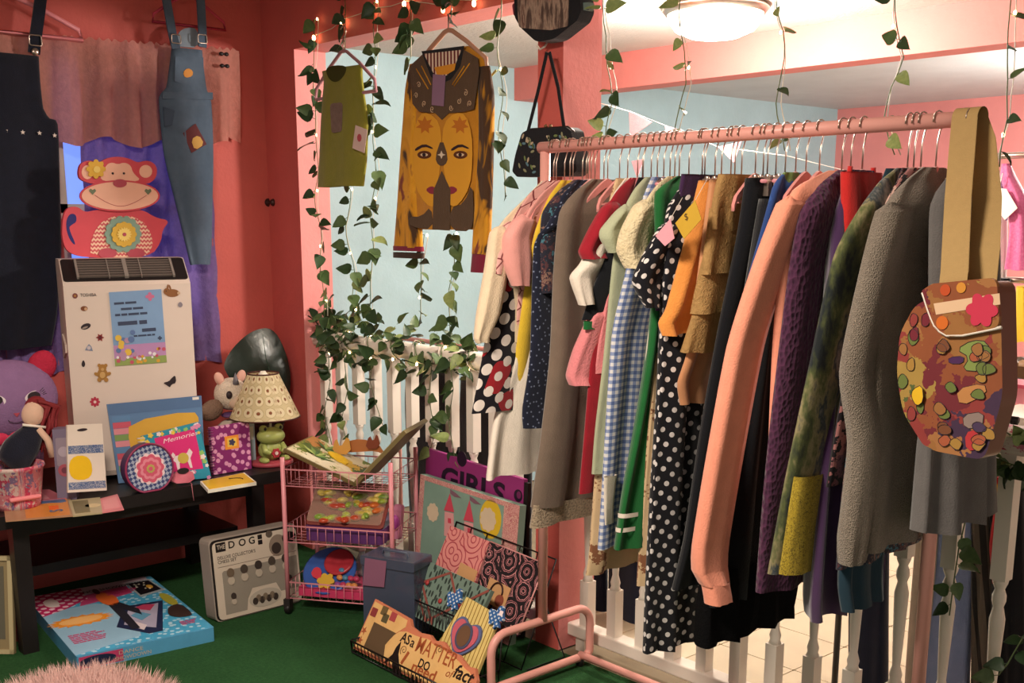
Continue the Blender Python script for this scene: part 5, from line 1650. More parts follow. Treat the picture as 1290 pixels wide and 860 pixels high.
m_cr2 = plain('#D2BFA2', 0.6); m_tw = plain('#C8485A', 0.55); m_tl = plain('#D99A9A', 0.55)
w_ = q[1][0] - q[0][0]
m_pt = fab('pink_scroll_border', floral([(0, '#C98A8C'), (0.4, '#A84A56'), (0.62, '#D8B29E')], 75, 0.4), 0.6, 50, 0.02, 0)
MB().flat(fcc, [bil(q, 0, 0), bil(q, 1, 0), bil(q, 1, 0.035), bil(q, 0, 0.035)], 0.0002).build('border', m_pt, t)
MB().flat(fcc, [bil(q, 0, 0), bil(q, 0.05, 0), bil(q, 0.05, 1), bil(q, 0, 1)], 0.0004).build('border', m_pt, t)
MB().flat(fcc, [bil(q, 0.86, 0.02), bil(q, 1, 0.02), bil(q, 1, 1), bil(q, 0.86, 1)], 0.0004).build('border', m_pt, t)
c = cpx([(610, 665)])[0]
MB().flat(fcc, circ(c[0] + 0.012, c[1], 0.058, 0.07), 0.0002).build('sun', plain('#D6B42C', 0.6), t)
MB().flat(fcc, flower(c[0], c[1] - 0.004, 0.044, 9, 0.14), 0.001).build('cloud', m_cr2, t)
c = cpx([(110, 610)])[0]
MB().flat(fcc, flower(c[0], c[1], 0.036, 9, 0.14), 0.0006).build('cloud', m_cr2, t)
for cx_, ty, by in ((258, 440, 600), (435, 500, 690)):
    tw = MB().flat(fcc, cpx([(cx_ - 40, by), (cx_ + 40, by + 20), (cx_ + 45, by + 240), (cx_ - 45, by + 220)]), 0.0006).build('tower', m_tl, t)
    MB().flat(fcc, cpx([(cx_ + 8, ty), (cx_ + 46, by + 10), (cx_ - 46, by - 10)]), 0.0012).build('tower_roof', m_tw, tw)
    MB().flat(fcc, cpx([(cx_ - 10, by + 60), (cx_ + 18, by + 66), (cx_ + 18, by + 110), (cx_ - 10, by + 104)]), 0.0012).build('tower_window', m_tw, tw)
    MB().flat(fcc, cpx([(cx_ + 10, ty - 40), (cx_ + 60, ty - 5), (cx_ + 110, ty + 40), (cx_ + 50, ty + 30), (cx_ + 12, ty)]), 0.0012).build('flag', plain('#7E5A68', 0.6), tw)

# memo boards in a wire easel
fme = FY(2.25, 0, 0.001, 0.42)
m_circ = fab('pink_ring_fabric', lambda g: g.ramp(g.math('FRACT', g.math('MULTIPLY', g.vor(g.uv(), 13, 0.9, 'Distance', 'F1', '2D'), 4.2)), [(0, '#D98C86'), (0.55, '#A8434E'), (0.8, '#D98C86')], True))
def paisley(g):
    d = g.vor(g.uv(), 14, 0.8, 'Distance', 'F1', '2D')
    n = g.noise(g.uv(), 60, 2)
    return g.ramp(g.math('FRACT', g.math('MULTIPLY_ADD', n, 0.6, g.math('MULTIPLY', d, 3.4))), [(0, '#1C1418'), (0.6, '#C98A8C'), (0.74, '#1C1418'), (0.9, '#B8747A')], True)
m_pais = fab('black_pink_paisley', paisley)
qa = fme.pxs([(571, 663), (620, 683), (596, 752), (548, 722)]); qa = [(a, max(0.012, c)) for a, c in qa]
t = thing('memo_board', 'pink swirl fabric memo board in the wire easel', 'memo board', fme.w(qa[3][0], 0))
MB().prism(fme, qa, 0, 0.014).build('padded_board', m_circ, t)
MB().flat(fme, quad(qa, 0.55, 0.55, 0.98, 0.85), 0.0142, 0, 0.002).build('kraft_tag', plain('#C99A6A', 0.7), t)
qb = fme.pxs([(621, 683), (690, 711), (655, 800), (598, 760)]); qb = [(a, max(0.012, c)) for a, c in qb]
t = thing('memo_board', 'black and pink paisley fabric memo board in the wire easel', 'memo board', fme.w(qb[3][0], 0))
MB().prism(fme, qb, 0, 0.014).build('padded_board', m_pais, t)
MB().tube([fme.w(*qb[0], 0.012), fme.w(*qb[1], 0.012), fme.w(*qb[2], 0.012)], 0.003, 6).build('piping', plain('#D79A98', 0.6), t)
MB().flat(fme, quad(qb, 0.2, 0.5, 0.62, 0.85), 0.0142, 0, 0.002).build('kraft_tag', plain('#C99A6A', 0.7), t)
c = bil(qb, 0.42, 0.66)
MB().tube([fme.w(c[0] + 0.03 * math.cos(a) - 0.005, c[1] + 0.035 * math.sin(a), 0.018) for a in [PI * k / 10 for k in range(11)]], 0.0035, 6).build('leather_loop', plain('#3A1C18', 0.5), t)
MB().flat(fme, circ(c[0] + 0.02, c[1] - 0.02, 0.02), 0.0165, 0, 0.003).build('tag_stamp', plain('#8E4A38', 0.6), t)
b = MB()
fe_ = FY(2.27, 0, 0.001, 0.42)
P = [(qa[0][0] - 0.012, 0.012), (qa[0][0] - 0.012, qa[0][1] + 0.012), (qb[1][0] + 0.012, qb[1][1] + 0.016), (qb[1][0] + 0.012, 0.012)]
b.tube([fe_.w(*p) for p in P], 0.0035, 6, 0, True)
for k in range(1, 6):
    i = k / 6
    b.tube([fe_.w(lerp(P[0][0], P[3][0], i), 0.012), fe_.w(lerp(P[1][0], P[2][0], i), lerp(P[1][1], P[2][1], i))], 0.002, 5)
t = thing('wire_easel', 'black wire easel stand holding the memo boards before the column', 'easel', fe_.w((P[0][0] + P[3][0]) / 2, 0))
tag(b.build('wire_back', m_blackwire, t), kind='stuff')
for x_ in (P[0][0], P[3][0]):
    MB().tube([fe_.w(x_, 0.25, 0), Vector((x_, 2.47, 0.004)), Vector((x_, 2.30, 0.004))], 0.003, 6).build('strut', m_blackwire, t)

# teal memo board
ftm = FY(2.13, 0, 0.001, 0.50)
qt = ftm.pxs([(526, 700), (623, 745), (592, 812), (508, 768)]); qt = [(a, max(0.012, c)) for a, c in qt]
t = thing('memo_board', 'teal leaf print memo board with crossing brown ribbons', 'memo board', ftm.w(qt[3][0], 0))
m_teal = fab('teal_leaf_fabric', lambda g: g.mix(g.math('LESS_THAN', g.vor(g.mapv(g.uv(), (60, 26, 1), (0, 0, 0.5)), 1.0, 1.0, 'Distance', 'F1', '2D'), 0.3), '#6E8478', '#2E3A34'))
MB().prism(ftm, qt, 0, 0.016).build('padded_board', m_teal, t)
m_rib = cloth('#8A4A40', None, 500)
for (i0, j0), (i1, j1) in (((0.02, 0.02), (0.5, 0.98)), ((0.5, 0.02), (0.98, 0.98)), ((0.5, 0.02), (0.02, 0.6)), ((0.98, 0.02), (0.4, 0.98)), ((0.02, 0.3), (0.4, 0.98))):
    a0, a1 = Vector(bil(qt, i0, j0)), Vector(bil(qt, i1, j1)); dv = (a1 - a0).normalized(); nv = Vector((-dv.y, dv.x)) * 0.0045
    MB().flat(ftm, [tuple(a0 - nv), tuple(a1 - nv), tuple(a1 + nv), tuple(a0 + nv)], 0.0162 + 0.0004 * i0, 0, 0.0012).build('ribbon', m_rib, t)
for i, j in ((0.5, 0.55), (0.27, 0.36), (0.75, 0.5)):
    MB().lathe([(0.009, 0.0175), (0.009, 0.021), (0.004, 0.023)], ftm.w(*bil(qt, i, j)), 12, 0, ftm).build('button', plain('#A83A3A', 0.4), t)

# heart picture frame with bows
fht = FY(2.035, 0, 0.001, 0.52)


def hp(pts): return fht.pxs([(440 + x / 5.864, 740 + y / 5.864) for x, y in pts])


qh = hp([(885, 75), (1125, 215), (960, 640), (640, 470)]); qh = [(a, max(0.012, c)) for a, c in qh]
t = thing('heart_keepsake', 'yellow striped photo frame with pink heart and blue dotted bows', 'picture frame', fht.w(qh[3][0], 0))
m_ys = fab('yellow_stripe_paint', lambda g: g.mix(g.math('GREATER_THAN', g.math('FRACT', g.math('MULTIPLY', g.sep(g.uv())[0], 60)), 0.78), '#D9C27A', '#8A6A2A'), 0.5, 50, 0.02, 0)
MB().prism(fht, qh, 0, 0.012).build('striped_panel', m_ys, t)
def heart(cx, cy, s): return smooth([(cx, cy - 1.1 * s), (cx - 0.9 * s, cy - 0.3 * s), (cx - 1.05 * s, cy + 0.35 * s), (cx - 0.6 * s, cy + 0.85 * s), (cx - 0.05 * s, cy + 0.55 * s), (cx + 0.05 * s, cy + 0.55 * s), (cx + 0.6 * s, cy + 0.85 * s), (cx + 1.05 * s, cy + 0.35 * s), (cx + 0.9 * s, cy - 0.3 * s)], 2)
def rot2(pts, c, a): return [(c[0] + (x - c[0]) * math.cos(a) - (y - c[1]) * math.sin(a), c[1] + (x - c[0]) * math.sin(a) + (y - c[1]) * math.cos(a)) for x, y in pts]
c = hp([(880, 370)])[0]
h0 = MB().prism(fht, rot2(heart(c[0], c[1], 0.070), c, -0.1), 0.012, 0.020).build('heart_border', plain('#5A6690', 0.5), t)
MB().prism(fht, rot2(heart(c[0], c[1], 0.060), c, -0.1), 0.020, 0.024).build('heart', plain('#C4606E', 0.5), h0)
MB().prism(fht, circ(c[0] + 0.004, c[1], 0.037, 0.043), 0.024, 0.027).build('opening_rim', plain('#4A4F68', 0.5), h0)
MB().prism(fht, circ(c[0] + 0.004, c[1], 0.029, 0.035), 0.027, 0.028).build('opening', plain('#6A4E38', 0.5), h0)
m_bd = fab('blue_dot_bow', dots('#35639C', '#C9D2DC', 75, 0.27), 0.5, 50, 0.02, 0)
for cx_, cy_ in ((810, 90), (1120, 220)):
    c = hp([(cx_, cy_)])[0]
    bow = [(0, 0.012), (0.02, 0.035), (0.045, 0.03), (0.038, 0.0), (0.045, -0.028), (0.02, -0.03), (0.008, -0.012), (0.02, -0.055), (0.0, -0.045), (-0.02, -0.055), (-0.008, -0.012), (-0.02, -0.03), (-0.045, -0.028), (-0.038, 0.0), (-0.045, 0.03), (-0.02, 0.035)]
    MB().prism(fht, smooth(rot2([(c[0] + x * 0.72, c[1] + y * 0.8) for x, y in bow], c, 0.5), 1), 0.014, 0.024).build('bow', m_bd, t)
MB().flat(fht, rrect(*[lerp(hp([(1160, 205)])[0][0], 0, 0) + d_ for d_ in (-0.008, 0.008)], *[hp([(1160, 205)])[0][1] + d_ for d_ in (-0.008, 0.008)], 0.002), 0.0245).build('price_dot', m_wh, t)

# wooden sign frame in front
fsg = FY(1.975, 0, 0.001, 0.52)


def sp_(pts): return fsg.pxs([(440 + x / 5.864, 740 + y / 5.864) for x, y in pts])


t = thing('wooden_sign', 'painted wooden photo frame sign lettered As a MATTER of fact in the wire basket', 'sign', fsg.w(*sp_([(200, 470)])[0]))
out = sp_([(215, 90), (470, 235), (480, 290), (545, 340), (620, 355), (650, 400), (720, 405), (760, 470), (830, 500), (900, 590), (950, 600), (965, 690), (930, 860), (560, 760), (50, 455)])
out = [(a, max(0.004, c)) for a, c in out]
m_sg = fab('honey_painted_wood', lambda g: g.mix(g.noise(g.obj(), 22, 4), '#D8A766', '#E3BC80'), 0.55, 50, 0.05, 0)
MB().prism(fsg, out, 0, 0.014).build('board', plain('#C97A5A', 0.55), t)
inn = sp_([(330, 375), (420, 320), (540, 375), (620, 390), (640, 430), (710, 440), (750, 500), (820, 535), (880, 610), (925, 640), (920, 700), (890, 830), (560, 730), (290, 560), (290, 440)]); inn = [(a, max(0.008, c)) for a, c in inn]
MB().prism(fsg, smooth(inn, 1), 0.014, 0.016).build('cloud_panel', m_sg, t)
MB().prism(fsg, sp_([(215, 110), (455, 250), (440, 300), (330, 370), (290, 540), (65, 440)]), 0.014, 0.0152).build('frame_panel', m_sg, t)
MB().prism(fsg, sp_([(210, 262), (370, 345), (290, 430), (275, 545), (130, 450)]), 0.0152, 0.0162).build('photo_opening', plain('#5E4A34', 0.6), t)
for k, (cx_, cy_, co) in enumerate(((208, 190, '#8A3A3A'), (285, 180, '#6A5A3A'), (350, 225, '#A8484A'), (290, 235, '#5A5238'))):
    MB().flat(fsg, rrect(*[sp_([(cx_, cy_)])[0][0] + d_ for d_ in (-0.016, 0.016)], *[sp_([(cx_, cy_)])[0][1] + d_ for d_ in (-0.015, 0.015)], 0.003), 0.0154).build('square_motif', plain(co, 0.5), t)
for k, (cx_, cy_) in enumerate(((135, 325), (105, 395))):
    MB().flat(fsg, star(*sp_([(cx_, cy_)])[0], 0.016, 0.006, 5, 0.3 * k), 0.0154).build('star_motif', plain('#A85A3A', 0.5), t)
MB().prism(fsg, sp_([(410, 410), (390, 500), (398, 600), (420, 720), (350, 690), (345, 540), (280, 565), (350, 500), (375, 450)]), 0.0165, 0.0185).build('black_figure', m_black, t)
m_tr = plain('#A0522E', 0.5); m_tb = plain('#241a18', 0.5)
L0 = lambda x, y: sp_([(x, y)])[0]
lettering('AS', fsg, *L0(398, 400), 0.032, m_tb, t, 0.0165, 0.05, -0.02, bold=0.02)
lettering('a', fsg, *L0(470, 440), 0.032, m_tb, t, 0.0165, 0.02, -0.02, bold=0.01)
lettering('MATTER', fsg, *L0(510, 475), 0.05, m_tr, t, 0.0165, 0.20, 0.0, bold=0.004)
lettering('of', fsg, *L0(735, 660), 0.026, m_tr, t, 0.0165, 0.035, 0.0, shear=0.3)
lettering('fact', fsg, *L0(790, 665), 0.042, m_tb, t, 0.0165, 0.09, 0.0, bold=0.02, shear=0.2)
lettering('I', fsg, *L0(405, 560), 0.045, m_tr, t, 0.0165, 0.012, -0.3, bold=0.02)
lettering('DO', fsg, *L0(530, 590), 0.028, m_tb, t, 0.0165, 0.055, 0.0, bold=0.02)
lettering('need', fsg, *L0(480, 620), 0.034, m_tr, t, 0.0165, 0.12, 0.0, bold=0.02)
lettering('AN', fsg, *L0(450, 715), 0.034, m_tb, t, 0.0165, 0.06, 0.0, bold=0.03)
for cx_, cy_ in ((430, 470), (695, 465)):
    c = L0(cx_, cy_)
    MB().tube([fsg.w(c[0] + 0.0016 * a * math.cos(a), c[1] + 0.0016 * a * math.sin(a), 0.017) for a in [1 + k * 0.6 for k in range(17)]], 0.0012, 5).build('scroll_motif', plain('#7A5A3A', 0.5), t)

# black wire basket holding the frames
yb0, yb1 = 1.955, 2.20
xa = PYY(444, 826, yb0).x; xb = PYY(617, 830, 2.12).x
t = thing('wire_basket', 'black wire basket on the carpet holding frames and memo boards', 'basket', ((xa + xb) / 2, (yb0 + yb1) / 2, 0))


def wire_panel(A, B, z0, z1_, nw, name, lean=0.0):
    b = MB(); A = Vector(A); B = Vector(B)
    up = Vector((0, lean, 1))
    b.tube([A + Vector((0, 0, z0)), A + up * z1_, B + up * z1_, B + Vector((0, 0, z0))], 0.0032, 6, 0, True)
    for k in range(1, nw):
        p = A.lerp(B, k / nw)
        b.tube([p + Vector((0, 0, z0)), p + up * z1_], 0.0018, 5)
    return tag(b.build(name, m_blackwire, t), kind='stuff')


wire_panel((xa, yb0, 0), (xb, yb0, 0), 0.006, 0.048, 26, 'front_wires', -0.1)
zbk = PYY(490, 757, yb1 - 0.03).z
wire_panel((xa, 2.155, 0), (xb, 2.155, 0), 0.006, 0.16, 30, 'back_wires', 0.1)
wire_panel((xa, yb0, 0), (xa, 2.155, 0), 0.006, 0.05, 8, 'side_wires')
wire_panel((xb, yb0, 0), (xb, 2.155, 0), 0.006, 0.05, 8, 'side_wires')

# ------------------------------------------------------------------ hangers on the rack
def hanger_mesh(half=0.2, drop=0.085):
    b = MB()
    pts = []
    for k in range(-10, 11):
        s_ = k / 10.0
        z = -0.105 - drop * (abs(s_) ** 1.25) - (0.012 if abs(s_) > 0.95 else 0)
        pts.append((half * s_, z))
    up = [(y, z + 0.011 * (1 - 0.3 * abs(y) / half)) for y, z in pts]; lo = [(y, z - 0.012 * (1 - 0.3 * abs(y) / half)) for y, z in pts[::-1]]
    b.prism(Fr((0, 0, 0), (0, 1, 0), (0, 0, 1)), up + lo, -0.0045, 0.0045, 0, True)
    b.tube([(0, -half * 0.93, -0.103 - drop), (0, half * 0.93, -0.103 - drop)], 0.004, 6)
    return b


def hook_mesh():
    b = MB(); R_ = 0.0205
    pts = [(0, 0.001, -0.10), (0, 0.001, -0.045)] + [(0, R_ * math.cos(a), R_ * math.sin(a)) for a in [math.radians(-60 + 25 * k) for k in range(11)]]
    b.tube(pts, 0.0018, 6)
    return b


DROPS = (0.06, 0.09, 0.12, 0.155)
hm_pink = [hanger_mesh(0.2, d).mesh('velvet_hanger', m_hanger) for d in DROPS]
hm_red = [hanger_mesh(0.2, d).mesh('velvet_hanger', m_hanger2) for d in DROPS]
hk_me = hook_mesh().mesh('hook', m_metal)
cb_ = MB(); cb_.tube([(0, -0.13, -0.115), (0, 0.13, -0.115)], 0.0045, 8)
clip_bar = cb_.mesh('clip_hanger', plain('#D48A92', 0.4))
cl = MB(); cl.box((-0.009, -0.018, -0.15), (0.009, 0.018, -0.105)); cl.tube([(0, -0.012, -0.104), (0, 0.012, -0.104)], 0.006, 6)
clip_me = cl.mesh('clip', m_metal)
HX = []


HL = set()


def short(label):
    stop = {'with', 'at', 'near', 'hanging', 'beside', 'whose', 'between', 'on', 'clipped', 'over', 'under', 'tucked', 'below', 'in', 'behind'}
    w = label.split()
    n = next((i for i, q in enumerate(w) if i > 1 and q in stop), len(w))
    s = ' '.join(w[:n])
    if s in HL: s = ' '.join(w[:11])
    HL.add(s)
    return s


def add_hanger(x, kind='velvet', wide=1.0, drop=0.06, holds=None):
    di = min(range(4), key=lambda k: abs(DROPS[k] - drop))
    HX.append(x)
    kn = {'velvet': 'pink velvet hanger', 'red': 'magenta velvet hanger', 'clip': 'pink clip hanger'}[kind]
    lab = kn + (' inside the ' if kind != 'clip' else ' gripping the ') + short(holds) if holds else 'spare ' + kn + ' squeezed between garments on the rack rod'
    me = {'velvet': hm_pink[di], 'red': hm_red[di], 'clip': clip_bar}[kind]
    o = inst(me, 'clip_hanger' if kind == 'clip' else 'velvet_hanger', None, (x, YRK, ZROD), (0, 0, random.uniform(-0.06, 0.06)), (1, wide, 1))
    tag(o, lab, 'hanger', {'velvet': 'pink velvet hangers on the rack', 'red': 'magenta velvet hangers on the rack', 'clip': 'clip hangers on the rack'}[kind])
    inst(hk_me, 'hook', o, (0, 0, 0), (0, 0, 0), (1, 1 / wide, 1))
    if kind == 'clip':
        for s_ in (-1, 1): inst(clip_me, 'clip', o, (0, s_ * 0.075, 0))
    return o


# ------------------------------------------------------------------ garments
GN = [0]


def row(u, v, w, far, d):
    p = PYY(u, v, YRK - w)
    if p.x < -2.405: p = PX(u, v, -2.405)
    return (p.z, p.y, YRK + w * far, p.x, d)


def garment(name, label, cat, mat, near, neck=True, far=1.0, d=0.015, fold=(0.005, 2.2), sleeves=(), hang='velvet', smat=None, wide=None, group=None, shift=0.0):
    GN[0] += 1
    rows = [row(u, v, w, far, d) for u, v, w in near]
    x0 = rows[0][3] + shift
    rows = [(z, a, c, x + shift, dd) for z, a, c, x, dd in rows]
    zt_ = rows[0][0]
    if neck:
        w0 = near[0][2]
        top = max(1.556, zt_ + 0.04)
        rows = [(top, YRK - 0.045, YRK + 0.045, x0, 0.006), (lerp(top, zt_, 0.35), YRK - lerp(0.045, w0, 0.5), YRK + lerp(0.045, w0, 0.5), x0, 0.010)] + rows
    t = thing(name, label, cat, (x0, YRK, min(r[0] for r in rows)), group)
    MB().loft(rings_of(rows, 36, 40, fold[0] * 1.5, fold[1] * 1.3, GN[0]), 0, (not neck, False)).build('garment_body', mat, t)
    for sl in sleeves:
        rr = []
        for u, v, w, sw in sl:
            p = PYY(u, v, YRK - w)
            if p.x < -2.40: p = PX(u, v, -2.40)
            rr.append((p.z, p.y, p.y + sw, p.x + shift, min(0.03, sw * 0.38)))
        p0 = rr[0]
        rr = [(p0[0] + 0.018, p0[1] + 0.025, p0[2] - 0.01, p0[3], 0.006)] + rr
        MB().loft(rings_of(rr, 26, 24, 0.0045, 1.9, GN[0] + 50, 'x', 0.9), 0, (True, False)).build('sleeve', smat or mat, t)
    if hang:
        add_hanger(x0, hang, wide if wide else max(0.35, min(1.0, (near[0][2] - 0.012) / 0.2)), 1.547 - zt_ + 0.012, label)
    GL[label] = t
    return t


GL = {}


def body_x(t): return t.location.x


def trim_band(t, pts, w, h, mat, name='hem_band', d=0.018, scale=1.0):
    """band wrapped round the garment at a pixel height: pts (u,v,w)"""
    r0 = row(*pts, 1.0, d)
    rows = [(r0[0] + h, r0[1] - 0.001, r0[2] + 0.001, r0[3], d), (r0[0], r0[1] - 0.002, r0[2] + 0.002, r0[3], d)]
    return MB().loft(rings_of(rows, 3, 28, 0.0, 2, 1), 0).build(name, mat, t)


m_cream = cloth('#E2CDAE', None, 260, 0.35)
m_creamw = cloth('#E6DACB', None, 260, 0.3)
m_taupe = cloth('#7B6A5C', '#6e5f53', 320, 0.3)
m_navyp = fab('navy_tiny_print', lambda g: g.mix(g.math('LESS_THAN', g.vor(g.uv(), 55, 1.0, 'Distance', 'F1', '2D'), 0.14), '#1E2234', '#77809A'))
m_pinkprint = fab('pink_outline_print', lambda g: g.mix(g.math('LESS_THAN', g.vor(g.uv(), 26, 1.0, 'Distance', 'DISTANCE_TO_EDGE', '2D'), 0.05), '#DBA69E', '#7A3A3E'))
m_mouse = fab('black_big_white_dots', lambda g: g.mix(g.math('GREATER_THAN', g.noise(g.uv(), 7, 1), 0.60), dots('#17131A', '#E0D4CB', 22, 0.36, 0.5)(g), dots('#9A1F28', '#E0D4CB', 22, 0.3, 0.5)(g)))
m_yel = cloth('#DDB838', None, 300, 0.3)
m_red2 = cloth('#9E1E2C', '#8a1826', 300, 0.25)
m_pinkt = cloth('#E09C94', None, 300, 0.25)
m_pinkk = cloth('#DC8488', None, 200, 0.4)
m_dfloral = fab('dark_small_floral', floral([(0, '#2A2A36'), (0.45, '#5A3A3E'), (0.6, '#2A2A36'), (0.8, '#8A6A5E'), (0.92, '#4A7A8A')], 40))
m_sage = cloth('#AEB394', None, 300, 0.3)
m_ging = fab('blue_gingham', gingham('#D9D8DA', '#8E9CC0', '#5A6EA2', 52))
m_lacec = fab('cream_ruffle_lace', lambda g: g.mix(g.noise(g.obj(), 60, 4), '#E4D6B4', '#CDBB92'), 0.9, 120, 0.9)
m_green = cloth('#1F6A34', '#1a5c2c', 300, 0.25)
m_pol = fab('black_white_polka', dots('#14141B', '#D9D3D0', 34, 0.24, 0.5))
m_ppl = cloth('#43284E', '#382244', 300, 0.3)
m_org = cloth('#E79A4E', '#dd8c42', 240, 0.35)
m_tul = gauze('tan_tulle', (214, 172, 112), 0.25, 1, 90)
m_sat = cloth('#C98F66', None, 300, 0.15, 0.35)
m_bk = cloth('#101218', None, 300, 0.25)
m_blug = fab('blue_green_print', lambda g: g.ramp(g.noise(g.mapv(g.obj(), (1, 1, 1)), 7, 2), [(0, '#2E4A86'), (0.5, '#35589A'), (0.53, '#6E8A4A'), (0.62, '#3E7A5A'), (0.66, '#2E4A86')], True))
m_peach = cloth('#EE9C80', '#e8937a', 240, 0.25)
def knit(name, c1, c2, sc=130):
    g = NG(name, 0.95, 0, 0.1)
    v = g.vor(g.mapv(g.obj(), (1, 1, 0.6)), sc, 0.8)
    g.vary(g.mix(v, c2, c1), 0.18, 30); g.sheen(0.2); g.bump(v, 0.6, 0.008)
    return g.mat
m_pcard = knit('purple_bobble_knit', '#5E3450', '#3A2036', 110)
m_gknit = knit('grey_slub_knit', '#8E8376', '#766c60', 420)
m_photo = fab('green_photo_print', lambda g: g.ramp(g.noise(g.mapv(g.obj(), (1, 1, 0.45)), 9, 5, 0.62), [(0, '#15171a'), (0.40, '#262C2E'), (0.48, '#59603A'), (0.53, '#8E8460'), (0.57, '#39444A'), (0.64, '#9A9288'), (0.72, '#2E3236'), (0.8, '#5A4A3A')]))
m_ystamp = fab('mustard_scroll_print', floral([(0, '#A8902C'), (0.45, '#6A5A20'), (0.62, '#B8A03A'), (0.85, '#8A7628')], 60, 0.5))
m_roses = fab('black_rose_print', floral([(0, '#1C171B'), (0.42, '#A8706E'), (0.52, '#1C171B'), (0.68, '#C9A598'), (0.76, '#2A2226'), (0.9, '#7A4A52')], 17, 0.5))
m_tred = cloth('#C22A28', None, 300, 0.25)
m_velv = cloth('#3E1E4A', None, 500, 0.2, 0.8, 0.9)
m_tealc = cloth('#1F3846', None, 400, 0.2)
m_grey = cloth('#5E5B5A', '#6a6664', 300, 0.3)
m_netting = gauze('black_netting', (16, 16, 18), 0.12, 1, 120)
m_tanfl = fab('tan_floral', floral([(0, '#D2B48C'), (0.7, '#8A5A3E'), (0.8, '#D2B48C')], 26))

G = garment
G('sweater', 'cream knit sweater at the far end of the pink rack', 'sweater', m_cream, [(628, 290, .17), (632, 360, .16), (636, 432, .16)], sleeves=[[(619, 293, .215, .06), (612, 340, .235, .075), (602, 395, .25, .075), (598, 425, .25, .05), (600, 432, .25, .045)]])
G('dress', 'black and red dress with big white polka dots near the far rack end', 'dress', m_mouse, [(640, 300, .16), (624, 373, .19), (610, 450, .22), (597, 522, .245)], wide=0.8)
G('tee_shirt', 'pale pink outline print tee with dark cuff beside the cream sweater', 'shirt', m_pinkprint, [(645, 282, .17), (648, 340, .16), (650, 390, .16)], sleeves=[[(632, 287, .20, .07), (618, 318, .235, .09), (614, 345, .24, .09)]])
G('skirt', 'long cream cotton skirt hanging low under the polka dot dress', 'skirt', m_creamw, [(672, 330, .12), (652, 430, .15), (622, 530, .2), (610, 603, .225)], neck=False, hang=None, d=0.03, fold=(0.008, 3))
G('nightgown', 'pink cartoon outline print dress beside the yellow top', 'dress', m_pinkprint, [(662, 288, .15), (655, 350, .155), (645, 430, .165), (634, 514, .175)])
G('tee_shirt', 'plain pink tee with pink sleeve over the printed dress', 'shirt', m_pinkt, [(662, 272, .17), (657, 330, .165), (660, 365, .155)], sleeves=[[(648, 278, .20, .07), (636, 300, .225, .09), (637, 332, .225, .09), (646, 360, .205, .06)]])
G('top', 'long yellow top hanging between pink print and navy dress', 'shirt', m_yel, [(674, 292, .145), (663, 345, .15), (650, 440, .16), (641, 507, .168)])
G('blouse', 'dark small floral blouse with teal spot beside the navy dress', 'blouse', m_dfloral, [(684, 270, .165), (681, 320, .16), (680, 370, .155)])
G('dress', 'navy dress with tiny pale print hanging before the taupe dress', 'dress', m_navyp, [(688, 284, .16), (672, 312, .175), (668, 450, .178), (659, 515, .185), (660, 540, .182)])
tp = G('dress', 'long taupe dress with crochet lace hem', 'dress', m_taupe, [(706, 268, .165), (699, 340, .168), (695, 450, .172), (683, 560, .195), (671, 640, .215)], d=0.024, fold=(0.008, 2.4))
# crochet hem of the taupe dress
def lace_col(g):
    d = g.vor(g.uv(), 60, 0.3, 'Distance', 'F1', '2D')
    return g.ramp(d, [(0, '#6A5C4E'), (0.3, '#A8967E'), (0.6, '#8A7A66')])
m_lace = fab('taupe_crochet', lace_col, 0.95, 200, 0.8)
r1 = row(672, 636, .213, 1.0, 0.025); r2 = row(667, 664, .225, 1.0, 0.027)
MB().loft(rings_of([r1, r2], 6, 28, 0.008, 2.4, GN[0]), 0).build('lace_hem', m_lace, tp)
G('dress', 'tan floral cotton dress whose hem shows below the gingham', 'dress', m_tanfl, [(760, 300, .09), (757, 500, .11), (744, 690, .135), (739, 724, .14)], hang='velvet', wide=0.6)
G('dress', 'deep red dress with red cap sleeve beside the taupe dress', 'dress', m_red2, [(766, 262, .13), (757, 330, .13), (745, 450, .135), (737, 540, .145), (729, 621, .15)], sleeves=[[(760, 262, .15, .06), (745, 288, .175, .08), (732, 315, .195, .085), (736, 326, .19, .075)]], hang='red')
G('tee_shirt', 'white cotton tee with ribbed cuff under the red sleeve', 'shirt', m_creamw, [(756, 290, .14), (748, 340, .14), (746, 385, .14)], sleeves=[[(752, 300, .155, .05), (735, 332, .185, .075), (722, 350, .20, .075), (732, 384, .185, .05)]])
G('sweater', 'rose pink knit top with short sleeve below the black tee', 'sweater', m_pinkk, [(776, 300, .10), (762, 400, .12), (752, 470, .125)], sleeves=[[(745, 398, .145, .06), (727, 440, .165, .085), (718, 474, .175, .09), (722, 486, .17, .085)]])
bt = G('tee_shirt', 'black tee with green lining edge over the rose knit', 'shirt', m_bk, [(786, 298, .10), (768, 320, .13), (748, 370, .155), (736, 404, .168)])
trim_band(bt, (736, 415, .168), 0, 0.022, m_green, 'green_edge', 0.016)
G('dress', 'sage green dress with cap sleeve and scalloped hem', 'dress', m_sage, [(786, 266, .125), (773, 330, .125), (762, 450, .128), (752, 540, .135), (748, 597, .14)], sleeves=[[(778, 266, .145, .06), (760, 288, .175, .075), (759, 300, .178, .075), (768, 318, .16, .05)]])
G('dress', 'blue and white gingham dress with cream ribbon', 'dress', m_ging, [(800, 296, .105), (789, 345, .115), (772, 420, .125), (764, 520, .13), (759, 600, .135), (753, 692, .145)], d=0.02)
gd = G('dress', 'green cheer dress with white striped collar and hem', 'dress', m_green, [(826, 246, .125), (826, 330, .11), (816, 440, .105), (804, 520, .115), (786, 620, .145), (776, 692, .163)], d=0.024, fold=(0.008, 2.6))
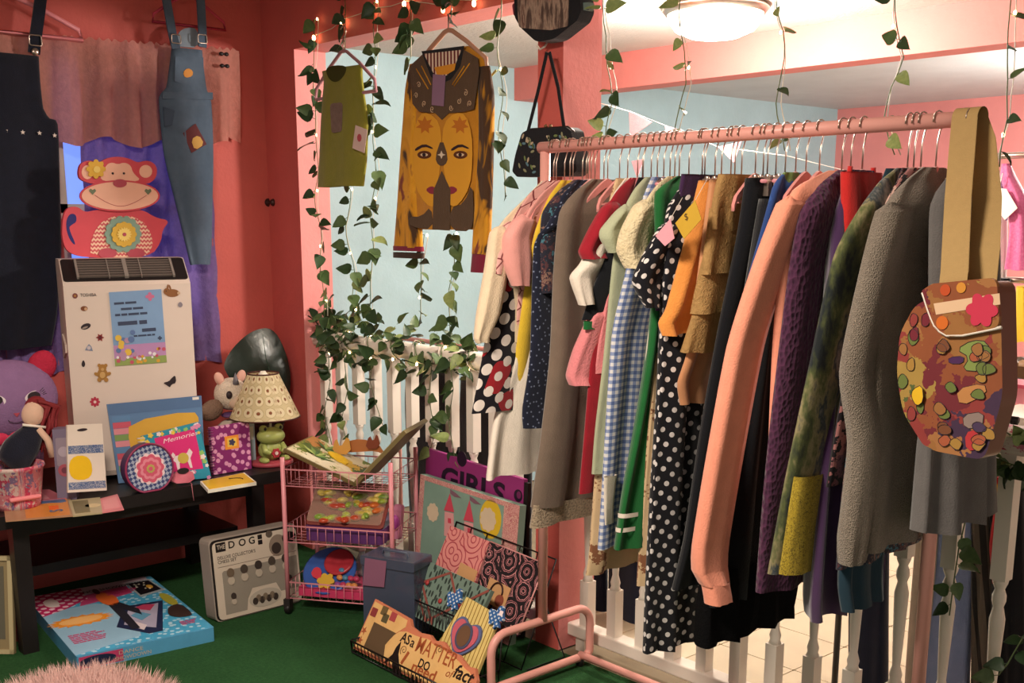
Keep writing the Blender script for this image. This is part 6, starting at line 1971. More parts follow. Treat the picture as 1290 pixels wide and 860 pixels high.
for (u, v, w) in ((781, 652, .154), (778, 670, .158)): trim_band(gd, (u, v, w), 0, 0.012, m_creamw, 'white_stripe', 0.026)
G('blouse', 'cream ruffled lace blouse with puffed sleeve', 'blouse', m_lacec, [(812, 256, .13), (808, 300, .12), (806, 340, .12)], sleeves=[[(802, 260, .15, .075), (786, 290, .175, .095), (781, 315, .18, .10), (792, 338, .165, .075)]])
G('skirt', 'cream skirt with scalloped lace edge between green and polka dresses', 'skirt', m_creamw, [(826, 360, .085), (817, 420, .095), (811, 500, .10)], neck=False, hang=None)
G('dress', 'cream print dress whose hem peeks out beside the polka dress', 'dress', m_tanfl, [(835, 330, .07), (822, 500, .085), (808, 700, .10), (806, 738, .10)], hang=None)
G('maxi_dress', 'long black dress with small white polka dots', 'dress', m_pol, [(842, 272, .125), (836, 400, .12), (832, 500, .122), (822, 650, .13), (811, 824, .14)], d=0.026, fold=(0.008, 2.5), sleeves=[[(832, 288, .145, .06), (812, 325, .17, .085), (800, 356, .185, .09), (814, 388, .165, .04)]])
pt = G('trousers', 'dark purple trousers clipped to a hanger with yellow tag', 'trousers', m_ppl, [(860, 219, .085), (848, 300, .095), (830, 392, .11)], neck=False, hang='clip')
G('skirt', 'orange frilled skirt with ragged hem', 'skirt', m_org, [(884, 227, .075), (865, 310, .095), (843, 385, .13), (832, 406, .145), (836, 422, .14)], neck=False, hang='clip', d=0.022, fold=(0.006, 3))
G('satin_skirt', 'copper satin skirt hanging below the tan tulle tiers', 'skirt', m_sat, [(896, 226, .075), (882, 330, .09), (866, 440, .105), (853, 482, .115), (856, 510, .10)], neck=False, hang='clip')
tt_ = G('tulle_skirt', 'tan tiered tulle skirt beside the long black dress', 'skirt', m_tul, [(908, 219, .08), (898, 262, .095), (893, 290, .10)], neck=False, hang='clip', d=0.02)
for a, c in (((896, 262, .095), (884, 345, .112)), ((886, 330, .105), (875, 395, .118)), ((879, 380, .108), (862, 445, .125))):
    MB().loft(rings_of([row(*a, 1.0, 0.02), row(*c, 1.0, 0.028)], 10, 28, 0.006, 4, GN[0] + a[0]), 0).build('tulle_tier', m_tul, tt_)
G('maxi_dress', 'long plain black dress beside the peach sweatshirt', 'dress', m_bk, [(942, 224, .075), (930, 300, .09), (905, 420, .11), (880, 560, .12), (862, 680, .125), (848, 742, .13)], neck=False, hang='clip', d=0.024)
ns_ = G('net_skirt', 'full black netting skirt with ragged hem under the sweatshirt', 'skirt', m_bk, [(965, 250, .07), (935, 430, .12), (903, 640, .17), (884, 760, .19)], neck=False, hang='clip', d=0.035, fold=(0.012, 3))
MB().loft(rings_of([row(890, 720, .185, 1.0, 0.04), row(878, 812, .20, 1.0, 0.05)], 8, 40, 0.014, 5, 77), 0).build('net_hem', m_netting, ns_)
G('tee_shirt', 'blue and green printed top tucked behind the sweatshirt', 'shirt', m_blug, [(972, 240, .09), (955, 300, .11), (942, 350, .125), (937, 390, .125)])
pe = G('sweatshirt', 'peach pink sweatshirt with long gathered sleeve', 'sweatshirt', m_peach, [(1000, 246, .18), (988, 330, .175), (978, 450, .17), (970, 600, .165), (966, 680, .16)], d=0.028, fold=(0.006, 1.6),
       sleeves=[[(985, 256, .205, .085), (955, 330, .235, .10), (920, 438, .262, .112), (892, 587, .285, .115), (876, 690, .295, .112), (876, 722, .293, .105), (886, 738, .28, .08)]])
MB().loft(rings_of([(lambda p: (p.z, YRK - .278, YRK - .200, p.x, 0.026))(PYY(888, 737, YRK - .278)), (lambda p: (p.z, YRK - .276, YRK - .205, p.x, 0.026))(PYY(893, 762, YRK - .276))], 4, 20, 0.002, 3, 9), 0).build('cuff', m_peach, pe)
G('velvet_dress', 'dark purple velvet dress with crushed hem below the print jacket', 'dress', m_velv, [(1050, 290, .10), (1038, 500, .14), (1016, 740, .17), (1016, 780, .165)], d=0.03, fold=(0.01, 3))
G('cardigan', 'plum bobble knit cardigan beside the peach sweatshirt', 'cardigan', m_pcard, [(1012, 266, .175), (998, 340, .178), (981, 480, .182), (968, 600, .188), (955, 748, .195)], d=0.026)
rs = G('strap_top', 'bright red strappy top clipped high on the rack', 'top', m_tred, [(1062, 216, .075), (1062, 280, .09), (1056, 340, .095)], neck=False, hang='clip', d=0.022)
for s_ in (-0.05, 0.05):
    xx = body_x(rs); zz = PYY(1062, 216, YRK - .075).z
    MB().tube([(xx, YRK + s_, zz - 0.01), (xx, YRK + s_ * 0.95, zz + 0.012)], 0.006, 6).build('strap', m_tred, rs)
pj_ = G('jacket', 'green photo print jacket with mustard scroll panel at the hem', 'jacket', m_photo, [(1086, 262, .17), (1052, 326, .205), (1018, 480, .22), (988, 620, .235), (968, 722, .25)], d=0.026)
MB().loft(rings_of([row(1000, 600, .225, -0.45, 0.0285), row(984, 724, .235, -0.45, 0.0285)], 8, 20, 0.003, 2, 5), 0).build('mustard_panel', m_ystamp, pj_)
G('dress', 'black dress with dusty pink roses beside the grey cardigan', 'dress', m_roses, [(1112, 268, .14), (1088, 350, .165), (1062, 480, .18), (1048, 560, .185), (1040, 612, .185)])
G('velvet_dress', 'teal velvet dress whose hem hangs below the roses', 'dress', m_tealc, [(1135, 300, .10), (1112, 600, .13), (1094, 740, .145), (1098, 782, .135)], hang=None, d=0.02, far=0.3, shift=-0.075)
G('dress', 'dark berry print dress whose hem shows under the grey cardigan', 'dress', m_dfloral, [(1130, 300, .10), (1080, 600, .17), (1066, 722, .185)], hang='velvet', d=0.018, shift=-0.03)
G('cardigan', 'long grey slub knit cardigan with frayed sleeve', 'cardigan', m_gknit, [(1122, 258, .17), (1108, 330, .175), (1098, 480, .18), (1092, 600, .18), (1088, 694, .18)], d=0.03, fold=(0.008, 1.8),
  sleeves=[[(1112, 266, .20, .09), (1090, 350, .222, .105), (1066, 470, .24, .115), (1076, 560, .222, .11), (1064, 680, .23, .085), (1064, 712, .228, .06)]])
G('dress', 'smooth grey dress hanging last on the rack behind the satchel', 'dress', m_grey, [(1178, 262, .12), (1178, 400, .12), (1170, 560, .13), (1164, 672, .14)], d=0.03, fold=(0.012, 2.2))
# belt ribbon on gingham
gx = GL['blue and white gingham dress with cream ribbon']
pr = PYY(757, 600, YRK - .15); MB().loft(rings_of([(pr.z, pr.y, pr.y + 0.05, pr.x + 0.012, 0.006), (PYY(756, 640, YRK - .15).z, pr.y, pr.y + 0.035, pr.x + 0.014, 0.006), (PYY(755, 660, YRK - .15).z, pr.y + 0.005, pr.y + 0.04, pr.x + 0.012, 0.005)], 6, 12, 0.002, 2, 3), 0).build('ribbon', m_creamw, gx)
# paper tags
def paper_tag(pxq, y, col, label, txt=None):
    fr = FY(y)
    t = thing('price_tag', label, 'price tag', fr.w(*fr.px(*pxq[0])))
    q = fr.pxs(pxq)
    MB().prism(fr, q, 0, 0.0012).build('card', plain(col, 0.6), t)
    if txt:
        c = bil(q, 0.35, 0.62); lettering(txt, fr, c[0], c[1], 0.016, plain('#4a3416', 0.6), t, 0.0015, None, 0.3)
    top = fr.w(*q[0]); MB().tube([top, top + Vector((0.01, 0.03, 0.05))], 0.0008, 4).build('string', m_white, t)
paper_tag([(876, 252), (884, 276), (862, 301), (851, 281)], YRK - .16, '#C09A30', 'mustard paper price tag pinned on the purple trousers', '$')
paper_tag([(845, 275), (850, 300), (838, 310), (826, 297)], YRK - .17, '#D89AA6', 'pink paper price tag on the black polka dress')
# extra hangers crowd the rod
for u in (697, 701, 710, 716, 720, 734, 741, 745, 750, 761, 766, 781, 823, 829, 835, 845, 851, 856, 867, 886, 902, 907, 927, 953, 963, 979, 986, 999, 1017, 1034, 1060, 1069, 1144, 1161, 1167, 1178):
    x = PYY(u, 172, YRK).x
    if all(abs(x - h) > 0.011 for h in HX): add_hanger(x, 'clip' if u in (845, 851, 902, 927, 963, 979, 986, 999) else 'velvet', 0.42 if u < 1100 else 0.6)

# ------------------------------------------------------------------ satchel on the rack end
st_ = thing('satchel', 'printed cartoon vinyl satchel hanging by a wide tan strap from the rack end', 'bag', PYY(1200, 578, 2.10))
m_sat2 = fab('doodle_print_vinyl', floral([(0, '#8A5238'), (0.22, '#9E6E46'), (0.4, '#6E3238'), (0.52, '#94683F'), (0.64, '#55613C'), (0.72, '#A08448'), (0.82, '#46364A'), (0.9, '#8A3F3C')], 15, 0.25), 0.22, 50, 0.03, 0)
m_strap = plain('#A88A58', 0.8, 0, 0.08, 60, 0.3, 300)
YF = 2.045
fbg = FY(YF, 0, 0, 0.0, -0.12)
fbg.o = Vector((PYY(1195, 470, YF).x, YF, 0))
body = fbg.pxs([(1172, 366), (1260, 352), (1263, 500), (1240, 580), (1168, 566), (1170, 470)])
MB().prism(fbg, rounded(body, 0.18), -0.05, 0.0, 0, True, 1).build('front_pocket', [m_sat2, plain('#7A4A34', 0.3)], st_)
gus = fbg.pxs([(1178, 360), (1262, 350), (1258, 560), (1180, 568)])
rows_ = []
side = [(1176, 372), (1150, 385), (1131, 420), (1127, 470), (1135, 520), (1160, 560), (1172, 566)]
MB().prism(fbg, rounded(fbg.pxs(side + [(1190, 560), (1192, 380)]), 0.3), -0.075, -0.006, 0, True, 1).build('gusset', [m_sat2, plain('#6A4030', 0.3)], st_)
flap = fbg.pxs([(1164, 366), (1178, 357), (1259, 349), (1263, 412), (1200, 424), (1182, 414), (1174, 395)])
fo = MB().prism(fbg, rounded(flap, 0.2), 0.001, 0.009, 0, True).build('flap', m_sat2, st_)
q = fbg.pxs([(1180, 382), (1263, 369), (1264, 383), (1183, 396)])
MB().flat(fbg, q, 0.009, 0, 0.001).build('clear_band', plain('#D9B896', 0.2), fo)
MB().tube([fbg.w(*p, 0.006) for p in smooth(fbg.pxs([(1165, 368), (1174, 396), (1182, 414), (1200, 425), (1264, 412)]), 1, False)], 0.0035, 6).build('white_piping', m_white, fo)
c = fbg.px(1241, 390)
MB().prism(fbg, flower(c[0], c[1], 0.033, 6, 0.3), 0.0102, 0.0108).build('flower_print', plain('#C23A52', 0.25), fo)
for u, v, r_, co in ((1191, 406, 0.013, '#C96A2E'), (1231, 437, 0.0, ''), (1195, 365, 0.011, '#B8502E'), (1215, 362, 0.010, '#C98A3A')):
    if r_: MB().prism(fbg, circ(*fbg.px(u, v), r_), 0.0102, 0.0108).build('spot_print', plain(co, 0.25), fo)
for k, (pts, co) in enumerate((([(1205, 440), (1225, 428), (1245, 430), (1247, 452), (1235, 468), (1212, 466), (1222, 450)], '#7E8E4E'), ([(1150, 490), (1162, 484), (1164, 505), (1155, 512), (1148, 500)], '#D9B02E'), ([(1213, 522), (1240, 518), (1238, 538), (1215, 540)], '#8A7A74'), ([(1195, 450), (1215, 448), (1214, 458), (1196, 458)], '#4A2E56'), ([(1205, 490), (1240, 482), (1244, 496), (1210, 512)], '#B5804E'), ([(1216, 545), (1232, 540), (1236, 565), (1218, 568)], '#B03A3E'))):
    P = fbg.pxs(pts); o = MB().flat(fbg, smooth(P, 1), 0.0002 + 0.0002 * k).build('printed_motif', plain(co, 0.25), st_)
    MB().tube([fbg.w(*p, 0.001) for p in smooth(P, 1)], 0.0008, 4, 0, True).build('motif_outline', m_drk, o)
rq = random.Random(14)
for k in range(22):
    u, v = rq.uniform(1182, 1250), rq.uniform(430, 560)
    c = fbg.px(u, v); a = rq.uniform(0, 3)
    P = smooth([(c[0] + rq.uniform(0.008, 0.02) * math.cos(j * 1.05 + a), c[1] + rq.uniform(0.008, 0.016) * math.sin(j * 1.05 + a)) for j in range(6)], 1)
    o = MB().flat(fbg, P, 0.0016 + 0.00012 * k, 0, 0.0004).build('printed_motif', plain(rq.choice(('#94683F', '#8A3F3C', '#66743F', '#A07C40', '#744A34', '#4A3C56', '#A0583E')), 0.25), st_)
    MB().tube([fbg.w(*p, 0.0022 + 0.00012 * k) for p in P], 0.0007, 4, 0, True).build('motif_outline', m_drk, o)
for k in range(9):
    u, v = rq.uniform(1135, 1166), rq.uniform(400, 540)
    c = fbg.px(u, v)
    P = smooth([(c[0] + rq.uniform(0.008, 0.016) * math.cos(j * 1.05), c[1] + rq.uniform(0.01, 0.02) * math.sin(j * 1.05)) for j in range(6)], 1)
    o = MB().flat(fbg, P, -0.0055 + 0.0001 * k, 0, 0.0004).build('printed_motif', plain(rq.choice(('#94683F', '#8A3F3C', '#66743F', '#A07C40', '#702E38')), 0.25), st_)
    MB().tube([fbg.w(*p, -0.0048 + 0.0001 * k) for p in P], 0.0007, 4, 0, True).build('motif_outline', m_drk, o)
# strap: loop up over the rod end
xe = -1.16
def strap(pts, w, name):
    b = MB(); vs = []; 
    for p in pts: vs += [Vector(p) - Vector((w / 2, 0, 0)), Vector(p) + Vector((w / 2, 0, 0))]
    n_ = len(pts)
    b.add(vs, [(2 * i, 2 * i + 1, 2 * i + 3, 2 * i + 2) for i in range(n_ - 1)], 0, None, True)
    b.add([v + Vector((0, 0.0018, 0.0018)) for v in vs], [(2 * i, 2 * i + 2, 2 * i + 3, 2 * i + 1) for i in range(n_ - 1)], 0, None, True)
    return b.build(name, m_strap, st_)
fA = PYY(1199, 356, YF + 0.004)
top = [(xe, YRK - 0.021 * math.cos(a), ZROD + 0.0 + 0.021 * math.sin(a)) for a in [PI * k / 8 for k in range(9)]]
strap([(fA.x, YF + 0.006, fA.z - 0.05), (fA.x, YF + 0.01, fA.z + 0.02), (lerp(fA.x, xe, .5), lerp(YF, YRK - .021, .5), lerp(fA.z, ZROD, .5))] + top[:5], 0.055, 'strap_front')
pb = [PYY(u, v, y) for u, v, y in ((1236, 175, 2.285), (1243, 250, 2.21), (1240, 315, 2.12), (1234, 372, 2.075))]
strap(top[4:] + [tuple(p) for p in pb], 0.06, 'strap_back')
# ribbed neck of the sweatshirt
xs_ = body_x(pe)
MB().tube([(xs_ + 0.02 * math.cos(a), YRK + 0.075 * math.sin(a), 1.535 - 0.03 * abs(math.sin(a))) for a in [2 * PI * k / 20 for k in range(20)]], 0.011, 8, 0, True).build('ribbed_neck', m_peach, pe)

# ------------------------------------------------------------------ clothes and bags hung in the opening
YH = 2.43


def yrows(fr, rows, dep=0.014):
    out = []
    for q in rows:
        a, c = fr.px(q[1], q[0]), fr.px(q[2], q[0])
        p0, p1 = fr.w(*a), fr.w(*c)
        out.append(((p0.z + p1.z) / 2, p0.x, p1.x, fr.o.y, q[3] if len(q) > 3 else dep))
    return out


def yloft(fr, rows, dep, fold, fk, seed, n=30, caps=(True, False), power=0.75):
    return MB().loft(rings_of(yrows(fr, rows, dep), 24, n, fold, fk, seed, 'y', power), 0, caps)


fh_ = FY(YH)
m_mauve = cloth('#A8747A', None, 500, 0.2)
t = thing('tank_top', 'olive green tank top hanging high beside the wall jamb', 'tank top', fh_.w(*fh_.px(430, 236)))
m_olive = cloth('#7C7A28', '#8a8530', 260, 0.3)
yloft(fh_, [(86, 406, 456), (100, 408, 456), (125, 406, 459), (155, 404, 463), (200, 402, 461), (235, 400, 456)], 0.016, 0.005, 2.2, 4).build('tank_body', m_olive, t)
MB().prism(fh_, smooth(fh_.pxs([(415, 84), (441, 82), (441, 92), (432, 103), (424, 104), (417, 97)]), 2), 0.0165, 0.0175).build('neck_shade_patch', plain('#3E3E12', 0.9), t)  # flat patch, olive darkened to paint the shaded inside of the back
MB().flat(fh_, rounded(fh_.pxs([(421, 131), (437, 129), (436, 166), (423, 168)]), 0.2), 0.0185, 0, 0.0008).build('faded_print', fab('faded_violet_print', lambda g: g.mix(g.noise(g.obj(), 70, 3), '#6A5448', '#8A7268')), t)
tg = MB().flat(fh_, fh_.pxs([(456, 158), (471, 164), (467, 193), (452, 187)]), 0.028, 0, 0.001).build('paper_tag', plain('#D8BDB4', 0.6), t)
MB().flat(fh_, circ(*fh_.px(461, 174), 0.014), 0.029).build('tag_print', plain('#B5505A', 0.6), tg)
b = MB(); c = fh_.px(433, 64); tip = fh_.px(474, 110)
hanger_wire(b, fh_, c, abs(tip[0] - c[0]), abs(tip[1] - c[1]) + 0.012, 0.0065)
h = b.build('clothes_hanger', m_mauve); tag(h, 'mauve velvet hanger holding the olive tank top', 'hanger')
hk = MB(); hook_wire(hk, fh_, c, 0.09, 0.0022); hk.build('hook', m_metal, h)

t = thing('face_sweater', 'mustard and brown sweater with two mirrored faces on its front', 'sweater', fh_.w(*fh_.px(560, 292)))
m_amber = cloth('#C98A22', '#b5741c', 300, 0.3)
m_brown = cloth('#4E3A28', '#5a4430', 300, 0.3)
yloft(fh_, [(62, 545, 590, 0.008), (68, 534, 600, 0.012), (80, 521, 612), (100, 519, 612), (141, 523, 607), (200, 522, 605), (250, 520, 603), (289, 519, 602)], 0.016, 0.004, 1.8, 6, 34).build('body', m_amber, t)
sl_m = fab('mustard_swirl_sleeve', lambda g: g.ramp(g.noise(g.mapv(g.obj(), (1, 1, 0.4)), 10, 3, 0.5, 0, 1.5), [(0, '#4A3424'), (0.42, '#4A3424'), (0.48, '#C98A22'), (0.6, '#D89A2E'), (0.66, '#7A3430'), (0.75, '#A86A2A')]))
yloft(fh_, [(80, 517, 532, 0.010), (110, 513, 531), (150, 510, 528), (200, 506, 526), (260, 502, 529), (312, 498, 531)], 0.018, 0.004, 1.2, 8, 20).build('sleeve', sl_m, t)
yloft(fh_, [(84, 602, 616, 0.010), (120, 605, 620), (180, 606, 620), (250, 602, 619), (320, 598, 617)], 0.018, 0.004, 1.2, 9, 20).build('sleeve', sl_m, t)
for rw in ([(310, 497, 532), (316, 497, 533)], [(318, 497, 533), (325, 497, 533)]):
    yloft(fh_, rw, 0.02, 0, 1, 1, 20).build('cuff', cloth('#7E2038' if rw[0][0] < 315 else '#3A2820', None, 300), t)
yloft(fh_, [(320, 597, 618), (343, 595, 616)], 0.02, 0, 1, 1, 20).build('cuff', cloth('#7E2038', None, 300), t)


def w7(pts): return fh_.pxs([(490 + x / 2.964, 40 + y / 2.964) for x, y in pts])


D0 = 0.0195
MB().flat(fh_, w7([(95, 130), (150, 80), (210, 190), (290, 65), (350, 100), (355, 150), (335, 290), (300, 300), (240, 305), (215, 330), (190, 305), (130, 300), (105, 270)]), D0, 0, 0.001).build('brown_yoke', m_brown, t)
MB().flat(fh_, w7([(140, 75), (300, 55), (285, 130), (250, 180), (215, 195), (175, 170)]), D0 + 0.0012, 0, 0.001).build('neck_trim', m_bk, t)
MB().flat(fh_, w7([(150, 85), (290, 70), (265, 130), (235, 165), (215, 175), (185, 155)]), D0 + 0.0024, 0, 0.001).build('striped_lining', fab('lining_stripe', lambda g: g.mix(g.math('GREATER_THAN', g.math('FRACT', g.math('MULTIPLY', g.sep(g.uv())[0], 55)), 0.5), '#E0C8B0', '#6A2A2A')), t)
MB().flat(fh_, w7([(185, 160), (232, 165), (225, 280), (180, 275)]), D0 + 0.0036, 0, 0.001).build('hang_tag', plain('#8A6A82', 0.6), t)
MB().flat(fh_, w7([(190, 135), (270, 120), (265, 145), (240, 160), (200, 165)]), D0 + 0.003, 0, 0.001).build('orange_label', plain('#D9922E', 0.6), t)
for sg_, cx_ in ((-1, 160), (1, 275)):
    f_ = MB().flat(fh_, w7(smooth([(215, 420), (215 + sg_ * 8, 340), (215 + sg_ * 50, 302), (cx_ + sg_ * 30, 310), (cx_ + sg_ * 52, 380), (cx_ + sg_ * 55, 480), (cx_ + sg_ * 45, 580), (cx_ + sg_ * 5, 645), (cx_ - sg_ * 25, 655), (215 + sg_ * 22, 620), (215 + sg_ * 16, 560), (215 + sg_ * 8, 520)], 1)), D0, 0, 0.001).build('face', plain('#D89A2E', 0.85), t)
    MB().flat(fh_, w7(star(cx_ + sg_ * 8, 350, 34, 18, 7, 0.2)), D0 + 0.001, 0, 0.0006).build('leaf_motif', plain('#BC6E22', 0.85), f_)
    e0 = (cx_ + sg_ * 10, 460)
    MB().flat(fh_, w7(circ(*e0, 26, 15)), D0 + 0.001, 0, 0.0006).build('eye_shadow', plain('#5A3018', 0.8), f_)
    MB().flat(fh_, w7(circ(*e0, 14, 6)), D0 + 0.0018, 0, 0.0006).build('eye', plain('#D8C0A0', 0.7), f_)
    MB().flat(fh_, w7(circ(*e0, 6.5, 6.5)), D0 + 0.0026, 0, 0.0006).build('iris', m_drk, f_)
    MB().flat(fh_, w7(smooth([(e0[0] - 34, 448), (e0[0], 428), (e0[0] + 34, 440), (e0[0] + 30, 432), (e0[0], 418), (e0[0] - 34, 436)], 1)), D0 + 0.0018, 0, 0.0006).build('eyebrow', m_drk, f_)
    lx = 215 + sg_ * 40
    MB().flat(fh_, w7(smooth([(lx - sg_ * 22, 585), (lx, 575), (lx + sg_ * 22, 590), (lx, 608), (lx - sg_ * 20, 602)], 1)), D0 + 0.001, 0, 0.0006).build('lips', plain('#8A3040', 0.7), f_)
MB().flat(fh_, w7(smooth([(190, 470), (215, 395), (240, 470), (228, 500), (202, 500)], 1)), D0 + 0.0012, 0, 0.0008).build('dark_crest', m_brown, t)
MB().flat(fh_, w7(star(215, 460, 15, 6, 4)), D0 + 0.0022, 0, 0.0008).build('pale_star', plain('#D8C8B0', 0.8), t)
MB().flat(fh_, w7([(185, 590), (215, 520), (248, 590), (245, 742), (180, 738)]), D0 + 0.0012, 0, 0.0008).build('brown_panel', m_brown, t)
MB().flat(fh_, w7(smooth([(90, 690), (140, 690), (175, 650), (185, 738), (95, 728)], 1)), D0 + 0.0012, 0, 0.0008).build('dark_hair', m_brown, t)
MB().flat(fh_, w7(smooth([(245, 660), (300, 640), (330, 560), (335, 690), (325, 745), (248, 742)], 1)), D0 + 0.0012, 0, 0.0008).build('dark_hair', m_brown, t)
for k, (x_, y_) in enumerate(((120, 240), (150, 270), (180, 290), (250, 285), (280, 260), (305, 230), (130, 200), (320, 270))):
    c = w7([(x_, y_)])[0]
    MB().tube([fh_.w(c[0] + 0.0012 * a * math.cos(a + k), c[1] + 0.0012 * a * math.sin(a + k), D0 + 0.002) for a in [1 + i * 0.7 for i in range(13)]], 0.0014, 5).build('scroll_motif', plain('#C9A888', 0.8), t)
for pp_ in ([(120, 140), (165, 215)], [(140, 130), (175, 200)], [(320, 120), (262, 205)], [(300, 130), (255, 200)]):
    P = w7(pp_); MB().tube([fh_.w(*P[0], D0 + 0.0015), fh_.w(*P[1], D0 + 0.0015)], 0.0022, 5).build('mustard_stripe', plain('#C98A22', 0.8), t)
b = MB(); c = fh_.px(565, 38)
hanger_wire(b, fh_, c, 0.20, 0.145, 0.008)
h = b.build('clothes_hanger', plain('#B88A72', 0.5)); tag(h, 'tan plastic hanger holding the face sweater', 'hanger')
hk = MB(); hook_wire(hk, fh_, c, 0.09, 0.0025); hk.build('hook', m_metal, h)

fpz = FY(2.455)
t = thing('shoulder_bag', 'black bag with blurred brown photo panel hanging on the column', 'bag', fpz.w(*fpz.px(690, 53)))
MB().prism(fpz, rounded(fpz.pxs([(653, -45), (735, -45), (738, 15), (733, 27), (704, 50), (682, 54), (662, 36), (654, 22)]), 0.25), -0.035, 0.02, 0, True).build('bag_body', m_bk, t)
MB().flat(fpz, rounded(fpz.pxs([(656, -40), (724, -40), (722, 34), (700, 39), (660, 36)]), 0.1), 0.0203, 0, 0.002).build('photo_panel', fab('blurred_crowd_photo', lambda g: g.ramp(g.noise(g.mapv(g.obj(), (4, 1, 1)), 16, 3), [(0, '#2A201E'), (0.4, '#5A4840'), (0.55, '#A8907E'), (0.68, '#6A4A40'), (0.8, '#C9B5A0')]), 0.35), t)
MB().prism(fpz, rounded(fpz.pxs([(648, 6), (654, 3), (655, 22), (650, 20)]), 0.3), -0.01, 0.01).build('side_tab', plain('#7E3040', 0.6), t)
MB().prism(fpz, rounded(fpz.pxs([(735, 4), (746, 3), (745, 14), (735, 13)]), 0.3), -0.01, 0.01).build('side_tab', plain('#6A7A74', 0.6), t)
t = thing('evening_purse', 'small black purse with embroidered flowers and long strap on the column', 'purse', fpz.w(*fpz.px(692, 222)))
outp = [(651, 216), (655, 195), (663, 168), (672, 163), (718, 160), (725, 165), (731, 195), (732, 216), (725, 222), (657, 223)]
MB().prism(fpz, rounded(fpz.pxs(outp), 0.25), -0.035, 0.02, 0, True).build('purse_body', m_bk, t)
MB().tube([fpz.w(*fpz.px(u, v), 0.008) for u, v in ((665, 167), (672, 163), (718, 160), (725, 166))], 0.004, 6).build('metal_frame', plain('#3A2C26', 0.35, 0.7), t)
for u in (690, 696): MB().ell(fpz.w(*fpz.px(u, 159), 0.008), (0.006, 0.006, 0.006), 0, 10, 7).build('clasp_bead', plain('#8A6A4A', 0.3, 0.8), t)
for k, P in enumerate(([(667, 166), (681, 110), (691, 66)], [(713, 164), (705, 110), (694, 66)])):
    pts = [fpz.w(*fpz.px(*p), 0.006) for p in P]
    b = MB()
    for a, c in zip(pts, pts[1:]):
        ux = (c - a).normalized(); b.obox(Fr(a, ux, Vector((-ux.z, 0, ux.x))), 0, (c - a).length, -0.006, 0.006, -0.001, 0.002)
    b.build('strap', m_bk, t)
rnd = random.Random(6)
for k in range(30):
    u, v = (rnd.uniform(658, 684), rnd.uniform(172, 218)) if k < 20 else (rnd.uniform(696, 722), rnd.uniform(170, 180))
    c = fpz.px(u, v); a = rnd.uniform(0, 6.28)
    MB().flat(fpz, circ(c[0], c[1], 0.009, 0.004, 8, a), 0.0205, 0, 0.001).build('embroidered_leaf', plain(('#8A8A6A', '#B5A58A', '#5A7A86', '#6A7A4A')[k % 4], 0.7), t)
hp_ = PYY(692, 62, 2.497)
b = MB(); b.tube([hp_ + Vector((0, 0, 0.03)), hp_ + Vector((0, -0.02, 0.005)), hp_ + Vector((0, -0.04, -0.004)), hp_ + Vector((0, -0.052, 0.006))], 0.0035, 7)
tag(b.build('wall_hook', m_white), 'small white hook on the column carrying the bags', 'hook')

# ------------------------------------------------------------------ ivy and fairy lights
def leafmat(name, c1, c2):
    g = NG(name, 0.45, 0, 0.4)
    g.vary(g.mix(g.noise(g.obj(), 3.0, 3), c1, c2), 0.15, 6)
    return g.mat


leaf_mats = [leafmat('ivy_dark', '#22361f', '#35502c'), leafmat('ivy_mid', '#3A5430', '#5A7040'), leafmat('ivy_light', '#5E7A3C', '#A6B070')]


def leaf_mesh(mat, w=0.36, bend=0.12):
    b = MB()
    xs = [(0.0, 0.02), (0.08, 0.22), (0.2, 0.34), (0.4, w), (0.6, 0.27), (0.8, 0.14), (1.0, 0.0)]
    vs = []
    for x, hw in xs:
        zc = -bend * x * x * 1.2
        vs += [(x, 0, zc - 0.03), (x - 0.06 * (hw > 0.2), hw, zc + 0.06), (x - 0.06 * (hw > 0.2), -hw, zc + 0.06)]
    fs_ = []
    for i in range(len(xs) - 1):
        a = 3 * i
        fs_ += [(a, a + 3, a + 4, a + 1), (a, a + 2, a + 5, a + 3)]
    b.add(vs, fs_, 0, None, True)
    b.tube([(-0.18, 0, 0.02), (0, 0, -0.03)], 0.016, 4)
    return b.mesh('leaf', mat)


leaf_me = [leaf_mesh(leaf_mats[0]), leaf_mesh(leaf_mats[0], 0.33, 0.3), leaf_mesh(leaf_mats[1]), leaf_mesh(leaf_mats[1], 0.38, 0.25), leaf_mesh(leaf_mats[2], 0.34, 0.2)]
m_stem = plain('#5A6A42', 0.6)
m_wire = plain('#D8D0BE', 0.5)
m_bulb = emit('fairy_bulb_glow', (255, 214, 150), 16.0)
rl = random.Random(21)


def put_leaf(par, p, dv, size, light=0.15):
    nrm = (CAM - p).normalized() * 0.7 + Vector((rl.uniform(-1, 1), rl.uniform(-1, 1), rl.uniform(-0.2, 1.2))) * 0.75
    x = Vector(dv).normalized(); z = (nrm - x * nrm.dot(x)).normalized(); y = z.cross(x)
    k = rl.random()
    me = leaf_me[4] if k < light else (leaf_me[2 + int(rl.random() * 2)] if k < 0.5 else leaf_me[int(rl.random() * 2)])
    o = bpy.data.objects.new('leaf', me); COL.objects.link(o)
    o.parent = par
    m = Matrix((x * size, y * size, z * size)).transposed().to_4x4()
    m.translation = p + x * size * 0.18 - parent_world(par)
    o.matrix_local = m


def resample(pts, step):
    out = [pts[0]]; acc = 0.0
    for a, b in zip(pts, pts[1:]):
        L = (b - a).length; n = max(1, int(L / step))
        for k in range(1, n + 1): out.append(a.lerp(b, k / n))
    return out


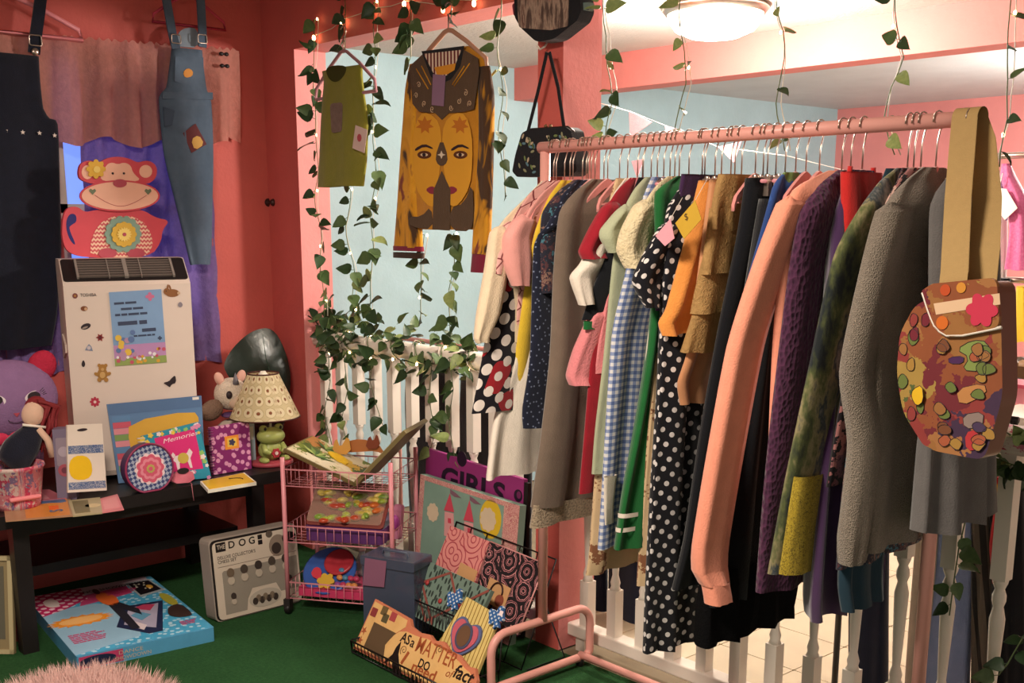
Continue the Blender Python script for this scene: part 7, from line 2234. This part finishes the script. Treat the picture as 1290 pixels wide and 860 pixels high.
def vine(px, y, label, nl, size=0.055, light=0.12, group='ivy strands hanging in the railing opening', skip=None, fairy=True):
    P = [PYY(u, v, y) for u, v in px]
    if px[0][1] < 40 and P[0].z < ZH + 0.02: P = [Vector((P[0].x + 0.004, y, ZH + (0.03 if y < YW else 0.0)))] + P
    P = resample(P, 0.03)
    P = [p + Vector((0.006 * math.sin(i * 0.9 + y * 50 + px[0][0]), 0.006 * math.cos(i * 0.7), 0)) for i, p in enumerate(P)]
    t = thing('ivy_strand', label, 'ivy', P[-1], group)
    MB().tube(P, 0.0016, 5).build('stem', m_stem, t)
    n = len(P); side = 1
    for k in range(nl):
        i = min(n - 1, int((k + 0.3 + 0.4 * rl.random()) / nl * n))
        if skip and any(a <= (PPROJ(P[i])[1]) <= b for a, b in skip): continue
        side = -side
        for rep in range(1 if rl.random() < 0.72 else 2):
            dv = Vector((side * rl.uniform(0.35, 1.0), rl.uniform(-0.6, 0.1), rl.uniform(-0.9, 0.35)))
            put_leaf(t, P[i], dv, size * rl.uniform(0.75, 1.2), light)
            side = -side
    if fairy:
        Q = [p + Vector((0.012 * math.sin(i * 0.35 + 2 + px[0][0]), 0.010, 0)) for i, p in enumerate(P)]
        f = thing('fairy_light_strand', 'fairy lights along ' + label, 'string light', Q[-1], 'fairy light strands in the railing opening')
        MB().tube(Q, 0.0013, 5).build('wire', m_wire, f)
        for k in range(0, n, 7):
            MB().ell(Q[k] + Vector((0, -0.006, 0)), (0.0038, 0.0038, 0.0055), 0, 8, 6).build('bulb', m_bulb, f)
    return t


def PPROJ(p):
    q = p - CAM; w = q.dot(FWD)
    return (645 + FPX * q.dot(RGT) / w, PPY - FPX * q.dot(UPV) / w)


YV = 2.47
vine([(395, 24), (397, 60), (394, 110), (400, 180), (398, 240), (403, 300), (406, 350), (408, 398)], YV, 'leafy ivy strand hanging against the pink jamb', 26, 0.062)
vine([(434, -6), (435, 30), (436, 62)], YV, 'short leafy ivy spray above the olive tank top', 6, 0.065, fairy=False)
vine([(441, 238), (437, 285), (443, 330), (447, 390)], YV + 0.01, 'leafy ivy strand hanging below the olive tank top', 11, 0.062)
vine([(470, 2), (473, 60), (469, 120), (472, 200), (470, 250), (467, 300), (470, 340), (464, 392)], YV, 'long leafy ivy strand between tank top and face sweater', 28, 0.065)
vine([(516, -4), (517, 40), (519, 72)], YV, 'leafy ivy strand hanging at one shoulder of the face sweater', 7, 0.068)
vine([(534, 296), (530, 330), (532, 365), (527, 405)], YV + 0.01, 'leafy ivy strand hanging below the sweater cuff', 9, 0.06)
vine([(567, -8), (568, 18), (566, 30)], YV - 0.01, 'small ivy spray above the tan hanger', 4, 0.07, fairy=False)
vine([(571, 294), (573, 330), (566, 365), (565, 420)], YV + 0.01, 'leafy ivy strand hanging below the face sweater hem', 10, 0.062)
vine([(630, -6), (629, 60), (631, 140), (630, 200), (638, 250)], YV, 'leafy ivy strand hanging between face sweater and black purse', 12, 0.058)
vine([(757, -5), (767, 45), (764, 85), (769, 132), (764, 186)], YV - 0.01, 'pale leafy ivy strand beside the pink column face', 9, 0.055, 0.45)
vine([(857, 30), (861, 65), (864, 105), (852, 150), (848, 168)], 2.52, 'pale leafy ivy strand hanging before the bright ceiling light', 6, 0.046, 0.5)
vine([(981, -5), (986, 40), (983, 90), (981, 130), (986, 190)], 2.5, 'sparse ivy strand hanging behind the middle of the rack rod', 5, 0.046, 0.4)
vine([(1131, -5), (1131, 50), (1134, 72), (1122, 110), (1118, 150), (1127, 195)], 2.5, 'ivy strand with broad leaves behind the grey cardigan hangers', 7, 0.05, 0.1)
vine([(1272, -5), (1271, 60), (1266, 120), (1268, 150), (1262, 210)], 2.52, 'ivy strand hanging beside the tan satchel strap', 8, 0.046, 0.2)

# garland wound on the handrail
gl = thing('ivy_garland', 'thick ivy garland with warm lights wound along the white handrail', 'ivy', (-3.5, YR, ZT))
P = []
for k in range(120):
    s_ = k / 119.0; x = lerp(-4.13, -2.95, s_); a = s_ * 46
    P.append(Vector((x, YR + 0.05 * math.cos(a), ZT - 0.028 + 0.046 * math.sin(a))))
MB().tube(P, 0.002, 5).build('stem', m_stem, gl)
for k in range(250):
    s_ = rl.random() ** 1.7 if k < 205 else rl.random()
    i = int(s_ * 119)
    p = P[i] + Vector((rl.uniform(-0.03, 0.03), rl.uniform(-0.05, 0.03), rl.uniform(-0.06, 0.05 + 0.06 * (1 - s_))))
    dv = Vector((rl.uniform(-1, 1), rl.uniform(-0.8, 0.3), rl.uniform(-0.7, 0.9)))
    put_leaf(gl, p, dv, rl.uniform(0.042, 0.068), 0.10)
for px_, nl in (([(413, 440), (416, 480), (408, 520), (418, 560)], 12), ([(432, 440), (438, 490), (430, 530), (440, 570)], 10), ([(470, 450), (466, 480), (474, 510), (482, 535)], 9), ([(545, 450), (540, 500), (548, 545), (541, 570)], 9), ([(566, 450), (571, 490), (565, 530), (575, 590)], 10)):
    Q = resample([PYY(u, v, YR - 0.06) for u, v in px_], 0.03)
    MB().tube(Q, 0.0016, 5).build('trailing_stem', m_stem, gl)
    for k in range(nl):
        put_leaf(gl, Q[int(k / nl * len(Q))], Vector((rl.uniform(-1, 1), rl.uniform(-0.5, 0.1), rl.uniform(-0.9, 0.3))), rl.uniform(0.05, 0.075), 0.1)
gw = thing('fairy_light_garland', 'warm fairy lights threaded through the handrail ivy', 'string light', (-3.5, YR, ZT))
Q = [p + Vector((0, -0.012, 0.006 * math.sin(i))) for i, p in enumerate(P)]
MB().tube(Q, 0.0013, 5).build('wire', m_wire, gw)
for k in range(3, 120, 8): MB().ell(Q[k] + Vector((0, -0.012, -0.004)), (0.005, 0.005, 0.007), 0, 8, 6).build('bulb', m_bulb, gw)
# lights along the header
hw_ = thing('fairy_light_swag', 'fairy light wire with warm bulbs pinned along the coral header', 'string light', PYY(500, 10, YW - 0.01))
pts = [PYY(u, v, YW - 0.012) for u, v in ((398, 44), (418, 36), (433, 24), (452, 18), (471, 10), (492, 8), (512, 1), (540, 4), (561, 8), (580, 0), (600, 0), (620, -8))]
MB().tube(pts, 0.0015, 5).build('wire', m_wire, hw_)
for k in (0, 2, 4, 6, 8, 10):
    MB().ell(pts[k] + Vector((0, -0.01, -0.012)), (0.007, 0.007, 0.011), 0, 10, 7).build('bulb', m_bulb, hw_)

# ------------------------------------------------------------------ the far room
def far_garment(name, label, cat, y, rows, mat, dep=0.03, fold=0.008, fk=2.2, seed=1):
    fr = FY(y)
    o = yloft(fr, rows, dep, fold, fk, seed, 26).build(name, mat)
    return tag(o, label, cat)


YL = 2.90
for x0, x1, lab, mp in ((PYY(505, 480, YL).x, PYY(680, 480, YL).x, 'low clothes rail with pink posts behind the ivy railing', m_rack), (PYY(690, 600, YL).x, PYY(830, 600, YL).x, 'low clothes rail behind the pink column carrying navy coats', m_black), (PYY(1075, 600, YL).x, PYY(1262, 600, YL).x, 'low clothes rail with denim and plaid garments behind the railing', m_black)):
    t = thing('garment_rail', lab, 'clothes rail', ((x0 + x1) / 2, YL, 0))
    MB().tube([(x0 - 0.03, YL, 0.93), (x1 + 0.03, YL, 0.93)], 0.010, 8).build('rod', mp, t)
    for x in (x0 - 0.02, x1 + 0.02):
        MB().tube([(x, YL, 0.0), (x, YL, 0.93)], 0.010, 8).build('post', mp, t)
m_nv = cloth('#141A2C', '#1a2136', 300, 0.2)
far_garment('coat', 'black coat hanging low behind the ivy railing', 'coat', YL, [(462, 514, 572), (520, 512, 575), (640, 516, 580), (740, 520, 585)], m_bk, seed=2)
far_garment('coat', 'second black coat hanging between ivy railing and column', 'coat', YL + 0.01, [(480, 582, 660), (560, 580, 668), (680, 584, 668), (760, 590, 668)], m_bk, seed=3)
far_garment('coat', 'navy coat hanging low just beyond the pink column', 'coat', YL, [(540, 700, 762), (640, 700, 764), (800, 705, 764), (875, 710, 766)], m_nv, seed=4)
far_garment('coat', 'navy dress hanging low beneath the green cheer hem', 'dress', YL + 0.01, [(560, 768, 815), (660, 768, 822), (800, 768, 824), (880, 770, 822)], m_nv, seed=5)
far_garment('dress', 'dark dress hanging low behind the plum velvet hem', 'dress', YL, [(600, 1078, 1120), (720, 1072, 1120), (880, 1070, 1118)], m_nv, seed=6)
far_garment('trousers', 'pale cream trousers hanging beside the rack post', 'trousers', YL - 0.02, [(590, 1160, 1185), (700, 1155, 1182), (880, 1140, 1168)], cloth('#B8A898', None, 300), seed=7)
far_garment('shirt_dress', 'light blue denim dress with navy hem stripe behind the railing', 'dress', YL, [(590, 1186, 1226), (700, 1180, 1228), (820, 1168, 1222), (885, 1160, 1220)], cloth('#6E7FA8', '#8290b4', 300), seed=8)
m_plaid = fab('grey_plaid', lambda g: g.mix(g.math('GREATER_THAN', g.math('FRACT', g.math('MULTIPLY', g.sep(g.uv())[0], 22)), 0.6), '#5E564C', '#2A2826'))
far_garment('shirt', 'grey and black plaid shirt hanging behind the railing', 'shirt', YL + 0.01, [(590, 1228, 1246), (720, 1226, 1250), (880, 1224, 1250)], m_plaid, seed=9)
far_garment('jacket', 'black jacket with red shoulder stripe behind the railing', 'jacket', YL + 0.02, [(590, 1246, 1290), (700, 1250, 1292), (880, 1250, 1292)], m_bk, seed=10)
far_garment('scarf', 'red and yellow scarf over the black jacket', 'scarf', YL - 0.045, [(600, 1246, 1260, .008), (640, 1252, 1268, .008), (690, 1246, 1266, .008), (735, 1250, 1262, .008)], fab('red_yellow_scarf', lambda g: g.ramp(g.noise(g.obj(), 9, 1), [(0, '#B01E26'), (0.55, '#B01E26'), (0.56, '#D9A22E')], True)), 0.008, 0.003, seed=11)

# bunting
bt_ = thing('bunting', 'glittery pink pennant bunting strung across the far room', 'bunting', PYY(800, 160, 3.4))
fbn = FY(3.4)
m_glit = fab('pink_glitter', lambda g: g.mix(g.noise(g.obj(), 260, 2), '#B07A8A', '#D8B0B4'), 0.5)
for P in ([(793, 140), (822, 154), (794, 174)], [(838, 158), (856, 163), (842, 182)], [(796, 203), (812, 200), (803, 224)], [(905, 185), (935, 178), (925, 205)]):
    MB().prism(fbn, fbn.pxs(P), 0, 0.003).build('pennant', m_glit if P[0][1] < 190 else plain('#D99AA4', 0.6), bt_)
MB().tube([Vector((cx1 - 0.005, 2.66, PYY(765, 128, 2.66).z))] + [fbn.w(*fbn.px(u, v)) for u, v in ((793, 140), (838, 158), (905, 185), (990, 196))] + [PYY(1110, 226, 6.995)], 0.0015, 4).build('string', m_white, bt_)

# clothes and table at the right
t = thing('display_table', 'white display table in the far room with small accessories', 'table', PYY(1300, 500, 3.5))
zt_ = PYY(1270, 524, 3.3).z
xl = PYY(1238, 520, 3.3).x
MB().bbox(FZ(0), xl, xl + 1.1, 3.3, 4.22, zt_ - 0.04, zt_, 0.01).build('table_top', m_white, t)
for x in (xl + 0.05, xl + 1.05):
    for y in (3.35, 4.17): MB().box((x - 0.025, y - 0.025, 0), (x + 0.025, y + 0.025, zt_ - 0.04)).build('leg', m_white, t)
p = PZ(1280, 508, zt_)
t = thing('gift_box', 'flat pink patterned box on the white display table', 'box', p)
MB().box((p.x - 0.08, p.y, zt_), (p.x + 0.12, p.y + 0.12, zt_ + 0.05)).build('box_body', plain('#D98A98', 0.5), t)
MB().box((p.x - 0.085, p.y - 0.005, zt_ + 0.05), (p.x + 0.125, p.y + 0.125, zt_ + 0.062)).build('lid', fab('pink_floral_lid', floral([(0, '#D98A98'), (0.6, '#B84A62'), (0.75, '#E6C4C0')], 22), 0.5), t)
p = PZ(1285, 478, zt_)
t = thing('wicker_tray', 'dark wicker tray of trinkets at the back of the display table', 'tray', p)
MB().lathe([(0.12, 0.0), (0.15, 0.06), (0.155, 0.065), (0.14, 0.055), (0.115, 0.012), (0.01, 0.01)], p + Vector((0, 0.02, 0)), 22).build('tray', plain('#6A4E38', 0.8), t)
for k in range(6): MB().ell(p + Vector((0.06 * math.cos(k), 0.02 + 0.06 * math.sin(k * 2), 0.05)), (0.035, 0.025, 0.025), 0, 10, 7).build('trinket', plain(('#B8A078', '#4A3A2E', '#8A6A4A')[k % 3], 0.5), t)
p = PZ(1268, 485, zt_)
t = thing('sunglasses', 'black sunglasses lying on the white display table', 'sunglasses', p)
for s_ in (-1, 1): MB().ell(p + Vector((s_ * 0.035, 0, 0.016)), (0.03, 0.006, 0.016), 0, 12, 8).build('lens', m_black, t)
MB().tube([p + Vector((-0.06, 0.01, 0.02)), p + Vector((0.06, 0.01, 0.02))], 0.004, 6).build('bridge', m_black, t)
YD = 4.36
x0, x1 = PYY(1225, 205, YD).x, PYY(1330, 205, YD).x
t = thing('garment_rail', 'tall clothes rail with bright garments behind the display table', 'clothes rail', ((x0 + x1) / 2, YD, 0))
zr = PYY(1270, 196, YD).z
MB().tube([(x0, YD, zr), (x1, YD, zr)], 0.012, 8).build('rod', m_metal, t)
zr2 = PYY(1265, 352, YD).z
MB().tube([(x0, YD, zr2), (x1, YD, zr2)], 0.012, 8).build('lower_rod', m_metal, t)
for x in (x0, x1): MB().tube([(x, YD, 0), (x, YD, zr)], 0.012, 8).build('post', m_metal, t)
far_garment('glitter_dress', 'hot pink glitter dress hanging in the far room', 'dress', YD - 0.05, [(206, 1262, 1272, .01), (222, 1262, 1278), (250, 1268, 1292), (290, 1272, 1298), (340, 1266, 1300)], fab('hot_pink_glitter', lambda g: g.mix(g.noise(g.obj(), 120, 3), '#C23A7A', '#E08AB0'), 0.5), 0.03, seed=12)
far_garment('blouse', 'white printed blouse hanging behind the satchel strap', 'blouse', YD - 0.02, [(215, 1246, 1262, .01), (240, 1240, 1268), (300, 1240, 1268), (350, 1240, 1266)], fab('white_colour_print', floral([(0, '#D8D0C8'), (0.7, '#C9A23C'), (0.8, '#8A7A9A'), (0.9, '#4A5A6A')], 8)), 0.03, seed=13)
far_garment('shirt', 'black shirt hanging low in the far room by the satchel', 'shirt', YD - 0.04, [(350, 1245, 1272), (390, 1240, 1276), (430, 1240, 1274)], m_bk, 0.03, seed=14)
far_garment('skirt', 'yellow skirt hanging low in the far room', 'skirt', YD - 0.06, [(360, 1282, 1296), (430, 1278, 1300)], m_yel, 0.03, seed=15)
fpt = FY(YD - 0.10)
t = thing('price_card', 'white paper card dangling before the pink glitter dress', 'price tag', fpt.w(*fpt.px(1262, 275)))
MB().prism(fpt, fpt.pxs([(1252, 236), (1268, 238), (1282, 262), (1266, 277), (1254, 262)]), 0, 0.002).build('card', m_white, t)
MB().tube([fpt.w(*fpt.px(u, v)) for u, v in ((1254, 238), (1260, 232), (1263, 218))], 0.002, 5).build('string', m_white, t)
# cloth and ivy lying on the right handrail
xa_, xb_ = PYY(1238, 540, YR).x, PYY(1300, 545, YR).x
def runner(i, j):
    a = lerp(-0.9, PI + 0.9, j)
    return Vector((lerp(xa_, xb_ + 0.2, i), YR - 0.044 * math.cos(a), ZT - 0.022 + (0.026 * math.sin(a) if math.sin(a) > 0 else 0.05 * math.sin(a))))
b = MB().sheet(runner, 10, 14, 0, 0.5)
tag(b.build('table_runner', fab('pink_flower_cloth', floral([(0, '#E2D2C6'), (0.6, '#D27A8C'), (0.72, '#E2D2C6'), (0.88, '#B84A5E')], 26), 0.8)), 'white cloth with pink flowers draped on the handrail beside the satchel', 'cloth')
ig = thing('ivy_garland', 'ivy trailing down the railing beside the satchel', 'ivy', PYY(1255, 700, YR))
for px_, nl in (([(1250, 575), (1275, 585), (1300, 590)], 16), ([(1220, 640), (1208, 690), (1202, 730), (1196, 775)], 8), ([(1290, 800), (1270, 835), (1258, 850)], 5), ([(1258, 515), (1262, 540), (1290, 560)], 6)):
    Q = resample([PYY(u, v, YR - 0.05) for u, v in px_], 0.03)
    MB().tube(Q, 0.0018, 5).build('stem', m_stem, ig)
    for k in range(nl): put_leaf(ig, Q[int(k / nl * len(Q))], Vector((rl.uniform(-1, 1), rl.uniform(-0.5, 0.1), rl.uniform(-0.9, 0.4))), rl.uniform(0.045, 0.06), 0.15)
